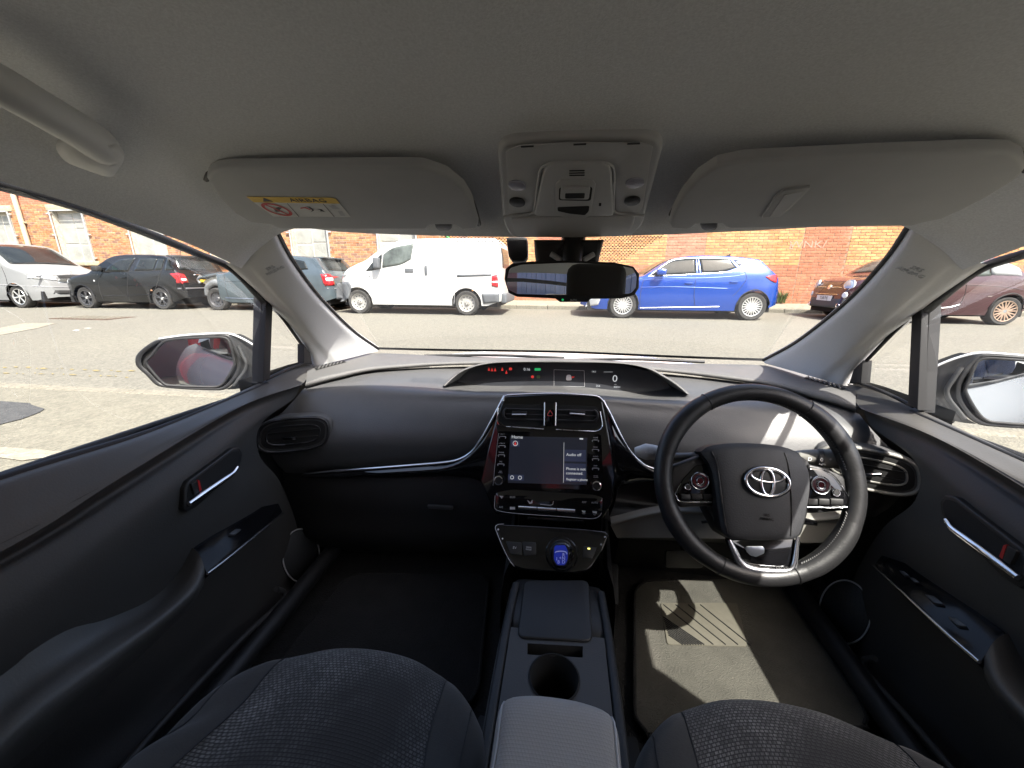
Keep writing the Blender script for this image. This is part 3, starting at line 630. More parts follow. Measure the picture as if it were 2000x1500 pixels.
# side vents
def vent(f, side):
    pl = Plane(P(578,847,y=.838), V((.25,-1,.12))) if side == 1 else Plane(mx(P(578,847,y=.838)), V((-.25,-1,.12)))
    cx, cy = 578, 846
    def ov(sx, sy, off, k=32, pw=3.2):
        o = []
        for i in range(k):
            t = 2*math.pi*i/k; c, s = math.cos(t), math.sin(t)
            x = cx+sx*math.copysign(abs(c)**(2/pw), c); y = cy+sy*math.copysign(abs(s)**(2/pw), s)-(x-cx)*0.03
            p = P(x, y, y=.838); p = p if side == 1 else mx(p)
            d = (p-pl.p); p = p-pl.n*d.dot(pl.n)
            o.append(p+pl.n*off)
        return o
    hs = slab('side_vent', ov(66, 34, .012), pl.n, .05, M_PAD, CAR, .004, 3)
    tube('vent_bezel', ov(60, 30, .013), .0035, M_VENT if side == 1 else M_TRAY, hs, seg=8, closed=True, n=60)  # driver's side gets a paler ring, sunlight painted into its colour
    slab('vent_mouth', ov(55, 25, .0135), pl.n, .0008, M_RECESS, hs)
    tube('vent_bezel_inner', ov(46, 17, .0135), .0022, M_VENT if side == 1 else M_TRAY, hs, seg=6, closed=True, n=50)  # inner ring paler on the driver's side too, for painted sunlight
    c = ov(1, 1, .014)[0]
    for s_ in (-.30, .35):
        p = [ov(44, 1, .0135)[16], ov(44, 1, .0135)[0]]
        tube('vent_blade', [q_+V((0,0,s_*.028)) for q_ in p], .0022, M_DARK, hs, seg=6, flat=.4, up=(0,0,1))
    tube('vent_tab', [c+V((-.020,-.014,-.006)), c+V((.016,-.014,-.003))], .0048, M_CHROME, hs, seg=8)
    return hs
vent(lambda p: V(p), 1); vent(mx, -1)

# ------------------------------------------------------------------ instrument binnacle and display
arch = [(866,753,.965),(885,735,.985),(905,722,1.0),(940,711,1.015),(990,706,1.02),(1107,704,1.025),(1210,708,1.02),(1265,718,1.01),(1300,736,.995),(1322,750,.98),(1345,769,.965)]
A0 = [P(a, b, y=c+.10)+V((0,0,-.005)) for a, b, c in arch]
A1 = [P(a, b, y=c) for a, b, c in arch]
cen = P(1107,760,y=1.0)
A2 = [p+(cen-p).normalized()*.007+V((0,.003,0)) for p in A1]
A3 = [p+(cen-p).normalized()*.020+V((0,.085,-.004)) for p in A1]
hood = grid('instrument_hood', [[p+V((0,.03,-.03)) for p in A0], A0, [p.lerp(q_, .5)+V((0,0,.004)) for p, q_ in zip(A0, A1)], A1, A2, A3], M_TOP, CAR, 60, 40)
IPL = Plane(P(1107,735,y=1.055), V((0,-1,.16)))
isc = slab('instrument_display', [IPL(a, b) for a, b in ((878,757),(898,728),(930,716),(985,710),(1107,708),(1215,712),(1270,726),(1300,745),(1318,768),(1107,763))], IPL.n, .01, mat('display_glass', (.034,.036,.042), .24, spec=.6), CAR)
dt = [('display_text','0:16',1029,721.5,.0078,M_LCD), ('display_text','14:1',1160,726,.0055,M_LCD), ('display_text','254',1168,754,.0055,M_LCD), ('display_text','40834',1205,756,.0052,M_LCD), ('display_text','MPH',1202,751,.0022,M_LCD)]
for nm, s_, a, b, h, m_ in dt: text(nm, s_, IPL(a, b, .0008), (1,0,0), IPL.n, h, m_, isc)
text('speed_digit', '0', IPL(1201,740,.0008), (1,0,0), IPL.n, .019, M_LCD, isc, squeeze=1.1)
for a, b in ((955,721),(961,722),(967,722),(981,721),(989,727)):
    polys('warning_lamp', [[IPL(a-2.4, b+3, .0008), IPL(a, b-4, .0008), IPL(a+2.4, b+3, .0008)]], M_RED, isc)
slab('warning_lamp', rpoly([IPL(a, b, .0009) for a, b in ((994,718),(1000,718),(1000,723),(994,723))], .3, 2), IPL.n, .0003, M_RED, isc)
slab('warning_lamp', disc_pts(IPL(1040,736,.0009), IPL.n, .0042, 12), IPL.n, .0003, M_RED, isc)
slab('ready_lamp', rpoly([IPL(a, b, .0009) for a, b in ((1044,719),(1056,719),(1056,724),(1044,724))], .3, 2), IPL.n, .0003, M_GRN, isc)
bm = bmesh.new()
for r_ in [((1082,722),(1141,724),(1142,755),(1082,754))]:
    pts = [IPL(a, b, .0008) for a, b in r_]
    for k in range(4): tube('x', [pts[k], pts[(k+1) % 4]], .0004, None, bm=bm, seg=4, n=2)
bm_obj('display_frame', bm, M_GLYPH, isc)
slab('car_pictogram', rpoly([IPL(a, b, .0008) for a, b in ((1107,732),(1115,732),(1117,743),(1105,743))], .3, 2), IPL.n, .0003, M_GLYPH, isc)
polys('door_pictogram', [[IPL(a, b, .0009) for a, b in ((1117,735),(1123,736),(1117,739))]], M_RED, isc)
tube('display_rule', [IPL(1179,726.5,.0008), IPL(1197,726.5,.0008)], .0004, M_LCD, isc, seg=4, n=2)
slab('park_lamp', rpoly([IPL(a, b, .0009) for a, b in ((1048,733),(1055,733),(1055,739),(1048,739))], .3, 2), IPL.n, .0003, mat('amber_dim', (.05,.09,.03), .4), isc)
# ------------------------------------------------------------------ centre stack
SA, SB = P(1080,771,y=.842), P(1075,1012,y=.745)
SPL = plane3(SA, SB, SA+V((1,0,0)))
def S(a, b, off=.0): return SPL(a, b, off)
stack = slab('centre_stack', rpoly([S(a, b) for a, b in ((984,774),(1080,769),(1168,773),(1177,781),(1190,850),(1203,930),(1196,985),(1178,1012),(966,1004),(948,960),(938,940),(952,880),(968,819))], .12, 3), SPL.n, .05, M_PIANO, CAR, .004, 3)
sn = SPL.n
tube('silver_top_edge', [S(a, b, .003) for a, b in ((983,783),(986,774),(1000,771.5),(1080,769),(1150,772.5),(1170,776),(1178,784))], .0024, M_SILVER, stack, seg=8, n=40)
def flat(name, pts, off, mt, t=.0008, r=.15, k=3, bev=0.0, par=None): return slab(name, rpoly([S(a, b, off) for a, b in pts], r, k) if r else [S(a, b, off) for a, b in pts], sn, t, mt, par or stack, bev)
# vents
for pts, tab, sgn in (([(980,790),(1062,790),(1061,834),(984,830),(974,822)], (1000,808,1029,808), 1), ([(1087,790),(1166,794),(1175,826),(1166,837),(1086,835)], (1113,806,1143,808), -1)):
    v_ = flat('centre_vent', pts, .0012, M_RECESS, .001, .2)
    def T(a, b, c, d, r_, m_=M_DARK, nm='vent_blade', off=.004, fl=.5): return tube(nm, [S(a, b, off), S(c, d, off)], r_, m_, stack, seg=8, n=3, flat=fl, up=sn)
    x0, x1 = (988, 1060) if sgn == 1 else (1088, 1166)
    dy = lambda x: (x-1000)*.022
    T(x0, 799+dy(x0), x1, 799+dy(x1), .0022); T(x0, 809+dy(x0), x1, 809+dy(x1), .0014); T(x0, 819+dy(x0), x1, 819+dy(x1), .0022)
    if sgn == 1: tube('vent_end_cap', [S(990,797,.004), S(985,802,.005), S(984,812,.005), S(988,818,.004)], .0028, M_DARK, stack, seg=8)
    else: tube('vent_end_cap', [S(1160,801,.004), S(1166,806,.005), S(1167,816,.005), S(1162,821,.004)], .0028, M_DARK, stack, seg=8)
    box_c = S((tab[0]+tab[2])/2, (tab[1]+tab[3])/2, .009)
    flat('vent_slider', [(tab[0],tab[1]-5),(tab[2],tab[3]-5),(tab[2],tab[3]+4),(tab[0],tab[1]+4)], .010, M_DARK, .008, .15, 2, .0015)
    T(tab[0], tab[1]+2, tab[2]-1, tab[3]+2, .0022, M_CHROME, 'slider_chrome', .011, .8)
hz = flat('hazard_pillar', [(1064,785),(1085,785),(1084,832),(1063,832)], .008, M_PIANO, .010, .05, 2, .001)
for a0, a1 in ((1063.4,1062.6),(1085,1084)):
    tube('hazard_edge_strip', [S(a0+.5,786,.0085), S(a1+.5,831,.0085)], .0017, M_SILVER, stack, seg=6, n=3)
bm = bmesh.new(); tp = [S(1074.5,801,.0086), S(1079.5,811,.0086), S(1069.5,811,.0086)]
tube('x', tp+[tp[0]], .0009, None, bm=bm, seg=4, n=40); bm_obj('hazard_triangle', bm, M_LRED, stack)
for pts in ([(973,797),(971,818),(973,827),(980,832),(1000,834),(1062,838)], [(1086,839),(1150,842),(1168,841),(1176,834),(1176,826),(1172,804)]):
    tube('chrome_surround', [S(a, b, .002) for a, b in pts], .0016, M_CHROME, stack, seg=6, n=40)
# touch screen
flat('screen_bezel', [(972,842),(1174,848),(1179,958),(963,949)], .0012, M_PIANO, .001, .05, 3)
scr = flat('touch_screen', [(996,852),(1147,855),(1146,947),(992,943)], .0022, M_SCR, .0009, 0)
flat('screen_side_panel', [(1103,878),(1144,879),(1144,902),(1102,901)], .0026, M_SCRB, .0003, 0)
flat('screen_phone_panel', [(1102,905),(1144,906),(1144,942),(1101,940)], .0026, M_SCRB, .0003, 0)
tube('screen_divider', [S(1101.5,864,.0026), S(1100.5,943,.0026)], .0005, M_LCD, stack, seg=4, n=2)
ux = S(1140,900)-S(1000,896)
def lbl(s_, a, b, h, m_=M_LCD, al='CENTER', sq=1.0, off=.0032, nm='screen_text'): return text(nm, s_, S(a, b, off), ux, sn, h, m_, stack, al, squeeze=sq)
lbl('Home', 999, 853.5, .0074, al='LEFT'); lbl('Audio off', 1106, 888, .0062, al='LEFT'); lbl('Phone is not', 1105.5, 915.5, .0060, al='LEFT')
lbl('connected.', 1105.5, 924, .0060, al='LEFT'); lbl('Register a phone', 1106, 936, .0052, al='LEFT', sq=.93)
flat('compass_tile', [(998,860),(1015,860.5),(1015,872.5),(997.5,872)], .0026, M_SCRB, .0003, 0)
def ringp(name, a, b, r_, t_, m_, off=.0032):
    return tube(name, disc_pts(S(a, b, off), sn, r_, 16), t_, m_, stack, seg=5, closed=True, n=20)
ringp('compass_ring', 1006.5, 866, .0052, .0006, M_LCD); polys('compass_needle', [[S(1004,869,.003), S(1006.5,862,.003), S(1009,869,.003)]], M_RED, stack)
flat('zoom_tile', [(992.5,926.5),(1023.5,927.5),(1023,939),(992,938)], .0026, M_SCRB, .0003, 0)
ringp('zoom_icon', 1000, 932.5, .0036, .0006, M_LCD); ringp('zoom_icon', 1015.5, 933, .0036, .0006, M_LCD)
flat('signal_icon', [(1132,855.5),(1139,855.8),(1139,858.6),(1132,858.3)], .0026, M_LCD, .0003, 0)
for i, s_ in enumerate(('CH ^', 'v TRACK', 'PHONE', 'TAC')):
    a = 981.5-i*1.1; b = 854+i*17.9
    bt = tube('side_button', [S(a-5.6, b+2, .002), S(a-5.6, b-1.4, .002), S(a+5.6, b-1.2, .002), S(a+5.6, b+2.2, .002)], .0007, M_GLYPH, stack, seg=4, n=24)
    lbl(s_, a, b-6, .0026, M_GLYPH, nm='button_lettering')
lbl('TUNE\nSCROLL', 977.5, 922, .0020, M_GLYPH, nm='button_lettering')
for i, s_ in enumerate(('HOME', 'MENU', 'AUDIO', 'MAP')):
    a = 1163+i*.1; b = 861+i*18.3
    tube('side_button', [S(a-5.6, b+2, .002), S(a-5.6, b-1.4, .002), S(a+5.6, b-1.2, .002), S(a+5.6, b+2.2, .002)], .0007, M_GLYPH, stack, seg=4, n=24)
    lbl(s_, a, b-6, .0026, M_GLYPH, nm='button_lettering')
lbl('POWER\nVOLUME', 1163.5, 931, .0020, M_GLYPH, nm='button_lettering')
for a, b in ((976,936),(1164,946.5)):
    kn = lathe('rotary_knob', [(.0,.018),(.0070,.018),(.0078,.017),(.0078,.0)], S(a, b, .001), sn, M_DARK, stack, 24)
    lathe('knob_ring', [(.0079,.019),(.0100,.0185),(.0105,.015),(.0105,.0)], S(a, b, .001), sn, M_CHROME, stack, 28)
tube('bezel_line', [S(a, b, .0022) for a, b in ((974,846),(970,880),(966,915),(963,948))], .0005, M_GLYPH, stack, seg=4)
# climate controls
cl = flat('climate_panel', [(966,963),(1000,956),(1160,966),(1178,972),(1176,1000),(1168,1008),(1150,1012),(985,1000),(968,995)], .0030, M_PIANO, .002, .25, 4, .0006)
tube('climate_panel_edge', [S(a, b, .0034) for a, b in ((967,968),(966,990),(972,997),(1010,1003),(1100,1009),(1150,1013),(1168,1010),(1175,1002))], .0006, M_GLYPH, stack, seg=4, n=40)
for k in range(3):
    x0 = 1012.5+k*37.5; x1 = x0+35.5; y0 = 991+k*2.4
    tube('temperature_rocker', [S(x0, y0, .005), S(x1, y0+2.2, .005)], .0030, M_CHROME, stack, seg=8, n=3, flat=.6, up=sn)
for s_, a, b, h in (('ECO',1001,971,.0042),('A/C',978.5,990.5,.0040),('AUTO',1161.5,982,.0036),('OFF',1141,981,.0040),('FRONT',1140,1003.5,.0016),('REAR',1161.5,1005.5,.0016)):
    lbl(s_, a, b, h, M_GLYPH, off=.0042, nm='climate_lettering')
for pts in ([(975,968),(983,969),(980,974)], [(996,990),(1006,990),(1006,995),(996,995)], [(1030,977),(1036,981),(1040,976),(1040,983),(1034,984)], [(1136,997),(1144,998),(1142,1001),(1138,1001)], [(1157,998),(1166,999),(1165,1003),(1158,1002)]):
    flat('climate_icon', pts, .0036, M_GLYPH, .0002, 0)
tube('fan_gauge', [S(1055,985,.0036), S(1077,986.5,.0036), S(1081,979,.0036)], .0006, M_GLYPH, stack, seg=4)
flat('storage_lip', [(1030,1009),(1140,1016),(1140,1021),(1030,1014)], .006, M_PIANO, .01, .2, 2, .002)

# ------------------------------------------------------------------ gear selector panel
TA, TB = P(1078,1022,y=.738), P(1082,1116,y=.668)
TPL = plane3(TA, TB, TA+V((1,0,0)))
def Tq(a, b, off=0.): return TPL(a, b, off)
def tc_(x, y): return 960+x*.12, 1010+y*.12
gp_out = [(60,170),(100,125),(150,115),(700,140),(1500,190),(1850,230),(1910,290),(1800,560),(1640,800),(1540,880),(1350,910),(500,850),(370,800),(290,700),(180,480)]
gsp = slab('gear_selector_panel', rpoly([Tq(*tc_(*q)) for q in gp_out], .25, 3), TPL.n, .04, M_PIANO, CAR, .003, 3)
tube('panel_edge', [Tq(*tc_(*q), .001) for q in ((370,800),(290,700),(180,480),(90,260),(62,170),(100,122),(200,112))], .0007, M_GLYPH, gsp, seg=5, n=40)
def tf(name, pts, off, mt, t=.0008, r=.15, bev=0.): return slab(name, rpoly([Tq(*tc_(*q), off) for q in pts], r, 3), TPL.n, t, mt, gsp, bev)
for nm, p_, tx in (('ev_switch', [(230,390),(490,410),(500,620),(310,600)], 'EV'), ('drive_mode_switch', [(495,395),(725,410),(725,620),(530,630)], 'DRIVE\nMODE')):
    tf(nm, p_, .004, M_DARK, .004, .12, .001)
text('switch_lettering', 'EV', Tq(*tc_(375,500), .0046), (1,0,0), TPL.n, .0050, M_GLYPH, gsp); text('switch_lettering', 'DRIVE\nMODE', Tq(*tc_(605,510), .0046), (1,0,0), TPL.n, .0030, M_GLYPH, gsp)
tf('parking_switch', [(1500,470),(1720,490),(1640,680),(1480,650)], .003, M_DARK, .003, .12, .001)
slab('parking_lamp', [Tq(*tc_(*q), .0036) for q in ((1565,500),(1605,502),(1605,524),(1565,522))], TPL.n, .0004, led('yellow_lamp', (.9,.85,.2), .8), gsp)
for s_, q in (('R', (1845,320)), ('N', (1785,445)), ('R', (110,200)), ('N', (178,350))):
    slab('position_mark', disc_pts(Tq(*tc_(*q), .0008), TPL.n, .0020, 8), TPL.n, .0004, M_GLYPH, gsp)
kc = Tq(*tc_(1140,600), 0)
kn = lathe('selector_collar', [(.034,.0),(.034,.006),(.031,.010),(.026,.010)], kc, TPL.n, M_PIANO, gsp, 40)
lathe('selector_knob', [(.0,.034),(.010,.033),(.019,.029),(.0245,.022),(.025,.014),(.021,.006),(.018,.002)], kc, TPL.n, M_PIANO, gsp, 36)
KPL = Plane(kc+TPL.n*.030+V((0,-.012,-.002)), TPL.n+V((0,-.5,.0)))
def kf(name, pts, off, mt, t=.0008, r=.25): return slab(name, rpoly([KPL(*tc_(*q), off) for q in pts], r, 4), KPL.n, t, mt, gsp)
kf('selector_face', [(985,500),(1060,440),(1200,440),(1270,500),(1260,700),(1215,790),(1050,790),(995,700)], .0, M_PIANO, .006)
kf('selector_dial', [(1020,460),(1200,455),(1245,560),(1235,700),(1195,780),(1070,782),(1015,690)], .0008, M_BLUE, .0006)
tube('dial_arc', [KPL(*tc_(*q), .0014) for q in ((1035,580),(1060,562),(1150,556),(1210,570),(1226,605))], .0010, M_WHITE, gsp, seg=5)
for s_, q in (('R', (1173,618)), ('N', (1173,672)), ('D', (1172,732)), ('B', (1092,732)), ('+', (1120,668)), ('I', (1062,682))):
    text('dial_lettering', s_, KPL(*tc_(*q), .0014), (1,0,0), KPL.n, .0062, M_WHITE, gsp)

# ------------------------------------------------------------------ centre console, cup holder, armrest
XC = .030
CZ = .420
cb = [[(XC-.100,.675,.20),(XC-.098,.675,.30),(XC-.092,.672,.365),(XC-.06,.672,.385),(XC+.06,.672,.385),(XC+.092,.672,.365),(XC+.098,.675,.30),(XC+.100,.675,.20)],
      [(XC-.100,.645,.20),(XC-.098,.64,.33),(XC-.092,.635,.395),(XC-.072,.632,.416),(XC+.072,.632,.416),(XC+.092,.635,.395),(XC+.098,.64,.33),(XC+.100,.645,.20)],
      [(XC-.095,.518,.20),(XC-.094,.518,.33),(XC-.090,.518,.400),(XC-.080,.518,.419),(XC+.080,.518,.419),(XC+.090,.518,.400),(XC+.094,.518,.33),(XC+.095,.518,.20)],
      [(XC-.095,.500,.20),(XC-.094,.500,.33),(XC-.092,.500,.418),(XC-.078,.500,.34),(XC+.078,.500,.34),(XC+.092,.500,.418),(XC+.094,.500,.33),(XC+.095,.500,.20)],
      [(XC-.095,.3,.20),(XC-.094,.3,.33),(XC-.092,.3,.418),(XC-.078,.3,.34),(XC+.078,.3,.34),(XC+.092,.3,.418),(XC+.094,.3,.33),(XC+.095,.3,.20)],
      [(XC-.095,-.1,.20),(XC-.094,-.1,.33),(XC-.090,-.1,.400),(XC-.080,-.1,.419),(XC+.080,-.1,.419),(XC+.090,-.1,.400),(XC+.094,-.1,.33),(XC+.095,-.1,.20)]]
con = grid('centre_console', cb, M_DARK, CAR, 40, 30)
def Kz(a, b, z=.0): return P(a, b, z=CZ+z)
slab('charging_tray', rpoly([Kz(a, b, .010) for a, b in ((1024,1132),(1150,1132),(1158,1252),(1010,1244))], .12, 4), (0,0,1), .012, M_DARK, con, .003, 3)
# console surface with a real cup holder and coin slot: ring of faces around the openings
cc = (Kz(1082,1330).x, Kz(1082,1330).y); rr = .0355
slot = [(Kz(1030,1262)), Kz(1138,1268), Kz(1138,1290), Kz(1030,1284)]
bm = bmesh.new()
outer = [V((XC-.078,.30,CZ+.006)), V((XC+.078,.30,CZ+.006)), V((XC+.078,.520,CZ+.006)), V((XC-.078,.520,CZ+.006))]
ov_ = [bm.verts.new(p) for p in outer]; hv = [bm.verts.new(V((cc[0]+math.cos(2*math.pi*i/36)*rr, cc[1]+math.sin(2*math.pi*i/36)*rr, CZ+.006))) for i in range(36)]
sv = [bm.verts.new(V((p.x, p.y, CZ+.006))) for p in slot]
es = []
for L_ in (ov_, hv, sv):
    for i in range(len(L_)): es.append(bm.edges.new((L_[i], L_[(i+1) % len(L_)])))
bmesh.ops.triangle_fill(bm, use_beauty=True, edges=es)
for L_, dz in ((ov_, -.012), (sv, -.03)):
    low = [bm.verts.new(v_.co+V((0,0,dz))) for v_ in L_]
    for i in range(len(L_)): bm.faces.new((L_[i], L_[(i+1) % len(L_)], low[(i+1) % len(L_)], low[i]))
    if L_ is sv: bm.faces.new(low)
bm_obj('console_top_plate', bm, mat('console_plate', (.036,.034,.032), .45, bump=(420,.4,.0006)), con, sharp=30)
lathe('cup_holder', [(.0,-.075),(.030,-.075),(.033,-.070),(rr-.001,.004),(rr+.0005,.0085),(rr+.003,.0075)], (cc[0], cc[1], CZ), (0,0,1), M_RECESS, con, 40)  # shade inside the holder is put into its near-black colour
for sx in (-1, 1):
    tube('console_rail', [V((XC+sx*.082,.62,CZ+.004)), V((XC+sx*.086,.5,CZ+.006)), V((XC+sx*.086,.3,CZ+.006)), V((XC+sx*.086,.1,CZ+.006))], .007, M_DARK, con, seg=10, flat=.5, up=(0,0,1))
    tube('console_edge', [V((XC+sx*.094,.64,.39)), V((XC+sx*.097,.5,.398)), V((XC+sx*.097,.3,.398)), V((XC+sx*.097,.0,.398))], .0012, M_SWITCH, con, seg=6)
ar = []
for y_, w_, zt in ((.332,.034,.470),(.336,.055,.505),(.329,.060,.540),(.312,.062,.560),(.270,.061,.562),(.20,.063,.566),(.05,.064,.566),(-.15,.064,.56)):
    ar.append([V((XC+w_*a, y_-abs(a)**3*.006, .47+(zt-.47)*b)) for a, b in ((-1.0,-.4),(-1.06,.3),(-1.05,.7),(-.96,.90),(-.8,.97),(-.4,1.0),(0,1.01),(.4,1.0),(.8,.97),(.96,.90),(1.05,.7),(1.06,.3),(1.0,-.4))])
arm = grid('armrest', ar, M_ARMF, CAR, 44, 40)
for sx in (-1, 1):
    tube('armrest_seam', [r_[3 if sx < 0 else 9]+V((0,0,.001)) for r_ in ar[2:]], .0012, M_VISOR, arm, seg=6, n=40)

# ------------------------------------------------------------------ steering wheel
WC = P(1477,940,y=.675)
tl = rad(24)
Wn = V((0.0, -math.cos(tl), math.sin(tl))).normalized()
Wx = (V((1,0,0))-Wn*Wn.x).normalized(); Wy = Wn.cross(Wx)
Wx, Wy = Wx*math.cos(rad(-1.5))+Wy*math.sin(rad(-1.5)), Wy*math.cos(rad(-1.5))-Wx*math.sin(rad(-1.5))
def W(x, y, z=0.): return WC+Wx*x+Wy*y+Wn*z
WPL = Plane(WC, Wn)
def wl(a, b, off=0.): return WPL(a, b, off)
RR = .1620
sw = tube('steering_wheel', [W(RR*math.cos(t*math.pi/12), RR*math.sin(t*math.pi/12)) for t in range(24)], .0158, M_LEATHER, CAR, seg=18, closed=True, n=120)
# thicker grips, with seams and stitches
for t0, t1 in ((12, 58), (122, 168), (-62, -20), (200, 242)):
    tube('rim_grip', [W(RR*math.cos(rad(t0+(t1-t0)*k/6)), RR*math.sin(rad(t0+(t1-t0)*k/6))) for k in range(7)], [.0160,.0172,.0176,.0176,.0176,.0172,.0160], M_LEATHER, sw, seg=16, n=30)
for t in (58, 122, -68, 248):
    c = W(RR*math.cos(rad(t)), RR*math.sin(rad(t))); ax = -Wx*math.sin(rad(t))+Wy*math.cos(rad(t))
    tube('rim_seam', disc_pts(c, ax, .0164, 16), .0009, M_BLACK, sw, seg=5, closed=True, n=24)
def stitches(t0, t1, nst, m_):
    bm = bmesh.new()
    for k in range(nst):
        t = rad(t0+(t1-t0)*k/nst); d = Wx*math.cos(t)+Wy*math.sin(t); tg = -Wx*math.sin(t)+Wy*math.cos(t)
        c = WC+d*(RR-.0150)+Wn*.0065
        tube('x', [c-tg*.0018+Wn*.002, c+tg*.0018-Wn*.002], .0011, None, bm=bm, seg=5, n=2)
    tag(bm_obj('stitching', bm, m_, sw), kind='stuff')
stitches(-62, -14, 30, M_STITCH); stitches(14, 124, 60, M_LEATHER)
def swf(name, pts, off, mt, t=.004, r=.2, bev=.0, k=3, seg=2): return slab(name, rpoly([wl(*wc(a, b), off) for a, b in pts], r, k), Wn, t, mt, sw, bev, seg)
def wc(x, y): return 1300+x/5, 860+y/5
# airbag cover as a domed loft
ab = [[(340,110),(420,60),(560,35),(750,28),(950,35),(1150,65),(1290,120)],
      [(370,150),(450,110),(560,90),(750,80),(950,90),(1160,120),(1330,175)],
      [(440,260),(500,240),(600,230),(780,225),(960,230),(1200,250),(1390,290)],
      [(480,450),(530,440),(640,440),(820,445),(990,450),(1220,460),(1405,470)],
      [(510,680),(560,690),(660,700),(840,710),(1010,710),(1230,700),(1370,700)],
      [(550,880),(600,910),(690,930),(850,940),(1020,940),(1220,930),(1310,900)],
      [(610,955),(640,965),(720,970),(860,975),(1030,975),(1200,970),(1262,960)]]
hz_ = [.020,.034,.042,.046,.044,.038,.026]
wz = [.55,.85,.98,1.0,.98,.85,.55]
abr = [[wl(*wc(*q), .008+hz_[j]*wz[i]*.55) for i, q in enumerate(r_)] for j, r_ in enumerate(ab)]
M_BAG = mat('airbag_cover_plastic', (.030,.031,.034), .58, bump=(420,.5,.0007), var=.08, vscale=60)
bag = grid('airbag_cover', abr, M_BAG, sw, 36, 36)
back = [[p-Wn*.03 for p in abr[0]]]
edge = abr[0]+[r_[-1] for r_ in abr[1:-1]]+abr[-1][::-1]+[r_[0] for r_ in abr[1:-1]][::-1]
es_ = cr(edge, 90, True); es_.append(es_[0])
grid('cover_edge', [es_, [p-Wn*.035 for p in es_]], M_DARK, sw, 91, 2, keep=True)
gs = [V(p) for p in ((abr[1][1]), (abr[2][1]), (abr[3][1]), (abr[4][1]), (abr[5][1]))]
tube('cover_crease', [p+Wn*.0006 for p in gs], .0014, M_DARK, sw, seg=6); tube('cover_crease', [abr[j][5]+Wn*.0006 for j in (1,2,3,4,5)], .0012, M_DARK, sw, seg=6)
# hub behind and the three spokes
slab('hub_body', rpoly([wl(*wc(*q), -.004) for q in ((300,140),(520,60),(1150,60),(1420,200),(1420,640),(1330,960),(560,960),(400,660))], .2, 3), Wn, .045, M_DARK, sw, .006)
spL = [(60,250),(330,150),(450,230),(520,640),(150,660),(60,560),(20,420)]
spR = [(1390,230),(1560,270),(1700,330),(1860,420),(1880,560),(1790,660),(1380,690)]
swf('left_spoke', spL, .001, M_LEATHER, .016, .2, .006, 3, 3); swf('right_spoke', spR, .001, M_LEATHER, .016, .2, .006, 3, 3)
swf('switch_pod', [(120,480),(170,380),(290,250),(420,225),(490,600),(140,595),(100,540)], .004, M_PIANO, .006, .18, .002)
swf('switch_pod', [(1400,270),(1540,285),(1650,360),(1800,560),(1790,620),(1750,650),(1385,640)], .004, M_PIANO, .006, .18, .002)
tube('pod_edge', [wl(*wc(*q), .0045) for q in ((1385,652),(1740,655),(1800,610),(1785,550),(1660,360),(1545,285))], .0008, M_SILVER, sw, seg=6, n=40)
tube('pod_edge', [wl(*wc(*q), .0045) for q in ((480,602),(160,598),(105,545),(95,520),(150,420))], .0010, M_SILVER, sw, seg=6, n=40)
for cx_, cy_, rx_ in ((330,395,90), (1505,435,88)):
    c = wl(*wc(cx_, cy_), .005)
    lathe('selector_pad', [(.0,.004),(.0055,.004),(.006,.003),(.008,.0035),(.0145,.003),(.0155,.0)], c, Wn, M_PIANO, sw, 30)
    tube('pad_ring', disc_pts(c+Wn*.003, Wn, .0150, 24), .0011, M_SILVER, sw, seg=6, closed=True, n=32)
    tube('pad_centre_ring', disc_pts(c+Wn*.0045, Wn, .0058, 16), .0008, M_SILVER, sw, seg=6, closed=True, n=20)
for q, rr_ in (((215,455), .0050), ((1660,510), .0058)):
    c = wl(*wc(*q), .005); lathe('round_button', [(.0,.003),(rr_*.8,.003),(rr_,.0)], c, Wn, M_DARK, sw, 16); tube('button_ring', disc_pts(c+Wn*.002, Wn, rr_, 16), .0006, M_SILVER, sw, seg=5, closed=True, n=20)
for x0, x1 in ((150,245),(255,360),(370,480)): swf('strip_button', [(x0,525),(x1,528),(x1,578),(x0+8,578)], .0065, M_DARK, .004, .15, .001)
for x0, x1 in ((1395,1490),(1500,1605),(1615,1740)): swf('strip_button', [(x0,570),(x1,575),(x1,632),(x0,628)], .0065, M_DARK, .004, .15, .001)
# lower spoke trim
swf('lower_spoke_cover', [(600,965),(1280,960),(1275,1200),(1240,1270),(1160,1300),(900,1290),(770,1240),(690,1150)], .004, M_PIANO, .014, .15, .003)
tube('lower_spoke_trim', [wl(*wc(*q), .008) for q in ((620,970),(670,1080),(720,1180),(790,1245),(900,1275),(1050,1285),(1180,1282),(1235,1255),(1262,1190),(1280,1050),(1290,940))], [.0040,.0058,.0070,.0074,.0070,.0064,.0056,.0048,.0042,.0036,.003], M_SILVER, sw, seg=10, n=70, flat=.6, up=Wn)
swf('spoke_badge_plate', [(780,1055),(795,1035),(950,1035),(970,1060),(965,1105),(885,1140),(830,1125),(795,1090)], .0062, mat('satin_silver', (.55,.60,.68), .3, metal=.8), .002, .15, .0006)
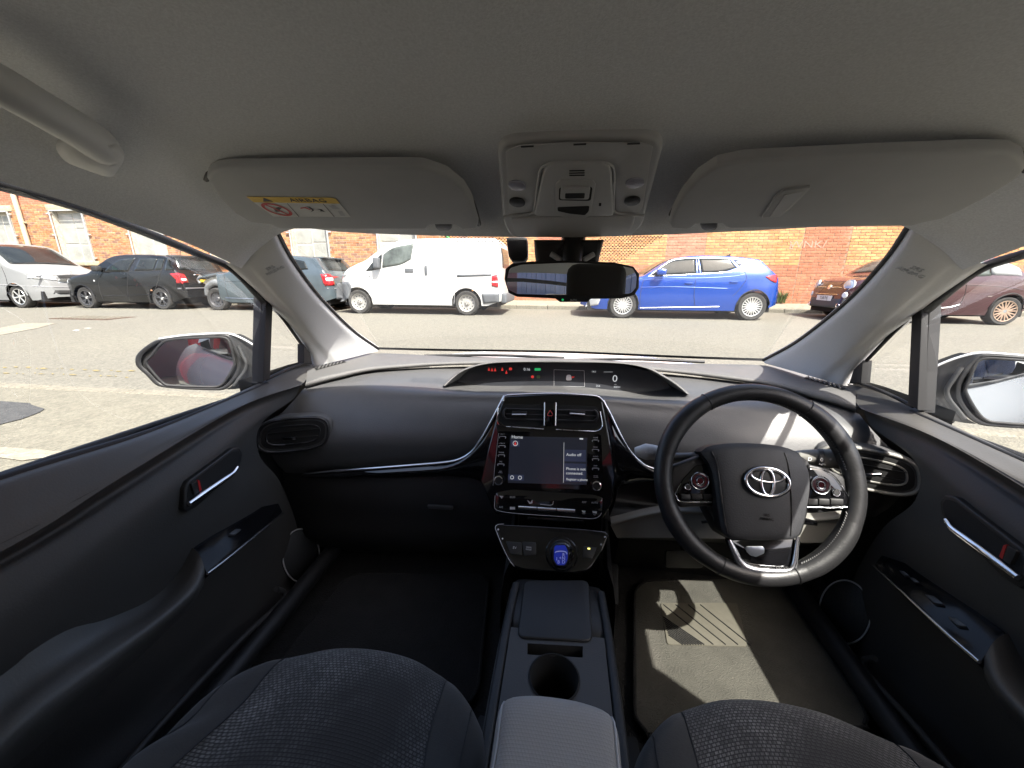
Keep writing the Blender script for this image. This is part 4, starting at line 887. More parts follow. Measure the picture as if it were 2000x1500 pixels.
# emblem: three interlocking ellipses
ec = wl(*wc(980,405)); bv2 = BVHTree.FromObject(bag, bpy.context.evaluated_depsgraph_get())
hh, _, _, _ = bv2.ray_cast(CAM, (ec-CAM).normalized()); hh = hh or ec
slab('emblem_plate', disc_pts(hh+Wn*.004, Wn, .0385, 40, Wx, .0270), Wn, .008, M_DARK, sw, .002)
def ell(cx_, cy_, rx, ry, r_, nm, fl=.7): tube(nm, [hh+Wn*.0055+Wx*(cx_+rx*math.cos(2*math.pi*i/28))+Wy*(cy_+ry*math.sin(2*math.pi*i/28)) for i in range(28)], r_, M_CHROME, sw, seg=10, closed=True, n=72, flat=fl, up=Wn)
ell(0, 0, .0345, .0235, .0030, 'emblem_outer_ring'); ell(0, .0105, .0265, .0105, .0024, 'emblem_bar_ring'); ell(0, -.0005, .0100, .0215, .0026, 'emblem_upright_ring')
text('embossed_lettering', 'SRS\nAIRBAG', bv2.ray_cast(CAM, ray(1497,1010).normalized())[0]+Wn*.0006, Wx, Wn, .0046, M_RECESS, sw, ext=.0003)
# column, cowl and stalks
tube('steering_column', [W(0,0,-.03), W(0,-.01,-.10), W(0,.0,-.20)], [.055,.06,.06], M_DARK, CAR, seg=20)
stk = tube('wiper_stalk', [P(1420,890,y=.735), P(1330,893,y=.735), P(1298,892,y=.735)], [.010,.009,.009], M_PAD, CAR, seg=12)
tube('stalk_tip', [P(1300,887,y=.728), P(1275,883,y=.725), P(1248,882,y=.722), P(1240,882,y=.722)], [.010,.014,.016,.008], M_GREY, stk, seg=14)
text('stalk_marking', 'AUTO', P(1268,884,y=.706), (1,0,-.03), (0,-1,.1), .004, M_WHITE, stk)
st2 = tube('light_stalk', [P(1540,893,y=.735), P(1575,893,y=.73), P(1635,897,y=.715), P(1650,898,y=.712)], [.010,.014,.0175,.016], M_TRAY, CAR, seg=16)
tube('stalk_band', [P(1596,894,y=.7235), P(1606,895,y=.721)], .0172, M_PAD, st2, seg=16, n=3)
for a, b, s_ in ((1582,897,'D'), (1605,898,'0'), (1622,899,'*')): text('stalk_marking', s_, P(a, b, y=.703), (1,0,-.05), (0,-1,.1), .007, M_WHITE, st2)
text('stalk_marking', 'AUTO', P(1606,907,y=.704), (1,0,-.05), (0,-1,.1), .003, M_WHITE, st2)
tube('cruise_lever', [P(1560,1015,y=.70), P(1595,1022,y=.69)], [.010,.007], M_PIANO, CAR, seg=8, flat=.5, up=(0,0,1))
# ------------------------------------------------------------------ doors
def door(side):
    f = (lambda p: V(p)) if side == 1 else mx
    def ext(r_, back):      # carry a row on behind the viewer
        r_ = [V(p) for p in r_]; l = r_[-1]
        return r_+[V((back[0], .1, back[1])), V((back[0], -.2, back[2]))]
    r0 = ext([P(612,712,x=-.716), P(570,722,x=-.716), P(518,743,x=-.716), P(300,838,x=-.714), P(0,933,x=-.712)], (-.712,.742,.745))
    r1 = ext([P(606,728,x=-.70), P(565,739,x=-.70), P(510,760,x=-.695), P(300,848,x=-.69), P(0,950,x=-.69)], (-.69,.742,.745))
    r2 = ext([P(592,748,x=-.675), P(490,782,x=-.668), P(280,885,x=-.666), P(0,1030,x=-.664)], (-.664,.70,.70))
    r3 = ext([P(588,752,x=-.672), P(470,794,x=-.662), P(240,930,x=-.658), P(0,1078,x=-.656)], (-.656,.68,.68))
    r3b = ext([P(585,757,x=-.690), P(472,803,x=-.684), P(245,945,x=-.682), P(0,1098,x=-.680)], (-.680,.665,.665))
    r4 = ext([P(572,780,x=-.690), P(470,820,x=-.676), P(255,962,x=-.668), P(0,1120,x=-.664)], (-.664,.64,.64))
    r5 = ext([P(510,828,x=-.680), P(440,880,x=-.660), P(240,1030,x=-.652), P(0,1205,x=-.65)], (-.65,.58,.58))
    r6 = ext([P(506,888,x=-.682), P(430,950,x=-.660), P(240,1110,x=-.652), P(0,1290,x=-.65)], (-.65,.52,.52))
    r7 = ext([P(545,938,x=-.684), P(490,995,x=-.666), P(330,1110,x=-.66), P(60,1290,x=-.66)], (-.66,.49,.48))
    r8 = ext([P(575,1010,x=-.690), P(530,1040,x=-.680), P(400,1140,x=-.675), P(150,1320,x=-.672)], (-.672,.44,.43))
    r9 = ext([P(590,1080,x=-.695), P(550,1120,x=-.69), P(450,1220,x=-.685), P(250,1400,x=-.685)], (-.685,.38,.37))
    r10 = ext([P(605,1150,x=-.69), P(570,1190,x=-.67), P(480,1300,x=-.655), P(330,1430,x=-.65)], (-.65,.22,.22))
    rows = [r0, r1, r2, r3, r3b, r4, r5, r6, r7, r8, r9, r10]
    d = grid('door_panel', [[f(p) for p in r_] for r_ in rows], M_DOOR, CAR, 60, 80)
    # upper ledge in the lighter plastic
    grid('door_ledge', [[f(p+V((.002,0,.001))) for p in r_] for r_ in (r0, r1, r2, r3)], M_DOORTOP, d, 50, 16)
    grid('door_liner', [[f(V((-.735,.80,.72))), f(V((-.735,.82,.45))), f(V((-.735,.82,.18)))], [f(V((-.715,-.2,.74))), f(V((-.70,-.2,.45))), f(V((-.70,-.2,.18)))]], M_DARK, d, 8, 8)
    # armrest moulded into the panel: junction, pull cup, crest, face, lower edge, underside
    def row(pts, tail): return [P(a, b, x=x_) for a, b, x_ in pts]+[V(t) for t in tail]
    A0 = row([(372,1068,-.664),(340,1125,-.668),(290,1172,-.668),(200,1212,-.662),(130,1226,-.660),(55,1262,-.660),(0,1312,-.660)], [(-.66,.15,.535),(-.66,-.2,.53)])
    A1 = row([(382,1074,-.650),(352,1135,-.648),(300,1188,-.645),(205,1240,-.642),(120,1290,-.640),(45,1345,-.640),(-20,1390,-.640)], [(-.64,.12,.530),(-.64,-.2,.525)])
    A2 = row([(392,1088,-.632),(366,1142,-.622),(305,1200,-.616),(205,1268,-.612),(105,1335,-.612),(20,1400,-.612),(-40,1450,-.612)], [(-.612,.10,.518),(-.612,-.2,.515)])
    A3 = row([(400,1115,-.616),(378,1152,-.604),(310,1212,-.600),(205,1290,-.598),(95,1372,-.598),(10,1440,-.598),(-50,1500,-.598)], [(-.598,.10,.49),(-.598,-.2,.49)])
    A4 = row([(398,1140,-.620),(380,1165,-.610),(312,1228,-.606),(212,1310,-.604),(105,1395,-.604),(20,1465,-.604),(-40,1520,-.604)], [(-.604,.10,.465),(-.604,-.2,.465)])
    A5 = row([(392,1150,-.655),(376,1180,-.655),(312,1245,-.655),(215,1335,-.655),(110,1425,-.655),(25,1500,-.655),(-40,1560,-.655)], [(-.655,.10,.44),(-.655,-.2,.44)])
    grid('armrest_pad', [[f(p) for p in r_] for r_ in (A0, A1, A2, A3, A4, A5)], M_DOORTOP, d, 60, 36)
    nose_ = [r_[0] for r_ in (A0, A1, A2, A3, A4, A5)]
    mesh('armrest_nose', [f(p) for p in nose_]+[f(p+V((-.03,.012,-.01))) for p in nose_], [(k, k+1, k+7, k+6) for k in range(5)], M_DOORTOP, d)
    # switch panel in gloss black
    pl = plane3(f(P(378,1072,x=-.658)), f(P(535,985,x=-.668)), f(P(402,1122,x=-.612)))
    def q(a, b, off=0.):       # pixel on the left door, mirrored for the right one
        p = plL(a, b, 0); return f(p)+pl.n*off
    plL = plane3(P(378,1072,x=-.658), P(535,985,x=-.668), P(402,1122,x=-.612))
    sp = slab('switch_panel', rpoly([q(a, b, .004) for a, b in ((376,1072),(440,1030),(508,992),(542,985),(550,1002),(470,1070),(402,1124),(392,1100))], .12, 3), pl.n, .02, M_GLOSS, d, .002)
    tube('switch_panel_chrome', [q(a, b, .004) for a, b in ((403,1124),(450,1088),(510,1038),(552,1004))], [.003,.003,.0022,.001], M_SILVER, d, seg=8, n=24)
    sw_ = [(442,1046)] if side == 1 else [(420,1074),(452,1046),(486,1020),(500,1012)]
    for i, (a, b) in enumerate(sw_):
        s_ = 1.0 if (side == 1 or i < 2) else .55
        slab('window_switch', rpoly([q(a+dx*s_, b+dy*s_, .009) for dx, dy in ((0,3),(14,-7),(26,-7),(13,4))], .15, 2), pl.n, .005, M_SWITCH, d, .0015)
    # inner door release
    hp = [(361,955),(368,940),(430,894),(455,875),(468,873),(475,886),(471,905),(455,928),(385,990),(366,1000),(360,995)]
    HP = plane3(P(365,960,x=-.650), P(470,880,x=-.657), P(365,1000,x=-.648))
    hn = HP.n if side == 1 else V((-HP.n.x, HP.n.y, HP.n.z))
    hd = slab('release_bezel', rpoly([f(HP(a, b, .006)) for a, b in hp], .25, 4), hn, .02, M_DARK, d, .003, 3)
    slab('release_recess', rpoly([f(HP(a, b, .0066)) for a, b in ((367,958),(372,944),(432,900),(456,882),(466,881),(470,889),(466,905),(450,925),(384,981),(368,991),(365,985))], .25, 4), hn, .0006, M_RECESS, d)
    tube('door_release', [f(HP(a, b, .012)) for a, b in ((369,984),(400,962),(435,938),(455,924),(464,912))], [.0045,.0062,.0066,.006,.0035], M_CHROME, d, seg=10, n=30)
    slab('lock_lever', rpoly([f(HP(a, b, .011)) for a, b in ((374,945),(386,937),(391,960),(380,967))], .2, 2), hn, .006, M_DARK, d, .001)
    slab('lock_red_mark', [f(HP(a, b, .0115)) for a, b in ((386,937),(390,939),(394,957),(390,960))], hn, .003, M_RED if False else mat('lock_red', (.45,.02,.02), .4), d)
    # speaker grille and pocket
    sc = P(588,1085,x=-.672); SPN = (V((.9,-.35,.25))).normalized()
    SP = Plane(sc, SPN); SPn = SP.n if side == 1 else V((-SP.n.x, SP.n.y, SP.n.z))
    slab('speaker_grille', [f(SP(588+34*math.cos(t*.2618), 1085+50*math.sin(t*.2618), .002)) for t in range(24)], SPn, .006, M_DARK, d, .002)
    tube('speaker_rim', [f(SP(588+36*math.cos(t*.2618), 1085+52*math.sin(t*.2618), .003)) for t in range(24)], .0018, M_GREY, d, seg=6, closed=True, n=50)
    bm = bmesh.new()
    for i in range(-4, 5):
        for j in range(-6, 7):
            if (i/4.6)**2+(j/6.8)**2 < 1: bmesh.ops.create_icosphere(bm, subdivisions=1, radius=.0011, matrix=Matrix.Translation(f(SP(588+i*6.6, 1085+j*6.6, .0025))))
    tag(bm_obj('grille_dots', bm, M_RECESS, d), kind='stuff')
    lip = [P(540,1150,x=-.635), P(556,1158,x=-.635), P(545,1180,x=-.63), P(480,1240,x=-.625), P(400,1322,x=-.62), P(310,1420,x=-.615), P(240,1500,x=-.61), V((-.612,.2,.28)), V((-.612,-.2,.28))]
    tube('pocket_lip', [f(p) for p in lip], .006, M_DOOR, d, seg=8, n=60)
    grid('door_pocket', [[f(p) for p in lip[1:]], [f(p+V((0,.01,-.10))) for p in lip[1:]]], M_DARK, d, 30, 6)
    # sill trim on the floor
    tube('sill_trim', [f(p) for p in (V((-.62,1.0,.24)), V((-.615,.75,.235)), V((-.61,.5,.235)), V((-.61,.2,.235)), V((-.61,-.2,.235)))], .022, M_DARK, CAR, seg=10)
    return d
door(1); door(-1)

# ------------------------------------------------------------------ front seats
def seat(xc, dy, side):
    # across: outer bolster -> inner bolster; rows front underside -> front roll -> back
    wdt = .188
    prof = [(-1.06,-.10),(-1.10,-.03),(-1.06,.020),(-.94,.036),(-.80,.030),(-.70,.012),(-.62,.004),(-.35,.0),(0,.0),(.35,.0),(.62,.004),(.70,.012),(.80,.030),(.94,.036),(1.06,.020),(1.10,-.03),(1.06,-.10)]
    rows = []
    for y_, z_, k in ((.405,.30,.88),(.430,.36,.92),(.440,.41,.95),(.428,.436,.97),(.40,.447,.99),(.35,.450,1.0),(.27,.444,1.02),(.17,.434,1.04),(.06,.426,1.05),(-.06,.43,1.05)):
        rows.append([V((xc+a*wdt*k*(1.0 if abs(a) < .9 else 1.0), y_+dy-(abs(a)**2.5)*(.075 if y_ > .34 else .03), z_+(b*(1.15 if y_ < .2 else .75 if y_ < .3 else .42) if z_ > .40 else b*.25)-(abs(a)**2)*(.012 if y_ > .34 else .0))) for a, b in prof])
    fine = loft_pts(rows, 66, 60)
    st = empty('front_seat', (0,0,0), CAR)
    def sub(name, i0, i1, m_): return grid(name, [r_[i0:i1+1] for r_ in fine], m_, st, keep=True)
    a_, b_ = 17, 48
    sub('side_bolster', 0, a_, M_SEATB); sub('cushion_centre', a_, b_, M_SEATC); sub('side_bolster', b_, 65, M_SEATB)
    for k in (a_, b_): tube('seam', [r_[k]+V((0,0,.0004)) for r_ in fine[8::3]], .0011, M_BLACK, st, seg=5, n=40)
    for k in (10, 55): tube('piping', [r_[k]+V((0,0,.0003)) for r_ in fine[6::3]], .0009, M_BLACK, st, seg=5, n=40)
    # backrest with head restraint behind the viewpoint's sides
    br = []
    for t, y_, z_ in ((0,-.06,.40),(.2,-.10,.52),(.5,-.17,.68),(.8,-.24,.84),(1,-.28,.93),(1.05,-.33,.95),(1.0,-.40,.92)):
        br.append([V((xc+a*.215*(1-.12*t), y_+dy+(.04 if abs(a) > .8 else 0), z_)) for a in (-1.05,-.95,-.6,0,.6,.95,1.05)])
    grid('backrest', br, M_SEATB, st, 24, 24)
    box('head_restraint', (xc-.12,-.42+dy,.95), (xc+.12,-.32+dy,1.12), M_SEATB, st, .04, 3)
    box('seat_base', (xc-.20,-.05+dy,.20), (xc+.20,.37+dy,.35), M_DARK, st, .02, 2)
    for sx in (-1, 1): box('seat_rail', (xc+sx*.17-.02,.0,.19), (xc+sx*.17+.02,.50+dy,.225), M_DARK, st, .004)
    return st
seat(-.256, .012, 1); seat(.328, .014, -1)
# the second roll of the passenger cushion near the lens
# ------------------------------------------------------------------ floor mats, pedals
def fmat(pts, lbl_, heel):
    z = .218
    o = slab('floor_mat', rpoly([P(a, b, z=z) for a, b in pts], .15, 4), (0,0,1), .010, M_MAT, None, .003)
    tag(o, lbl_, 'floor mat', 'mats on the cabin floor'); pp = [P(a, b, z=z) for a, b in pts]
    tube('mat_binding', rpoly([p+V((0,0,-.002)) for p in pp], .15, 4), .004, M_CARPET, o, seg=6, closed=True, n=80)
    if heel:
        slab('heel_pad', rpoly([P(a, b, z=z+.003) for a, b in heel], .06, 3), (0,0,1), .004, M_HEEL, o, .001)
        for k in range(13):
            t = k/12.
            a0 = V((heel[0][0], heel[0][1]+10, 0)).lerp(V((heel[3][0]+3, heel[3][1]-18, 0)), t) if k > 3 else V((heel[0][0]+6+k*24, heel[0][1]+4, 0))
            a1 = a0+V((115, 78 if k > 3 else 92, 0))
            if a1.y > heel[2][1]-3:
                s_ = (heel[2][1]-3-a0.y)/(a1.y-a0.y); a1 = a0.lerp(a1, max(.1, s_))
            tube('heel_rib', [P(a0.x, a0.y, z=z+.0036), P(a1.x, a1.y, z=z+.0036)], .0016, M_CARPET, o, seg=5, n=3)
    return o
fmat([(1240,1135),(1560,1125),(1640,1250),(1700,1420),(1240,1440)], 'grey driver floor mat with ribbed heel pad in a patch of sun', [(1290,1177),(1440,1177),(1460,1262),(1303,1258)])
fmat([(680,1120),(955,1120),(930,1380),(480,1380)], 'dark passenger floor mat in the shadow in front of the left seat', None).data.materials[0] = mat('shaded_mat_pile', (.012,.0115,.011), 1.0, bump=(350,1.0,.003), var=.25, vscale=20)  # darker copy of the mat pile, footwell shade put into its colour
pd = slab('accelerator_pedal', rpoly([P(a, b, y=c) for a, b, c in ((1180,1100,.86),(1208,1102,.86),(1208,1182,.80),(1186,1186,.80))], .2, 3), (0,-.8,.6), .012, M_DARK, CAR, .003)
pd2 = slab('brake_pedal', rpoly([P(a, b, y=.86) for a, b in ((1300,1075),(1375,1075),(1375,1110),(1300,1110))], .2, 3), (0,-.85,.5), .012, M_DARK, CAR, .003)
tube('pedal_arm', [P(1335,1090,y=.875), P(1335,1040,y=.95)], .008, M_DARK, pd2, seg=8)
grid('tunnel_side', [[V((XC-.13,.95,.20)), V((XC-.125,.95,.4)), V((XC-.11,.95,.52))], [V((XC-.12,.65,.20)), V((XC-.115,.65,.38)), V((XC-.10,.68,.43))]], M_CARPET, CAR, 8, 8)
grid('tunnel_side', [[V((XC+.13,.95,.20)), V((XC+.125,.95,.4)), V((XC+.11,.95,.52))], [V((XC+.12,.65,.20)), V((XC+.115,.65,.38)), V((XC+.10,.68,.43))]], M_DARK, CAR, 8, 8)
stackside = [[V((XC-.115,.86,.56)), V((XC-.10,.80,.52)), V((XC-.085,.70,.44))], [V((XC-.115,.95,.40)), V((XC-.10,.80,.36)), V((XC-.09,.70,.34))]]
grid('console_cheek', stackside, M_DARK, CAR, 8, 6); grid('console_cheek', [[V((2*XC-p.x, p.y, p.z)) for p in r_] for r_ in stackside], M_DARK, CAR, 8, 6)

# ------------------------------------------------------------------ door mirrors
M_MB = mat('mirror_black', (.015,.0155,.0165), .42, bump=(500,.2,.0004)); M_MG = mat('mirror_grey', (.035,.036,.037), .5, bump=(500,.2,.0004))
def dmirror(side):
    f = (lambda p: V(p)) if side == 1 else mx
    MP = Plane(P(380,705,y=.90), V((.50,-1,.07)))
    def c(x, y): return 250+x*.155, 630+y*.155
    nn = MP.n if side == 1 else V((-MP.n.x, MP.n.y, MP.n.z))
    rim = [(95,490),(105,420),(160,350),(280,260),(390,210),(600,175),(900,150),(1230,145),(1300,165),(1340,230),(1400,340),(1440,470),(1420,620),(1330,760),(1230,840),(1100,855),(700,840),(420,810),(330,765),(230,660),(120,560)]
    r1 = cr([f(MP(*c(*q))) for q in rim], 72, True)
    cen_ = sum(r1, V())/72
    def scl(k, dep, up=0.): return [cen_+(p-cen_)*k+V((0,0,up))-nn*dep for p in r1]
    def closed(r_): return r_+[r_[0]]
    ms = grid('door_mirror', [closed(r_) for r_ in (scl(.90,-.002), scl(.955,-.006), scl(.99,-.004), scl(1.0,.004))], M_MB, CAR, keep=True)
    sh = grid('mirror_shell', [closed(r_) for r_ in (scl(1.0,.004), scl(1.005,.02,.002), scl(.97,.06), scl(.82,.10), scl(.5,.13), scl(.02,.14))], M_PAINT, ms, keep=True)
    gl = [(230,500),(300,420),(420,270),(540,215),(900,190),(1180,185),(1260,210),(1290,270),(1345,480),(1330,560),(1240,720),(1170,790),(1060,812),(560,795),(450,765),(330,640)]
    gp = cr([f(MP(*c(*q), .001)) for q in gl], 60, True)
    slab('mirror_back', cr([f(MP(*c(*q), -.006)) for q in rim], 60, True), nn, .004, M_RECESS, ms)
    # glass tilted to show the flank of the car
    gc = sum(gp, V())/60
    gn = ((CAM-gc).normalized()+V((.10 if side == 1 else -.10,-1,.02)).normalized()).normalized()
    gp2 = []
    for p in gp:
        d_ = p-gc; gp2.append(gc+d_-nn*(d_.dot(gn)/gn.dot(nn))*.0+gn*0)
    slab('mirror_glass', [gc+(p-gc)*.99+nn*.0015 for p in gp], nn, .003, M_MIRROR, ms)
    tube('glass_rim', [p+nn*.0015 for p in gp], .0035, M_BLACK, ms, seg=8, closed=True, n=90)
    # arm between the glass housing and the door
    arm_ = [[(1290,165),(1340,160),(1450,210),(1600,300),(1690,390)], [(1360,330),(1430,340),(1510,390),(1610,470),(1690,520)], [(1430,520),(1470,530),(1530,560),(1610,600),(1690,620)], [(1330,770),(1400,760),(1470,700),(1560,650),(1690,640)], [(1230,842),(1340,840),(1480,820),(1560,810),(1690,800)]]
    MQ = [MP(*c(*q)) for q in arm_[0]]
    rows = []
    for r_ in arm_:
        rows.append([f(MP(*c(*q), .004+.010*k*(1 if i in (1, 2, 3) else 0)*.6 - .012*k)) for i, (k, q) in enumerate(zip((0,1,2,3,4), r_))])
    ar_ = grid('mirror_arm', rows, M_MB, ms, 20, 20)
    tube('arm_crease', [f(MP(*c(*q), .006)) for q in ((1390,290),(1450,420),(1490,520),(1470,610),(1390,720),(1330,800))], .0045, M_MG, ms, seg=8, n=30)
    grid('mirror_arm_back', [[p-nn*.05 for p in r_] for r_ in rows], M_MB, ms, 12, 12)
    tube('shell_top_edge', [f(MP(*c(*q), .002)) for q in ((390,205),(700,162),(1000,142),(1240,138),(1380,175),(1520,245),(1650,330))], .0026, M_PAINT, ms, seg=8, n=40)
    box('mirror_foot', f(MP(*c(1600,760), -.05))-V((.03,.03,.02)), f(MP(*c(1600,760), -.05))+V((.03,.03,.02)), M_MB, ms, .008)
dmirror(1); dmirror(-1)
# ------------------------------------------------------------------ street
SL = .017
def gz(y): return SL*(y-3.0) if y > 3 else 0.0
def PG(px, py):
    d = ray(px, py); t = (CAM.z+SL*3)/(SL*d.y-d.z); p = CAM+d*t
    return p if p.y > 3 else P(px, py, z=0)
def ground_mat(name, c, c2, sc, grit, rough=.95, big=None):
    mt = bpy.data.materials.new(name); mt.use_nodes = True; MATS[name] = mt
    n = mt.node_tree; b = n.nodes['Principled BSDF']; b.inputs['Roughness'].default_value = rough; b.inputs['Specular IOR Level'].default_value = .25
    ge = n.nodes.new('ShaderNodeNewGeometry')
    a = n.nodes.new('ShaderNodeTexNoise'); a.inputs['Scale'].default_value = sc; a.inputs['Detail'].default_value = 6; a.inputs['Roughness'].default_value = .7
    v = n.nodes.new('ShaderNodeTexVoronoi'); v.inputs['Scale'].default_value = grit
    w_ = n.nodes.new('ShaderNodeTexNoise'); w_.inputs['Scale'].default_value = .35; w_.inputs['Detail'].default_value = 4
    for q in (a, v, w_): n.links.new(ge.outputs['Position'], q.inputs['Vector'])
    r = n.nodes.new('ShaderNodeValToRGB'); r.color_ramp.elements[0].color = (*c, 1); r.color_ramp.elements[1].color = (*c2, 1)
    r.color_ramp.elements[0].position = .30; r.color_ramp.elements[1].position = .72
    n.links.new(a.outputs['Fac'], r.inputs['Fac'])
    r2 = n.nodes.new('ShaderNodeValToRGB'); r2.color_ramp.elements[0].color = (.62,.62,.62,1); r2.color_ramp.elements[1].color = (1.25,1.24,1.2,1)
    n.links.new(v.outputs['Color'], r2.inputs['Fac'])
    m1 = n.nodes.new('ShaderNodeMixRGB'); m1.blend_type = 'MULTIPLY'; m1.inputs[0].default_value = .75
    n.links.new(r.outputs[0], m1.inputs[1]); n.links.new(r2.outputs[0], m1.inputs[2])
    r3 = n.nodes.new('ShaderNodeValToRGB'); r3.color_ramp.elements[0].color = (.82,.82,.84,1); r3.color_ramp.elements[1].color = (1.12,1.10,1.04,1)
    n.links.new(w_.outputs['Fac'], r3.inputs['Fac'])
    m2 = n.nodes.new('ShaderNodeMixRGB'); m2.blend_type = 'MULTIPLY'; m2.inputs[0].default_value = 1
    n.links.new(m1.outputs[0], m2.inputs[1]); n.links.new(r3.outputs[0], m2.inputs[2]); n.links.new(m2.outputs[0], b.inputs['Base Color'])
    bp = n.nodes.new('ShaderNodeBump'); bp.inputs['Strength'].default_value = .5; bp.inputs['Distance'].default_value = .01
    n.links.new(v.outputs['Distance'], bp.inputs['Height']); n.links.new(bp.outputs[0], b.inputs['Normal'])
    return mt
M_ROAD = ground_mat('road_asphalt', (.128,.124,.107), (.172,.166,.143), 18, 60)
M_FORE = ground_mat('worn_tarmac', (.135,.129,.107), (.178,.170,.140), 6, 70)
M_PAVE = ground_mat('pavement_concrete', (.19,.175,.14), (.26,.245,.20), 4, 40)
M_KERB = ground_mat('kerb_concrete', (.155,.145,.118), (.21,.198,.165), 5, 50)
M_PATCH = ground_mat('fresh_tarmac', (.050,.052,.055), (.075,.077,.080), 20, 80)
M_PALE = ground_mat('pale_concrete', (.20,.185,.15), (.26,.24,.20), 5, 60)
def sheet(name, pts, mt, kind='structure', parent=None):
    o = mesh(name, pts, [tuple(range(len(pts)))], mt, parent, smooth=False)
    if kind: tag(o, kind=kind)
    return o
YK = 11.45
g = mesh('road', [(-150,2.90,-.012),(150,2.90,-.012),(150,3.0,0),(-150,3.0,0),(150,YK,gz(YK)),(-150,YK,gz(YK))], [(0,1,2,3),(3,2,4,5)], M_ROAD, smooth=False); tag(g, kind='structure')
g = mesh('forecourt', [(-150,-300,0.006),(150,-300,0.006),(150,2.78,0.006),(-150,2.78,0.006)], [(0,1,2,3)], M_FORE, smooth=False); tag(g, kind='structure')
zk = gz(YK)
g = mesh('pavement', [(-150,YK+.13,zk+.105),(150,YK+.13,zk+.105),(150,13.4,zk+.20),(-150,13.4,zk+.20),(150,300,zk+.2),(-150,300,zk+.2)], [(0,1,2,3),(3,2,4,5)], M_PAVE, smooth=False); tag(g, kind='structure')
kb = empty('kerb_line', (0,YK,zk)); tag(kb, kind='structure')
kn2 = empty('near_kerb_line', (0,2.84,0)); tag(kn2, kind='structure')
bm = bmesh.new(); bmesh.ops.create_cube(bm, size=1.0)
for v_ in bm.verts: v_.co = V((v_.co.x*.905, v_.co.y*.125, v_.co.z*.26))
bmesh.ops.bevel(bm, geom=bm.edges[:], offset=.012, segments=1, affect='EDGES')
kme = bpy.data.meshes.new('kerb_stone'); bm.to_mesh(kme); bm.free(); kme.materials.append(M_KERB)
for i in range(-26, 22):
    o = bpy.data.objects.new('kerb_stone', kme); COL.objects.link(o); o.parent = kb
    o.location = (i*.915+random.uniform(-.003,.003), .065+random.uniform(-.004,.004), -.022+random.uniform(-.004,.004)); o.rotation_euler = (0,0,random.uniform(-.004,.004))
for i in range(-12, 10):
    o = bpy.data.objects.new('kerb_stone', kme); COL.objects.link(o); o.parent = kn2
    o.location = (i*.915+.3, 0, -.118+random.uniform(-.003,.003)); o.rotation_euler = (0,0,random.uniform(-.006,.006))
def gpoly(name, pix, mt, off, parent=None):
    return sheet(name, [PG(a, b)+V((0,0,off)) for a, b in pix], mt, 'structure')
gpoly('tarmac_patch', [(-40,783),(20,787),(60,790),(62,793),(88,801),(78,808),(60,815),(40,822),(0,832),(-60,845)], M_PATCH, .012)
gpoly('concrete_strip', [(-120,862),(0,876),(70,881),(130,886),(100,896),(45,903),(0,897),(-120,885)], M_PALE, .012)
gpoly('worn_road_patch', [(-100,655),(0,641),(45,632),(110,631.5),(75,641),(0,655),(-100,678)], M_PALE, .006)
M_YLINE = ground_mat('worn_yellow_paint', (.27,.215,.085), (.17,.15,.10), 25, 60); M_WLINE = ground_mat('worn_white_paint', (.42,.41,.38), (.30,.29,.27), 25, 60)
yl = empty('worn_yellow_lines', PG(130,722)); tag(yl, kind='structure')
random.seed(11)
for row, y0 in enumerate((717, 728)):
    x_ = 5.
    while x_ < 250:
        l_ = random.uniform(3, 17); t_ = random.uniform(.5, 1.8); yy_ = y0+(x_*.035)+random.uniform(-1.2, 1.2)
        k_ = [(x_, yy_), (x_+l_*.5, yy_-t_*.6), (x_+l_, yy_+.5), (x_+l_*.6, yy_+t_), (x_+l_*.2, yy_+t_*.8)]
        o = mesh('paint_fleck', [PG(a, b)+V((0,0,.006)) for a, b in k_], [(0,1,2,3,4)], M_YLINE, yl, smooth=False)
        x_ += l_+random.uniform(2, 24)
wl_ = empty('worn_white_marks', PG(155,643)); tag(wl_, kind='structure')
for k_ in ([(141,646),(150,644),(157,645),(150,647.5)], [(162,641.5),(172,640.5),(181,641.2),(172,642.5)]): mesh('paint_fleck', [PG(a, b)+V((0,0,.006)) for a, b in k_], [(0,1,2,3)], M_WLINE, wl_, smooth=False)
# iron manhole cover in the road
mc = PG(184,621); M_IRON = mat('rusty_iron', (.085,.055,.04), .7, var=.4, vscale=12)
mh = slab('manhole_cover', [mc+V((a,b,.010)) for a, b in ((-.75,-.33),(.75,-.33),(.75,.33),(-.75,.33))], (0,0,1), .02, M_IRON); tag(mh, 'rusty iron manhole cover set in the road before the black hatchback', 'manhole cover')
for k in range(7): box('cover_rib', mc+V((-.62+k*.19,-.27,.010)), mc+V((-.53+k*.19,.27,.022)), M_KERB, mh)

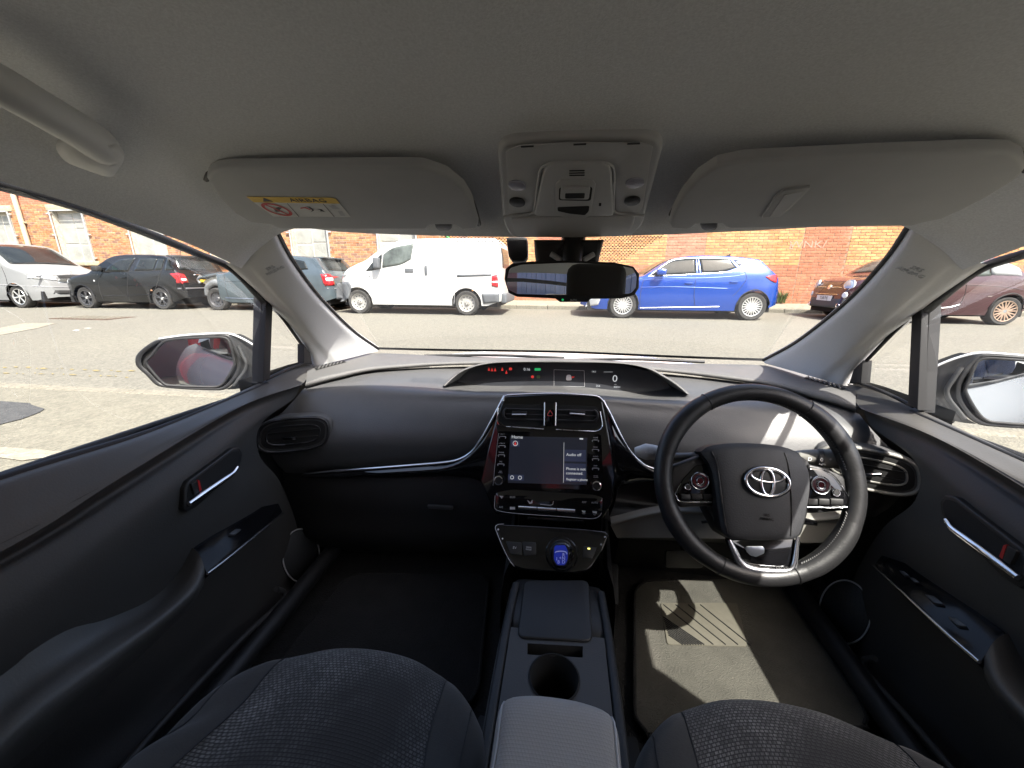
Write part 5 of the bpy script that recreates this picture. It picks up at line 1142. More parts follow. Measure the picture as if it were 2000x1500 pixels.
# ------------------------------------------------------------------ brick buildings
def brick_mat(name, cols, dark, seedv):
    mt = bpy.data.materials.new(name); mt.use_nodes = True; MATS[name] = mt
    n = mt.node_tree; b = n.nodes['Principled BSDF']; b.inputs['Roughness'].default_value = .92; b.inputs['Specular IOR Level'].default_value = .2
    ge = n.nodes.new('ShaderNodeNewGeometry'); oi = n.nodes.new('ShaderNodeObjectInfo')
    ad = n.nodes.new('ShaderNodeMath'); ad.operation = 'ADD'; fr = n.nodes.new('ShaderNodeMath'); fr.operation = 'FRACT'
    n.links.new(ge.outputs['Random Per Island'], ad.inputs[0]); n.links.new(oi.outputs['Random'], ad.inputs[1]); n.links.new(ad.outputs[0], fr.inputs[0])
    r = n.nodes.new('ShaderNodeValToRGB'); r.color_ramp.interpolation = 'CONSTANT' if len(cols) > 3 else 'LINEAR'
    e = r.color_ramp.elements
    for i, c in enumerate(cols):
        if i < 2: e[i].position = i/len(cols); e[i].color = (*c, 1)
        else: x = e.new(i/len(cols)); x.color = (*c, 1)
    n.links.new(fr.outputs[0], r.inputs['Fac'])
    nz = n.nodes.new('ShaderNodeTexNoise'); nz.inputs['Scale'].default_value = 9; nz.inputs['Detail'].default_value = 6; n.links.new(ge.outputs['Position'], nz.inputs['Vector'])
    r3 = n.nodes.new('ShaderNodeValToRGB'); r3.color_ramp.elements[0].color = (*dark, 1); r3.color_ramp.elements[0].position = .3; r3.color_ramp.elements[1].color = (1.1,1.1,1.1,1); r3.color_ramp.elements[1].position = .62
    n.links.new(nz.outputs['Fac'], r3.inputs['Fac'])
    m2 = n.nodes.new('ShaderNodeMixRGB'); m2.blend_type = 'MULTIPLY'; m2.inputs[0].default_value = 1
    n.links.new(r.outputs[0], m2.inputs[1]); n.links.new(r3.outputs[0], m2.inputs[2]); n.links.new(m2.outputs[0], b.inputs['Base Color'])
    return mt
M_BR_OLD = brick_mat('old_orange_brick', [(.43,.205,.090),(.39,.170,.072),(.46,.245,.115),(.36,.155,.072),(.25,.135,.09),(.44,.215,.095),(.41,.20,.105)], (.62,.60,.58), 1)
M_BR_TAN = brick_mat('tan_brick', [(.46,.245,.10),(.50,.28,.125),(.42,.21,.09)], (.82,.8,.78), 2)
M_BR_RED = brick_mat('red_brick', [(.39,.155,.085),(.42,.175,.10),(.36,.14,.08)], (.8,.78,.76), 3)
M_BR_PINK = brick_mat('faded_red_brick', [(.41,.19,.12),(.44,.21,.135),(.38,.17,.11)], (.8,.78,.76), 4)
M_BR_PNT = brick_mat('painted_red_brick', [(.41,.14,.08),(.42,.145,.085),(.40,.138,.08)], (.85,.83,.8), 5)
M_MORT = mat('mortar_light', (.34,.25,.17), .95, var=.2, vscale=20); M_MORTD = mat('mortar_brown', (.27,.18,.12), .95, var=.2, vscale=20)
YW = 12.9
def brick_face(parent, x0, x1, z0, z1, bw, bh, jt, pick, cut, depth, seen, limit=300):
    """every brick is a small bevelled block; the 300 that show largest are objects, the rest one mesh per colour"""
    bl = {}
    rows_ = int((z1-z0)/bh); cand = []
    for r_ in range(rows_):
        z_ = z0+r_*bh; off = (.5 if r_ % 2 else 0)*bw
        x_ = x0-off
        while x_ < x1:
            for a, b in cut(max(x_, x0), min(x_+bw, x1), z_+bh/2):
                if b-a > .05: cand.append(((a+b)/2, z_+bh/2, b-a-jt, bh-jt))
            x_ += bw
    rank = sorted(range(len(cand)), key=lambda i: (not seen(cand[i][0], cand[i][1]), (cand[i][0]-CAM.x)**2))
    single = set(rank[:limit]); acc = {}; cache = {}
    def blk(cx, cz, w_, h_, y_, vs, fs, jx):
        c = .006; b0 = len(vs)
        o = [(-w_/2,-h_/2),(w_/2,-h_/2),(w_/2,h_/2),(-w_/2,h_/2)]
        i_ = [(-w_/2+c,-h_/2+c),(w_/2-c,-h_/2+c),(w_/2-c,h_/2-c),(-w_/2+c,h_/2-c)]
        vs += [(cx+a, y_+.012, cz+b) for a, b in o]+[(cx+a, y_+jx, cz+b) for a, b in i_]
        fs += [(b0+4,b0+5,b0+6,b0+7)]+[(b0+k, b0+(k+1) % 4, b0+4+(k+1) % 4, b0+4+k) for k in range(4)]
    for i, (cx, cz, w_, h_) in enumerate(cand):
        m_ = pick(cx, cz); jx = random.uniform(-.004, .002)
        if i in single:
            key = (round(w_, 3), m_.name)
            if key not in cache:
                vs, fs = [], []; blk(0, 0, w_, h_, 0, vs, fs, 0)
                me = bpy.data.meshes.new('brick'); me.from_pydata(vs, [], fs); me.materials.append(m_); cache[key] = me
            o = bpy.data.objects.new('brick', cache[key]); COL.objects.link(o); o.parent = parent
            o.location = V((cx, YW-depth+jx, cz))-V(parent.location)
        else:
            A = acc.setdefault(m_.name, ([], [])); blk(cx, cz, w_, h_, YW-depth, A[0], A[1], jx)
    for k, (vs, fs) in acc.items():
        q = V(parent.location)
        tag(mesh('brickwork', [V(v)-q for v in vs], fs, MATS[k], parent, smooth=False), kind='stuff')
    for ch in parent.children:
        if ch.name.startswith('brickwork'): ch.matrix_parent_inverse = Matrix.Identity(4)
def proj_in(x_, z_, y_=YW):
    a, b = pj((x_, y_, z_)); return a, b
def seen_left(x_, z_):
    a, b = proj_in(x_, z_)
    return (655 < a < 735 and 450 < b < 520) or (560 < a < 600 and 450 < b < 560) or (20 < a < 420 and 360 < b < 500 and b > 345+a*.36)
def seen_right(x_, z_):
    a, b = proj_in(x_, z_)
    return (1190 < a < 1780 and 442 < b < 500) or (1525 < a < 1600 and 440 < b < 590)
WINS = [(-21.95,-20.62),(-18.78,-17.40),(-15.62,-14.25),(-12.48,-11.12),(-9.32,-7.96),(-6.20,-4.86)]
WZ0, WZ1 = 1.55, 3.33
LB = empty('brick_building', (-13, YW, .3)); tag(LB, 'old orange brick building with barred windows behind the parked cars on the left', 'building')
RB = empty('brick_building', (5, YW, .3)); tag(RB, 'newer tan brick building with red brick piers behind the blue hatchback', 'building')
XS = -2.3
def cut_l(a, b, z_):
    for p, q in WINS:
        if WZ0-.15 < z_ < WZ0: p, q = p-.12, q+.12
        elif WZ1 < z_ < WZ1+.19: p, q = p-.14, q+.14
        elif not WZ0 <= z_ <= WZ1: continue
        if p < b and a < q: return [(a, min(b, p)), (max(a, q), b)]
    return [(a, b)]
brick_face(LB, -24.5, XS, .30, 4.42,   .232, .0755, .010, lambda x_, z_: M_BR_PNT if z_ > 3.55 and x_ < -10 else M_BR_OLD, cut_l, 0.0, seen_left)
def pick_r(x_, z_):
    if 6.85 < x_ < 8.08: return M_BR_RED
    if 3.04 < x_ < 4.16: return M_BR_PINK
    if -.9 < x_ < .2: return M_BR_RED
    if 10.7 < x_ < 11.9: return M_BR_RED
    if z_ < 1.40: return M_BR_RED
    return M_BR_TAN
PIERS = (-.9,.2,3.04,4.16,6.85,8.08,10.7,11.9)
def cut_r(a, b, z_):
    for p in PIERS:
        if a < p < b: return [(a, p+.004), (p+.004, b)]
    return [(a, b)]
brick_face(RB, XS+.02, 13.0, .30, 3.6, .268, .0805, .010, pick_r, cut_r, 0.0, seen_right)
# backing walls (mortar) round the window openings, reaching above and beyond the frame
def wallbox(name, par, x0, x1, z0, z1, m_, y0=YW+.006, y1=YW+.35):
    o = box(name, (x0,y0,z0), (x1,y1,z1), m_, par, smooth=False); return o
xs_ = [-24.5]+[v for w_ in WINS for v in w_]+[XS]
for i in range(0, len(xs_), 2): wallbox('mortar_wall', LB, xs_[i], xs_[i+1], .2, 4.42, M_MORT)
for a, b in WINS: wallbox('mortar_wall', LB, a, b, .2, WZ0-.15, M_MORT); wallbox('mortar_wall', LB, a, b, WZ1+.19, 4.42, M_MORT)
wallbox('mortar_wall', RB, XS+.01, 13.0, .2, 3.6, M_MORTD)
wallbox('upper_wall', LB, -24.5, XS, 4.425, 5.6, M_BR_PNT, YW+.002); wallbox('upper_wall', RB, XS+.01, 13., 3.605, 5.2, M_BR_TAN, YW+.002)
wallbox('far_wall', LB, -70, -24.51, .2, 5.6, M_BR_OLD); wallbox('far_wall', RB, 13.01, 60, .2, 5.2, M_BR_RED)
M_STONE = mat('stone_lintel', (.36,.31,.21), .9, var=.2, vscale=8); M_GRILL = mat('galvanised_bar', (.36,.37,.36), .55); M_SASH = mat('chalky_paint', (.52,.49,.42), .8, var=.12, vscale=20); M_PANE = mat('dusty_pane', (.30,.30,.27), .35, var=.18, vscale=3); M_REVEAL = mat('reveal_render', (.40,.37,.30), .9, var=.25, vscale=12)
for wi, (a, b) in enumerate(WINS):
    wn = box('window', (a,YW+.16,WZ0), (b,YW+.22,WZ1), M_SASH, LB, smooth=False)
    box('lintel', (a-.14,YW-.03,WZ1), (b+.14,YW+.2,WZ1+.19), M_STONE, wn, .01); box('sill', (a-.12,YW-.09,WZ0-.15), (b+.12,YW+.2,WZ0), M_STONE, wn, .01)
    box('reveal', (a,YW+.006,WZ0), (a+.04,YW+.16,WZ1), M_REVEAL, wn, smooth=False); box('reveal', (b-.04,YW+.006,WZ0), (b,YW+.16,WZ1), M_REVEAL, wn, smooth=False)
    cw = (b-a-.16)/2; rh = (WZ1-WZ0-.12)/3
    for i in range(2):
        for j in range(3):
            xa = a+.06+i*(cw+.04); za = WZ0+.05+j*rh
            pn = box('pane', (xa,YW+.150,za), (xa+cw,YW+.158,za+rh-.035), M_PANE, wn, smooth=False)
            pn.rotation_euler = (random.uniform(-.004,.004),0,0)
    # security frame standing off the wall with its bars and brackets
    for p, q in (((a-.02,WZ0),(a+.02,WZ1)),((b-.02,WZ0),(b+.02,WZ1)),((a,WZ1-.03),(b,WZ1+.01)),((a,WZ0),(b,WZ0+.03))): box('grille_bar', (p[0],YW-.07,p[1]), (q[0],YW-.045,q[1]), M_GRILL, wn, smooth=False)
    for z_ in (WZ0+.92, WZ1-.12, WZ0+.10):
        box('bracket', (a-.14,YW-.06,z_), (a+.02,YW-.03,z_+.035), M_GRILL, wn, smooth=False); box('bracket', (b-.02,YW-.06,z_), (b+.14,YW-.03,z_+.035), M_GRILL, wn, smooth=False)
# downpipes
dp = tube('drainpipe', [V((-20.05,YW-.09,.4)), V((-20.05,YW-.09,2.4)), V((-20.05,YW-.09,5.4))], .075, mat('pipe_cream', (.42,.36,.26), .7, var=.2, vscale=6), None, seg=12); tag(dp, 'cream cast drainpipe on the old brick wall above the silver van', 'drainpipe')
for z_ in (1.2, 2.9, 3.9): box('pipe_bracket', (-20.16,YW-.10,z_), (-19.94,YW-.005,z_+.06), M_STONE, dp)
gp_ = tube('drainpipe', [V((-3.78,YW-.07,.4)), V((-3.78,YW-.07,2.0)), V((-3.78,YW-.07,4.2))], .06, mat('pipe_green', (.12,.36,.12), .5, var=.2, vscale=6), None, seg=12); tag(gp_, 'bright green drainpipe on the brick wall just above the white van', 'drainpipe')
for z_ in (1.2, 2.9): box('pipe_bracket', (-3.87,YW-.08,z_), (-3.69,YW-.005,z_+.05), M_STONE, gp_)
gf = text('graffiti', 'WNK/', V((6.98,YW-.0045,2.0)), (1,0,0), (0,-1,0), .20, mat('chalk_paint', (.46,.24,.175), .9), RB, squeeze=1.3, ext=.0005); gf.location = (0,0,0)
text('graffiti', 'L', V((6.55,YW-.0045,1.95)), (1,0,0), (0,-1,0), .18, MATS['chalk_paint'], RB, ext=.0005)
# weeds at the foot of the wall
M_WEED = mat('weed_leaf', (.10,.13,.035), .7, var=.4, vscale=6)
def weed(x_, y_, h_, label):
    bm = bmesh.new()
    for k in range(46):
        a = random.uniform(0, 6.28); l_ = h_*random.uniform(.4, 1.0); s_ = random.uniform(.1, .5)*h_; wd = random.uniform(.008, .02)
        b0 = V((x_+random.uniform(-.12,.12), y_+random.uniform(-.05,.05), zk+.19)); tp_ = b0+V((math.cos(a)*s_, math.sin(a)*s_*.6, l_)); md_ = b0.lerp(tp_, .55)+V((0,0,l_*.12)); sd = V((-math.sin(a), math.cos(a), 0))*wd
        v_ = [bm.verts.new(q) for q in (b0-sd*.5, b0+sd*.5, md_+sd, tp_, md_-sd)]; bm.faces.new((v_[0],v_[1],v_[2],v_[4])); bm.faces.new((v_[2],v_[3],v_[4]))
    tag(bm_obj('weed', bm, M_WEED, None, smooth=False), label, 'weed')
weed(6.50, YW-.10, .42, 'tall weed growing at the wall foot behind the blue hatchback'); weed(10.6, YW-.1, .40, 'weed at the wall foot behind the maroon car tail'); weed(10.0, YW-.35, .25, 'low grassy weed on the pavement past the maroon car rear wheel')

# ------------------------------------------------------------------ workshop behind the viewer (seen in the mirrors)
WB = empty('workshop', (0,-8,0)); tag(WB, 'workshop behind the car with red pillars and a blue grey shutter, seen in mirrors', 'building')
M_SHUT = mat('shutter_blue', (.20,.24,.34), .45); M_REDP = mat('red_paint', (.50,.03,.04), .45)
for k in range(40): box('shutter_slat', (.4+k*.10,-7.02 if k % 2 else -7.0,.02), (.495+k*.10,-6.95 if k % 2 else -6.93,3.2), M_SHUT, WB, smooth=False)
for x_ in (-6.2,-4.4,-1.4,-.2,4.7): box('red_pillar', (x_,-7.2,0.01), (x_+.28,-6.85,3.4), M_REDP, WB, smooth=False)
box('red_fascia', (-12,-7.25,3.2), (8,-6.8,4.0), M_REDP, WB, smooth=False); box('back_wall', (-12,-9.4,0.01), (12,-9.2,3.9), mat('workshop_wall', (.16,.15,.14), .9), WB, smooth=False)
box('brick_side', (-12,-7.1,0.01), (-6.3,-6.9,3.2), M_BR_OLD, WB, smooth=False)
# ------------------------------------------------------------------ parked vehicles
M_TYRE = mat('tyre_rubber', (.030,.029,.027), .85, var=.3, vscale=15); M_CGLASS = mat('car_window', (.016,.019,.019), .05, spec=.28, var=.5, vscale=1.5)
M_CGLASSL = mat('car_window_pale', (.075,.088,.08), .08, spec=.3, var=.6, vscale=2.5); M_UNDER = mat('underbody', (.008,.008,.008), .9); M_TRIMG = mat('grey_bumper_plastic', (.085,.092,.10), .6, var=.1, vscale=8)
M_ALLOY = mat('alloy_wheel', (.62,.62,.60), .3, metal=.7); M_ALLOYD = mat('dark_alloy', (.10,.10,.105), .35, metal=.6); M_STEEL = mat('steel_wheel', (.40,.39,.36), .5, metal=.4); M_BRONZE = mat('bronze_alloy', (.42,.30,.22), .35, metal=.6)
M_TAIL = mat('tail_lamp_red', (.45,.015,.02), .12, coat=.6); M_HEADL = mat('headlamp_clear', (.55,.57,.58), .08, coat=.6, metal=.3); M_CWHITE = mat('lamp_white', (.75,.75,.75), .2)
M_PLATEY = mat('plate_yellow', (.75,.50,.05), .45); M_PLATEW = mat('plate_white', (.70,.71,.70), .45); M_INK = mat('plate_ink', (.01,.01,.01), .5); M_SEAM = mat('panel_gap', (.02,.02,.02), .8)
M_SEAML = mat('panel_gap_pale', (.30,.30,.31), .8)
def interp(pts, x_):
    if x_ <= pts[0][0]: return pts[0][1]
    for (a, b), (c, d) in zip(pts, pts[1:]):
        if x_ <= c:
            t = (x_-a)/(c-a) if c > a else 0; return b+(d-b)*t
    return pts[-1][1]
class Car:
    """u runs from the nose (0) to the tail (L), z from the ground; side -1 is the near side"""
    def __init__(s, name, label, cat, xf, ynear, d, L, W, prof, wheels, paint, zb=.20, belt=.95, roofw=.78, nose=.30, tail=.18, arch=.06, crown=.05, grp='vehicles parked along the far kerb'):
        s.xf, s.d, s.L, s.W, s.yc, s.z0 = xf, d, L, W, ynear+W/2, gz(ynear+.1)
        s.root = empty(name, (xf+d*L/2, s.yc, s.z0)); tag(s.root, label, cat, grp)
        s.paint = paint; s.wheels = wheels; top_ = max(p[1] for p in prof)
        fine = [(p.x, p.z) for p in cr([V((a, 0, b)) for a, b in prof], 240)]
        def top(u): return interp(fine, u)
        def bot(u):
            b = zb+max(0, (.35-u))*.25+max(0, u-(L-.4))*.35
            for wu, wr in wheels:
                R = wr+arch; du = abs(u-wu)
                if du < R: b = max(b, wr*.98+math.sqrt(max(0, R*R-du*du))*.98)
            return b
        def hw(u, z):
            k = 1.0
            if u < nose*2.2: k -= (1-u/(nose*2.2))**2.6*.34
            if u > L-tail*2.2: k -= ((u-(L-tail*2.2))/(tail*2.2))**2.6*.20
            if z < .45: q = .94+.06*min(1, max(0, (z-.12)/.33))
            elif z < belt: q = 1.0-.018*max(0, (z-.72)/(belt-.72))
            else: q = .982-(.982-roofw)*((z-belt)/max(.1, top_-belt))**1.15
            return W/2*k*q
        s.hw, s.top, s.bot = hw, top, bot
        us = sorted(set([round(L*i/70, 4) for i in range(71)]+[round(w_+k*(r_+arch), 4) for w_, r_ in wheels for k in (-1.02,-1,-.97,-.9,-.75,0,.75,.9,.97,1,1.02)]))
        us = [u for u in us if 0 <= u <= L]
        rings = []
        for u in us:
            zt = top(u); b = min(bot(u), zt-.03); ze = max(b+.01, zt-crown*1.6); ring_ = []
            for j in range(11):
                z = b+(ze-b)*j/10; ring_.append((hw(u, z), z))
            wv = hw(u, ze)
            ring_ += [(wv*.985, zt-crown*.8), (wv*.93, zt-crown*.35), (wv*.75, zt-crown*.08), (wv*.4, zt), (0, zt+.004)]
            rings.append([s.pt(u, -a, z) for a, z in ring_]+[s.pt(u, a, z) for a, z in ring_[-2::-1]])
        n_ = len(rings[0]); vs = [p for r_ in rings for p in r_]; fs = []
        for i in range(len(rings)-1):
            for j in range(n_-1):
                a = i*n_+j; fs.append((a, a+1, a+1+n_, a+n_))
        fs.append(tuple(range(n_))); fs.append(tuple((len(rings)-1)*n_+j for j in range(n_))[::-1])
        s.body = mesh('body', vs, fs, paint, s.root, smooth=True, sharp=50)
        bm = bmesh.new(); bm.from_mesh(s.body.data); bmesh.ops.recalc_face_normals(bm, faces=bm.faces[:]); bm.to_mesh(s.body.data); bm.free()
        s.body.data.set_sharp_from_angle(angle=rad(50))
        s.bvh = BVHTree.FromPolygons(vs, [f_ for f_ in fs])
        box('underbody', s.lo(.15, -.86, zb-.03), s.hi(L-.15, .86, zb+.25), M_UNDER, s.root, smooth=False)
    def pt(s, u, y, z): return V((s.xf+s.d*u, s.yc+y, s.z0+z))
    def lo(s, u, k, z): p = s.pt(u, s.W/2*k, z); return V((min(p.x, s.pt(s.L-u, 0, 0).x), p.y, p.z))
    def hi(s, u, k, z): p = s.pt(u, s.W/2*k, z); return V((max(p.x, s.pt(s.L-u, 0, 0).x), p.y, p.z))
    def cast(s, o, d): 
        h, n, _, _ = s.bvh.ray_cast(o, d); return h, n
    def proj(s, a, b, frm, off):
        """side: (u,z) from the near side; front/rear: (y,z) along the car; top: (u,y)"""
        if frm == 'side': o, d = s.pt(a, -3, b), V((0,1,0))
        elif frm == 'front': o, d = s.pt(-2, a, b), V((s.d,0,0))
        elif frm == 'rear': o, d = s.pt(s.L+2, a, b), V((-s.d,0,0))
        else: o, d = s.pt(a, b, 4), V((0,0,-1))
        h, n = s.cast(o, d)
        if h is None: return o+d*(3+ (0 if frm != 'side' else -s.W/2))
        if n.dot(d) > 0: n = -n
        return h+n*off
    def patch(s, name, rows, mt, frm='side', off=.005, nu=14, nv=6, parent=None):
        R = [cr([V((a, b, 0)) for a, b in r_], nu) if len(r_) > 2 else [V((r_[0][0], r_[0][1], 0)).lerp(V((r_[1][0], r_[1][1], 0)), i/(nu-1)) for i in range(nu)] for r_ in rows]
        if len(R) == 2: g = [[R[0][i].lerp(R[1][i], j/(nv-1)) for i in range(nu)] for j in range(nv)]
        else: g = [[cr([r_[i] for r_ in R], nv)[j] for i in range(nu)] for j in range(nv)]
        vs = [s.proj(p.x, p.y, frm, off) for r_ in g for p in r_]
        fs = [(j*nu+i, j*nu+i+1, (j+1)*nu+i+1, (j+1)*nu+i) for j in range(nv-1) for i in range(nu-1)]
        o = mesh(name, vs, fs, mt, parent or s.root); md = o.modifiers.new('s', 'SOLIDIFY'); md.thickness = .004; md.offset = 0
        return o
    def line(s, name, pts, r_=.006, mt=None, frm='side', off=.001, parent=None):
        P_ = cr([V((a, b, 0)) for a, b in pts], max(8, len(pts)*5)); return tube(name, [s.proj(p.x, p.y, frm, off) for p in P_], r_, mt or M_SEAM, parent or s.root, seg=5, n=len(P_))
    def handle(s, u, z, mt, l_=.17):
        c = s.proj(u, z, 'side', .012); return box('door_handle', c-V((l_/2,.014,.018)), c+V((l_/2,.014,.018)), mt, s.root, .008)
    def mirror(s, u, z, mt, w_=.20, h_=.15):
        c = s.proj(u, z, 'side', .10); o = box('wing_mirror', c-V((w_/2,.09,h_/2)), c+V((w_/2,.06,h_/2)), mt, s.root, .035, 3)
        return o
    def wheel(s, i, rim_mt, kind, nsp, side=-1, hub=None, ratio=.68):
        wu, wr = s.wheels[i]; y0 = side*(s.W/2-.03); c = s.pt(wu, y0, wr-.005); ax = V((0, side, 0)); tw = .20
        wt = empty('wheel', c, s.root)
        ri = wr*ratio
        lathe('tyre', [(ri*.97,-.02),(ri,-.004),(wr*.90,.006),(wr*.97,-.012),(wr,-.04),(wr,-tw+.03),(wr*.95,-tw)], c, ax, M_TYRE, wt, 40)
        lathe('rim', [(ri,.0),(ri*.95,-.008),(ri*.90,-.045),(ri*.3,-.055),(0,-.055)], c, ax, M_UNDER if kind != 'steel' else rim_mt, wt, 36)
        if kind != 'steel':
            lathe('rim_lip', [(ri*1.01,-.002),(ri*.99,.004),(ri*.93,.0),(ri*.91,-.02)], c, ax, rim_mt, wt, 36)
            lathe('hub', [(0,-.006),(ri*.16,-.008),(ri*.22,-.02),(ri*.22,-.05)], c, ax, hub or rim_mt, wt, 16)
            for k in range(nsp):
                a = 2*math.pi*k/nsp+.2
                subs = (-.17, .17) if kind == 'split' else (0,)
                for sp_ in subs:
                    r1, r2 = ri*.17, ri*.93; d1 = V((math.cos(a), 0, math.sin(a))); d2 = V((math.cos(a+sp_), 0, math.sin(a+sp_)))
                    tube('spoke', [c+d1*r1+ax*-.014, c+d2*r2+ax*-.006], [ri*.085, ri*(.055 if kind == 'split' else .10)], rim_mt, wt, seg=6, n=3, flat=.5, up=ax)
        else:
            for k in range(nsp):
                a = 2*math.pi*k/nsp; slab('rim_slot', disc_pts(c+V((math.cos(a), 0, math.sin(a)))*ri*.72+ax*-.044, ax, ri*.075, 8), ax, .003, M_UNDER, wt)
            lathe('hub', [(0,-.015),(ri*.25,-.02),(ri*.34,-.05)], c, ax, rim_mt, wt, 20)
            for k in range(4):
                a = 2*math.pi*k/4+.4; slab('wheel_bolt', disc_pts(c+V((math.cos(a), 0, math.sin(a)))*ri*.17+ax*-.012, ax, ri*.05, 6), ax, .006, M_UNDER, wt)
        return wt
    def wheels_all(s, rim, kind, nsp, hub=None, ratio=.68):
        for i in range(2): s.wheel(i, rim, kind, nsp, -1, hub, ratio); s.wheel(i, rim, kind, nsp, 1, hub, ratio)
    def plate(s, y, z, txt, mt, frm, w_=.52, h_=.11, squeeze=1.0):
        c = s.proj(y, z, frm, .03); n = V((-s.d, 0, 0)) if frm == 'front' else V((s.d, 0, 0)); ux_ = V((0, 0, 1)).cross(n)
        o = slab('number_plate', [c+ux_*a*w_/2+V((0,0,1))*b*h_/2 for a, b in ((-1,-1),(1,-1),(1,1),(-1,1))], n, .02, mt, s.root)
        text('plate_lettering', txt, c+n*.002, ux_, n, h_*.66, M_INK, o, squeeze=squeeze, ext=.0005); return o
def pix(cx, cy, s_, ynear, xf, d, z0):
    def f(x_, y_):
        p = P(cx+x_*s_, cy+y_*s_, y=ynear); return ((p.x-xf)*d, p.z-z0)
    return f

# white panel van
def white_van():
    yn = 9.45; xf = -5.78
    paint = mat('van_white_paint', (.50,.50,.48), .25, coat=.5, var=.03, vscale=3)
    c = Car('panel_van', 'white panel van with steel wheels parked in front of the old brick wall', 'van', xf, yn, 1, 4.32, 1.70,
        [(0,.52),(.02,.66),(.06,.80),(.14,.95),(.30,1.10),(.55,1.22),(.82,1.33),(1.05,1.48),(1.30,1.64),(1.55,1.75),(1.9,1.815),(2.3,1.835),(3.2,1.845),(3.9,1.84),(4.12,1.82),(4.20,1.74),(4.26,1.4),(4.30,1.0),(4.32,.5)],
        [(.575,.305),(3.41,.305)], paint, zb=.24, belt=1.10, roofw=.84, nose=.22, tail=.08, arch=.07, crown=.04)
    q = pix(640, 440, .18, yn, xf, 1, c.z0)
    c.wheels_all(M_STEEL, 'steel', 12)
    c.patch('cab_window', [[q(592,318), q(640,275), q(720,235), q(915,197)], [q(588,462), q(650,452), q(790,425), q(895,370)]], M_CGLASSL, nu=16, nv=8)
    c.patch('quarter_window', [[q(470,415), q(530,350), q(578,305)], [q(412,497), q(500,488), q(576,468)]], M_CGLASS)
    c.line('door_seam', [q(500,500), q(505,640), q(530,800), q(540,850)], .005, M_SEAML); c.line('door_seam', [q(965,165), q(962,400), q(968,640), q(985,830)], .006, M_SEAML)
    c.line('door_seam', [q(1380,165), q(1390,400), q(1405,600), q(1380,720), q(1370,850)], .006, M_SEAML)
    c.line('panel_crease', [q(1010,190), q(1010,340), q(1050,395), q(1380,395), q(1385,395)], .004, M_SEAML); c.line('panel_crease', [q(1000,182), q(1200,175), q(1375,172)], .006, M_SEAM)
    c.line('panel_crease', [q(975,612), q(1060,570), q(1120,555), q(1385,550)], .008, M_SEAML); c.line('fuel_flap', [q(905,820), q(900,680), q(915,655), q(965,652)], .004, M_SEAML)
    c.patch('slide_rail', [[q(1405,535), q(1775,528)], [q(1405,560), q(1775,545)]], M_TRIMG, nu=8, nv=3, off=.01)
    h1 = c.proj(*q(882,490), 'side', .008); box('door_handle', h1-V((.11,.012,.05)), h1+V((.11,.012,.05)), M_TRIMG, c.root, .02, 3)
    h2 = c.proj(*q(1066,490), 'side', .008); box('door_handle', h2-V((.035,.02,.11)), h2+V((.03,.02,.11)), M_TRIMG, c.root, .012, 2)
    m_ = c.mirror(*q(548,415), M_TRIMG, .15, .26)
    c.patch('tail_light', [[q(1780,550), q(1842,535)], [q(1780,660), q(1850,675)]], M_TAIL, off=.012, nu=6); c.patch('tail_lamp_lens', [[q(1782,608), q(1845,605)], [q(1784,625), q(1846,625)]], M_CWHITE, off=.016, nu=5, nv=3)
    c.patch('front_bumper', [[q(105,610), q(160,615), q(222,608)], [q(95,690), q(150,720), q(258,665)], [q(98,800), q(150,830), q(232,790)]], M_TRIMG, off=.012, nu=8, nv=8)
    c.patch('rear_bumper', [[q(1672,745), q(1860,740)], [q(1690,850), q(1860,835)]], M_TRIMG, off=.014, nu=8)
    c.patch('headlight', [[q(180,500), q(228,475)], [q(140,560), q(190,545)]], M_HEADL, off=.006, nu=6)
    c.patch('windscreen', [[(-.62,1.32),(0,1.34),(.62,1.32)], [(-.55,1.70),(0,1.74),(.55,1.70)]], M_CGLASS, 'front', nu=10)
    c.patch('rear_window', [[(-.60,1.15),(.60,1.15)], [(-.55,1.62),(.55,1.62)]], M_CGLASS, 'rear', nu=8)
    c.plate(0, .75, '', M_PLATEY, 'rear') if False else None
    box('rear_bumper_beam', c.pt(4.26,-.78,.30), c.pt(4.40,.78,.55), M_TRIMG, c.root, .04, 3)
    box('door_badge', c.proj(*q(455,556), 'side', .0)-V((.02,.01,.01)), c.proj(*q(455,556), 'side', .0)+V((.02,.01,.01)), M_TRIMG, c.root, .004)
white_van()

def hatch_common(c, front, rear, quarter=None, glass_m=M_CGLASS):
    c.patch('side_window', front, glass_m, nu=14, nv=7); c.patch('side_window', rear, glass_m, nu=14, nv=7)
    if quarter: c.patch('side_window', quarter, glass_m, nu=8, nv=5)

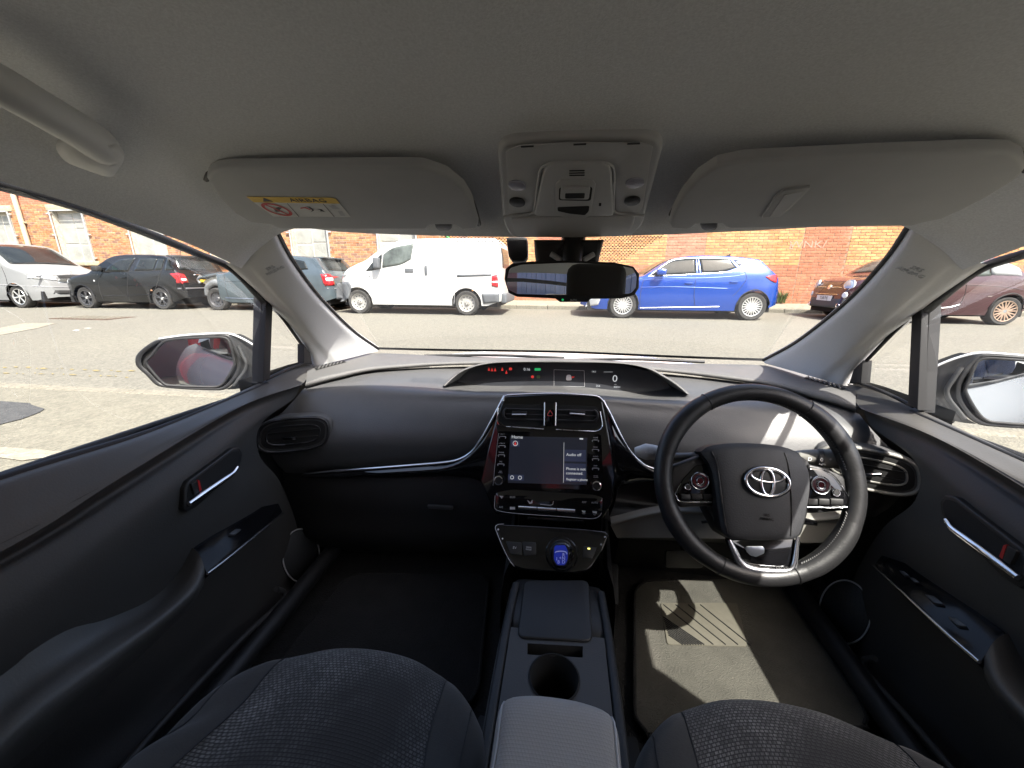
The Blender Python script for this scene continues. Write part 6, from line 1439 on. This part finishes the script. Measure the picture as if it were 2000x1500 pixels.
def blue_hatch():
    yn = 9.42; xf = .42
    paint = mat('blue_metallic', (.006,.055,.33), .22, metal=.35, coat=1.0)
    c = Car('parked_car', 'bright blue hatchback with silver multi-spoke wheels by the tan wall', 'car', xf, yn, 1, 4.36, 1.80,
        [(0,.42),(.03,.56),(.12,.66),(.35,.76),(.8,.87),(1.25,.955),(1.40,.99),(1.6,1.12),(1.85,1.275),(2.10,1.37),(2.4,1.42),(2.75,1.435),(3.2,1.42),(3.6,1.385),(3.85,1.345),(3.93,1.30),(4.08,1.14),(4.26,1.01),(4.33,.92),(4.36,.70),(4.35,.45)],
        [(.97,.315),(3.80,.315)], paint, zb=.21, belt=.97, roofw=.72, nose=.32, tail=.22, arch=.045, crown=.045)
    q = pix(1130, 430, .215, yn, xf, 1, c.z0)
    c.wheels_all(M_ALLOY, 'split', 10)
    hatch_common(c, [[q(760,428), q(860,368), q(1000,345), q(1095,340)], [q(640,508), q(760,503), q(900,497), q(1075,488)]], [[q(1122,340), q(1250,341), q(1405,348)], [q(1122,483), q(1300,474), q(1460,432)]], [[q(1440,356), q(1558,372)], [q(1480,418), q(1500,408)]])
    for pts in ([q(640,510), q(900,498), q(1100,488), q(1300,476), q(1420,462), q(1500,420), q(1560,372)], [q(640,508), q(750,432), q(860,367), q(1000,343), q(1400,345), q(1555,370)]): c.line('window_trim', pts, .007, M_SILVER)
    c.line('pillar_strip', [q(1108,340), q(1100,485)], .018, M_CGLASS)
    c.line('door_seam', [q(1100,490), q(1062,560), q(1050,700), q(1065,800)], .005); c.line('door_seam', [q(1520,470), q(1525,540), q(1450,640), q(1400,690)], .005)
    c.line('door_seam', [q(600,520), q(575,600), q(560,700), q(560,800)], .005)
    c.line('body_crease', [q(580,545), q(800,525), q(1100,525), q(1400,510), q(1520,490)], .006, paint, off=.004); c.line('body_crease', [q(560,610), q(800,605), q(1060,610), q(1350,620)], .005, paint, off=.004)
    c.line('sill_chrome', [q(560,797), q(800,793), q(1100,788), q(1280,785)], .007, M_CHROME, off=.005)
    c.handle(*q(1003,572), paint); c.handle(*q(1412,562), paint)
    m_ = c.mirror(*q(745,482), paint, .20, .13)
    c.patch('tail_light', [[q(1700,515), q(1760,500), q(1825,497)], [q(1750,548), q(1790,565), q(1812,570)]], M_TAIL, off=.012, nu=8)
    c.patch('headlight', [[q(110,715), q(210,690)], [q(60,790), q(180,770)]], M_HEADL, off=.008, nu=6)
    c.patch('windscreen', [[(-.66,1.0),(0,1.02),(.66,1.0)], [(-.54,1.35),(0,1.38),(.54,1.35)]], M_CGLASS, 'front', nu=10)
    c.patch('rear_window', [[(-.58,1.06),(.58,1.06)], [(-.50,1.28),(.50,1.28)]], M_CGLASS, 'rear', nu=8)
    c.patch('rear_diffuser', [[(-.75,.28),(.75,.28)], [(-.78,.42),(.78,.42)]], M_TRIMG, 'rear', nu=10)
    ant = c.pt(3.35,0,1.42); slab('roof_aerial', [ant+V((0,-.02,0)), ant+V((.16,-.02,0)), ant+V((.15,-.02,.07))], (0,-1,0), .04, M_SEAM, c.root)
    for wu in (.97, 3.80): c.line('arch_lip', [(wu-.355,.34),(wu-.26,.56),(wu,.685),(wu+.26,.56),(wu+.355,.34)], .010, M_SEAM, off=.0)
blue_hatch()

def black_hatch():
    yn = 9.58; xf = -14.42
    paint = mat('black_car_paint', (.008,.0083,.009), .22, coat=.25, spec=.35, var=.2, vscale=2)
    c = Car('parked_car', 'black five-door hatchback with dark spoked wheels beside the silver van', 'car', xf, yn, 1, 4.02, 1.66,
        [(0,.42),(.03,.60),(.10,.74),(.35,.86),(.75,.95),(1.05,1.0),(1.25,1.10),(1.55,1.30),(1.80,1.43),(2.1,1.485),(2.5,1.50),(3.0,1.49),(3.5,1.46),(3.66,1.44),(3.72,1.38),(3.84,1.12),(3.94,.95),(4.0,.75),(4.02,.45)],
        [(.80,.305),(3.28,.305)], paint, zb=.20, belt=1.0, roofw=.80, nose=.30, tail=.14, arch=.05, crown=.05)
    q = pix(140, 460, .21, yn, xf, 1, c.z0)
    c.wheels_all(M_ALLOYD, 'split', 5, M_ALLOY)
    hatch_common(c, [[q(330,285), q(400,225), q(470,210), q(545,208)], [q(300,330), q(380,335), q(460,337), q(520,335)]], [[q(590,210), q(755,212)], [q(572,328), q(748,325)]], [[q(765,213), q(822,215)], [q(762,325), q(822,320)]])
    c.patch('rear_side_glass', [[q(848,215), q(895,222)], [q(850,322), q(955,328)]], M_CGLASS, nu=6)
    c.line('window_trim', [q(300,334), q(520,338), q(750,328), q(830,322)], .006, M_SEAM)
    c.line('door_seam', [q(540,205), q(522,340), q(518,480), q(525,600)], .005); c.line('door_seam', [q(830,215), q(825,330), q(800,430), q(770,520)], .005); c.line('door_seam', [q(290,330), q(250,420), q(265,520), q(285,600)], .005)
    c.line('body_crease', [q(290,480), q(520,460), q(780,470)], .006, paint, off=.004); c.line('sill_line', [q(290,560), q(540,555), q(760,550)], .006, paint, off=.004)
    c.handle(*q(480,392), paint); c.handle(*q(765,382), paint); c.mirror(*q(262,318), M_SEAM, .20, .14)
    c.patch('tail_light', [[q(910,355), q(1000,350), (3.93,1.0)], [q(985,440), q(1040,450), (3.97,.78)]], M_TAIL, off=.012, nu=8)
    for sy in (-1, 1):
        c.patch('tail_lamp_inner', [[(sy*.78,.98),(sy*.60,.96)], [(sy*.80,.72),(sy*.56,.74)]], M_TAIL, 'rear', off=.012, nu=6); c.patch('tail_lamp_lens', [[(sy*.74,.84),(sy*.60,.84)], [(sy*.74,.78),(sy*.60,.78)]], M_CWHITE, 'rear', off=.018, nu=4, nv=3)
    c.patch('rear_window', [[(-.64,1.08),(0,1.08),(.64,1.08)], [(-.56,1.40),(0,1.42),(.56,1.40)]], M_CGLASS, 'rear', nu=10)
    sp = slab('roof_spoiler', [c.pt(a, b, 1.475) for a, b in ((3.50,-.60),(3.78,-.52),(3.80,0),(3.78,.52),(3.50,.60))], (0,0,1), .035, M_SEAM, c.root, .01)
    c.patch('bumper_strip', [[(-.80,.60),(.80,.60)], [(-.80,.555),(.80,.555)]], mat('bumper_shine', (.10,.10,.105), .15, coat=.8), 'rear', off=.02, nu=12, nv=3)  # paler strip paints the shine across the rear bumper
    c.plate(0, .80, 'YM61 KXT', M_PLATEY, 'rear', .50, .11, .78) if False else c.plate(0, .80, 'YM61', M_PLATEY, 'rear', .50, .11)
    tube('rear_wiper', [c.proj(.05,1.10,'rear',.03), c.proj(-.25,1.12,'rear',.03)], .010, M_SEAM, c.root, seg=6)
    c.patch('badge_strip', [[(-.30,.96),(-.12,.96)], [(-.30,.94),(-.12,.94)]], M_CHROME, 'rear', off=.008, nu=4, nv=2)
    c.patch('headlight', [[(.05,.78),(.32,.84)], [(.06,.66),(.34,.70)]], M_HEADL, off=.008, nu=6)
    c.patch('windscreen', [[(-.62,1.08),(0,1.1),(.62,1.08)], [(-.54,1.40),(0,1.44),(.54,1.40)]], M_CGLASS, 'front', nu=10)
    slab('side_repeater', disc_pts(c.proj(*q(208,420), 'side', .006), (0,-1,0), .022, 10), (0,-1,0), .01, M_CWHITE, c.root)
    aer = c.pt(3.3,0,1.5); tube('roof_aerial', [aer, aer+V((.08,0,.22))], .008, M_SEAM, c.root, seg=6)
    for wu in (.80, 3.28): c.line('arch_lip', [(wu-.345,.34),(wu-.25,.55),(wu,.665),(wu+.25,.55),(wu+.345,.34)], .010, paint, off=.004)
black_hatch()

def damaged_car():
    yn = 9.66; xf = -9.40
    paint = mat('slate_car_paint', (.050,.066,.075), .25, coat=.7, var=.15, vscale=2)
    c = Car('parked_car', 'dark slate crash-damaged hatchback with its front bumper and wing missing', 'car', xf, yn, 1, 3.35, 1.68,
        [(0,.98),(.02,1.0),(.30,1.03),(.55,1.12),(.85,1.30),(1.1,1.41),(1.4,1.46),(1.8,1.475),(2.3,1.46),(2.75,1.42),(2.92,1.40),(2.98,1.34),(3.14,1.12),(3.26,.97),(3.32,.80),(3.35,.45)],
        [(2.62,.305)], paint, zb=.22, belt=1.0, roofw=.78, nose=.02, tail=.14, arch=.05, crown=.05)
    c.wheel(0, M_ALLOYD, 'split', 5); c.wheel(0, M_ALLOYD, 'split', 5, 1)
    # bare front end: exposed wheel, inner wing, headlamp bracket, bonnet edge and crumpled liner
    c.wheels.append((-.10,.305)); c.wheel(1, M_ALLOYD, 'steel', 10); c.wheel(1, M_ALLOYD, 'steel', 10, 1)
    iw = mat('primer_cream', (.45,.42,.32), .6, var=.2, vscale=8); sg = mat('crumpled_grey', (.16,.165,.165), .55, metal=.3, var=.4, vscale=9)
    slab('inner_wing', [c.pt(a, -.55, b) for a, b in ((.02,1.0),(-.25,.93),(-.62,.80),(-.70,.72),(-.55,.66),(-.35,.78),(.02,.80))], (0,-1,0), .25, iw, c.root, .02)
    slab('bonnet_edge', [c.pt(a, -.66, b) for a, b in ((.03,1.03),(-.35,.965),(-.72,.86),(-.74,.82),(-.35,.91),(.03,.98))], (0,-1,0), 1.2, paint, c.root, .01)
    tube('lamp_bracket', [c.pt(-.70,-.62,.72), c.pt(-.74,-.62,.82), c.pt(-.66,-.6,.92)], .035, sg, c.root, seg=8)
    tube('arch_liner', [c.pt(-.50,-.70,.40), c.pt(-.42,-.70,.62), c.pt(-.15,-.70,.74), c.pt(.10,-.70,.66), c.pt(.20,-.70,.50)], [.05,.08,.09,.08,.05], sg, c.root, seg=8, flat=.5, up=(0,1,0))
    box('chassis_rail', c.pt(-.70,-.50,.35), c.pt(.2,-.35,.50), M_UNDER, c.root, .01); box('chassis_rail', c.pt(-.70,.35,.35), c.pt(.2,.50,.50), M_UNDER, c.root, .01)
    box('radiator', c.pt(-.62,-.45,.35), c.pt(-.55,.45,.80), M_UNDER, c.root, .01); box('engine_block', c.pt(-.5,-.40,.30), c.pt(.05,.40,.85), M_UNDER, c.root, .02)
    hatch_common(c, [[(.62,1.12),(.95,1.34),(1.42,1.39)], [(.50,1.04),(.9,1.03),(1.38,1.03)]], [[(1.48,1.39),(2.2,1.37)], [(1.46,1.03),(2.25,1.05)]], [[(2.3,1.36),(2.62,1.30)], [(2.33,1.06),(2.75,1.10)]])
    c.line('door_seam', [(.30,1.03),(.28,.6),(.32,.28)], .005); c.line('door_seam', [(1.45,1.4),(1.42,.8),(1.44,.28)], .005); c.line('body_crease', [(.1,.78),(1.2,.80),(2.4,.84)], .006, paint, off=.004); c.line('sill_line', [(.2,.34),(1.2,.33),(2.2,.34)], .007, M_SILVER, off=.002)
    c.handle(1.25,.93, paint); c.handle(2.25,.95, paint); c.mirror(.50,1.08, M_SEAM)
    for sy in (-1, 1):
        c.patch('tail_light', [[(sy*.80,.98),(sy*.64,.97)], [(sy*.82,.68),(sy*.60,.70)]], M_TAIL, 'rear', off=.012, nu=6); c.patch('tail_lamp_lens', [[(sy*.80,.88),(sy*.64,.88)], [(sy*.80,.80),(sy*.63,.80)]], M_CWHITE, 'rear', off=.018, nu=4, nv=3)
    c.patch('tail_light', [[(3.10,.98),(3.28,.96)], [(3.16,.72),(3.32,.70)]], M_TAIL, off=.012, nu=6)
    c.patch('rear_window', [[(-.60,1.08),(0,1.07),(.60,1.08)], [(-.54,1.34),(0,1.36),(.54,1.34)]], M_CGLASS, 'rear', nu=10)
    slab('roof_spoiler', [c.pt(a, b, 1.425) for a, b in ((2.75,-.56),(3.02,-.50),(3.04,0),(3.02,.50),(2.75,.56))], (0,0,1), .03, paint, c.root, .01)
    c.plate(.05, .78, 'AF56', M_PLATEY, 'rear', .50, .11); slab('tail_badge', disc_pts(c.proj(.0,.97,'rear',.012), (1,0,.2), .055, 14), (1,0,.2), .01, M_CHROME, c.root)
    c.line('bumper_seam', [(-.80,.62),(0,.60),(.80,.62)], .008, M_SEAML, 'rear')
damaged_car()

def silver_van():
    yn = 9.36; xf = -14.72       # faces the other way: nose to the right
    paint = mat('silver_van_paint', (.19,.195,.195), .38, spec=.3, metal=.0, coat=.0, var=.04, vscale=2)
    c = Car('people_van', 'silver people carrier van with its nose towards the black hatchback', 'van', xf, yn, -1, 4.75, 1.90,
        [(0,.42),(.03,.60),(.08,.80),(.16,.95),(.40,1.05),(.75,1.15),(1.0,1.24),(1.25,1.42),(1.50,1.60),(1.75,1.75),(2.05,1.84),(2.5,1.87),(3.5,1.88),(4.5,1.86),(4.65,1.80),(4.72,1.4),(4.75,.5)],
        [(.86,.325),(3.9,.325)], paint, zb=.22, belt=1.12, roofw=.84, nose=.34, tail=.06, arch=.06, crown=.05)
    c.wheels_all(M_ALLOY, 'plain', 6)
    c.patch('windscreen', [[(-.80,1.22),(0,1.25),(.80,1.22)], [(-.74,1.50),(0,1.52),(.74,1.50)], [(-.68,1.76),(0,1.80),(.68,1.76)]], M_CGLASS, 'front', nu=14, nv=10)
    c.patch('side_window', [[(1.55,1.50),(1.80,1.66),(2.2,1.70)], [(1.18,1.16),(1.6,1.16),(2.2,1.14)]], M_CGLASS); c.patch('side_window', [[(2.35,1.70),(3.3,1.70)], [(2.35,1.14),(3.3,1.14)]], M_CGLASS); c.patch('side_window', [[(3.4,1.70),(4.4,1.66)], [(3.4,1.14),(4.4,1.14)]], M_CGLASS)
    for sy in (-1, 1): c.patch('headlight', [[(sy*.86,.98),(sy*.66,.95),(sy*.46,.88)], [(sy*.90,.84),(sy*.70,.80),(sy*.44,.77)]], M_HEADL, 'front', off=.012, nu=10)
    c.patch('headlight_side', [[(.10,.92),(.32,.98)], [(.10,.84),(.30,.86)]], M_HEADL, 'side', off=.010, nu=6)
    gr_ = c.patch('grille', [[(-.40,.92),(0,.935),(.40,.92)], [(-.36,.74),(0,.74),(.36,.74)]], M_SEAM, 'front', off=.012, nu=10)
    for k in range(4): c.line('grille_bar', [(-.38+k*.008,.90-k*.042),(0,.912-k*.042),(.38-k*.008,.90-k*.042)], .007, M_ALLOYD, 'front', .018)
    tube('bonnet_star', disc_pts(c.proj(0,.975,'front',.02), (1,0,.3), .04, 14), .006, M_CHROME, c.root, seg=5, closed=True, n=18)
    c.patch('lower_grille', [[(-.62,.50),(0,.49),(.62,.50)], [(-.66,.40),(0,.39),(.66,.40)]], M_SEAM, 'front', off=.010, nu=12); c.line('bumper_strip', [(-.88,.62),(-.4,.585),(0,.58),(.4,.585),(.88,.62)], .010, M_SEAML, 'front', .004)
    c.plate(0, .60, '', mat('blank_plate', (.03,.03,.032), .4), 'front', .54, .12)
    c.line('door_seam', [(1.10,1.15),(1.05,.8),(1.12,.30)], .006); c.line('door_seam', [(2.28,1.75),(2.28,.9),(2.26,.3)], .006); c.line('bonnet_seam', [(.30,1.02),(.7,1.13),(1.0,1.19)], .006, M_SEAML); c.line('body_crease', [(.3,.62),(1.5,.66),(3,.66)], .008, M_SEAML)
    c.mirror(1.32,1.22, paint, .22, .22); c.handle(2.05,1.0, M_SEAM)
    tube('wiper', [c.proj(-.5,1.24,'front',.02), c.proj(.15,1.28,'front',.02)], .012, M_SEAM, c.root, seg=6); tube('wiper', [c.proj(.1,1.25,'front',.02), c.proj(.62,1.26,'front',.02)], .012, M_SEAM, c.root, seg=6)
    c.line('arch_lip', [(.86-.37,.36),(.86-.27,.59),(.86,.71),(.86+.27,.59),(.86+.37,.36)], .014, paint, off=.004)
silver_van()

def maroon_car():
    yn = 9.36; xf = 6.10
    paint = mat('maroon_car_paint', (.055,.020,.025), .25, metal=.3, coat=.9)
    c = Car('parked_car', 'small maroon car with bronze wheels and grey roof by the red brick pier', 'car', xf, yn, 1, 3.56, 1.63,
        [(0,.40),(.02,.55),(.06,.72),(.16,.86),(.40,.945),(.65,.99),(.80,1.04),(1.05,1.24),(1.28,1.39),(1.55,1.46),(1.9,1.475),(2.3,1.45),(2.65,1.38),(2.95,1.26),(3.15,1.10),(3.32,.98),(3.46,.86),(3.54,.68),(3.56,.40)],
        [(.72,.295),(3.02,.295)], paint, zb=.20, belt=.95, roofw=.74, nose=.36, tail=.30, arch=.05, crown=.06)
    c.wheels_all(M_BRONZE, 'split', 9, mat('hub_grey', (.2,.21,.21), .5), .72)
    c.patch('side_window', [[(1.12,1.20),(1.35,1.34),(1.75,1.38)], [(.98,1.00),(1.4,.99),(1.75,.98)]], M_CGLASSL); c.patch('side_window', [[(1.82,1.38),(2.25,1.34),(2.50,1.25)], [(1.82,.98),(2.2,.98),(2.55,1.0)]], M_CGLASSL)
    roofm = mat('grey_canvas_roof', (.24,.25,.25), .9, bump=(200,.3,.002))
    c.patch('canvas_roof', [[(1.50,-.50),(1.9,-.50),(2.6,-.50),(3.10,-.48)], [(1.48,0),(1.9,0),(2.6,0),(3.14,0)], [(1.50,.50),(1.9,.50),(2.6,.50),(3.10,.48)]], roofm, 'top', off=.012, nu=16, nv=10)
    c.patch('canvas_side', [[(2.55,1.40),(2.85,1.30),(3.05,1.18)], [(2.55,1.02),(2.85,1.01),(3.10,1.00)]], roofm, 'side', off=.010, nu=8)
    c.patch('windscreen', [[(-.60,1.06),(0,1.08),(.60,1.06)], [(-.52,1.34),(0,1.38),(.52,1.34)]], M_CGLASSL, 'front', nu=12, nv=7)
    for sy in (-1, 1):
        h = c.proj(sy*.56,.80,'front',.008); lathe('headlight', [(0,.02),(.07,.018),(.105,.006),(.115,-.03)], h, (-1, sy*.28, .25), M_HEADL, c.root, 24); tube('lamp_ring', disc_pts(h+V((-.004,0,.002)), (-1, sy*.28, .25), .112, 24), .008, M_CHROME, c.root, seg=6, closed=True, n=28)
        h = c.proj(sy*.58,.58,'front',.008); lathe('day_lamp', [(0,.014),(.05,.012),(.068,-.01)], h, (-1, sy*.28, .08), M_CWHITE, c.root, 20)
        h = c.proj(sy*.52,.34,'front',.01); tube('fog_ring', disc_pts(h, (-1, sy*.1, 0), .045, 16), .010, M_CHROME, c.root, seg=6, closed=True, n=20)
    c.patch('lower_bumper', [[(-.72,.50),(0,.48),(.72,.50)], [(-.70,.26),(0,.24),(.70,.26)]], mat('dark_blue_grey_plastic', (.05,.055,.065), .6), 'front', off=.016, nu=14)
    for y0, y1 in ((-.42,-.09), (.09,.42)): c.line('nose_chrome', [(y0,.735),((y0+y1)/2,.742),(y1,.735)], .009, M_CHROME, 'front', .010)
    slab('nose_badge', disc_pts(c.proj(0,.74,'front',.016), (-1,0,.3), .055, 18), (-1,0,.3), .015, M_CHROME, c.root, .004); c.line('nose_chrome', [(-.40,.585),(0,.58),(.40,.585)], .009, M_CHROME, 'front', .012)
    c.plate(0, .49, 'YL68 FVJ', M_PLATEW, 'front', .52, .115, .72)
    c.line('bonnet_seam', [(-.62,.90),(-.3,.865),(0,.86),(.3,.865),(.62,.90)], .006, M_SEAM, 'front'); c.line('bonnet_highlight', [(.10,-.30),(.4,-.36),(.72,-.42)], .004, paint, 'top', .004)
    c.line('door_seam', [(.95,1.0),(.92,.6),(1.0,.28)], .005); c.line('door_seam', [(2.12,1.0),(2.16,.6),(2.10,.28)], .005); c.line('side_moulding', [(1.0,.34),(1.6,.335),(1.95,.36),(2.12,.42)], .010, M_SILVER, off=.004); c.line('body_crease', [(.5,.80),(1.5,.84),(2.7,.80),(3.2,.72)], .007, paint, off=.004)
    c.patch('tail_light', [[(3.36,.92),(3.48,.84)], [(3.40,.70),(3.52,.66)]], M_TAIL, off=.012, nu=6); c.handle(2.0,.86, M_CHROME, .14); c.mirror(1.06,1.05, paint, .18, .15)
    slab('side_marker', [c.proj(a, b, 'side', .008) for a, b in ((2.58,.585),(2.66,.59),(2.66,.60),(2.58,.595))], (0,-1,0), .006, M_CHROME, c.root)
    for wu in (.72, 3.02): c.line('arch_lip', [(wu-.34,.34),(wu-.25,.54),(wu,.655),(wu+.25,.54),(wu+.34,.34)], .012, M_SEAM, off=.0)
maroon_car()
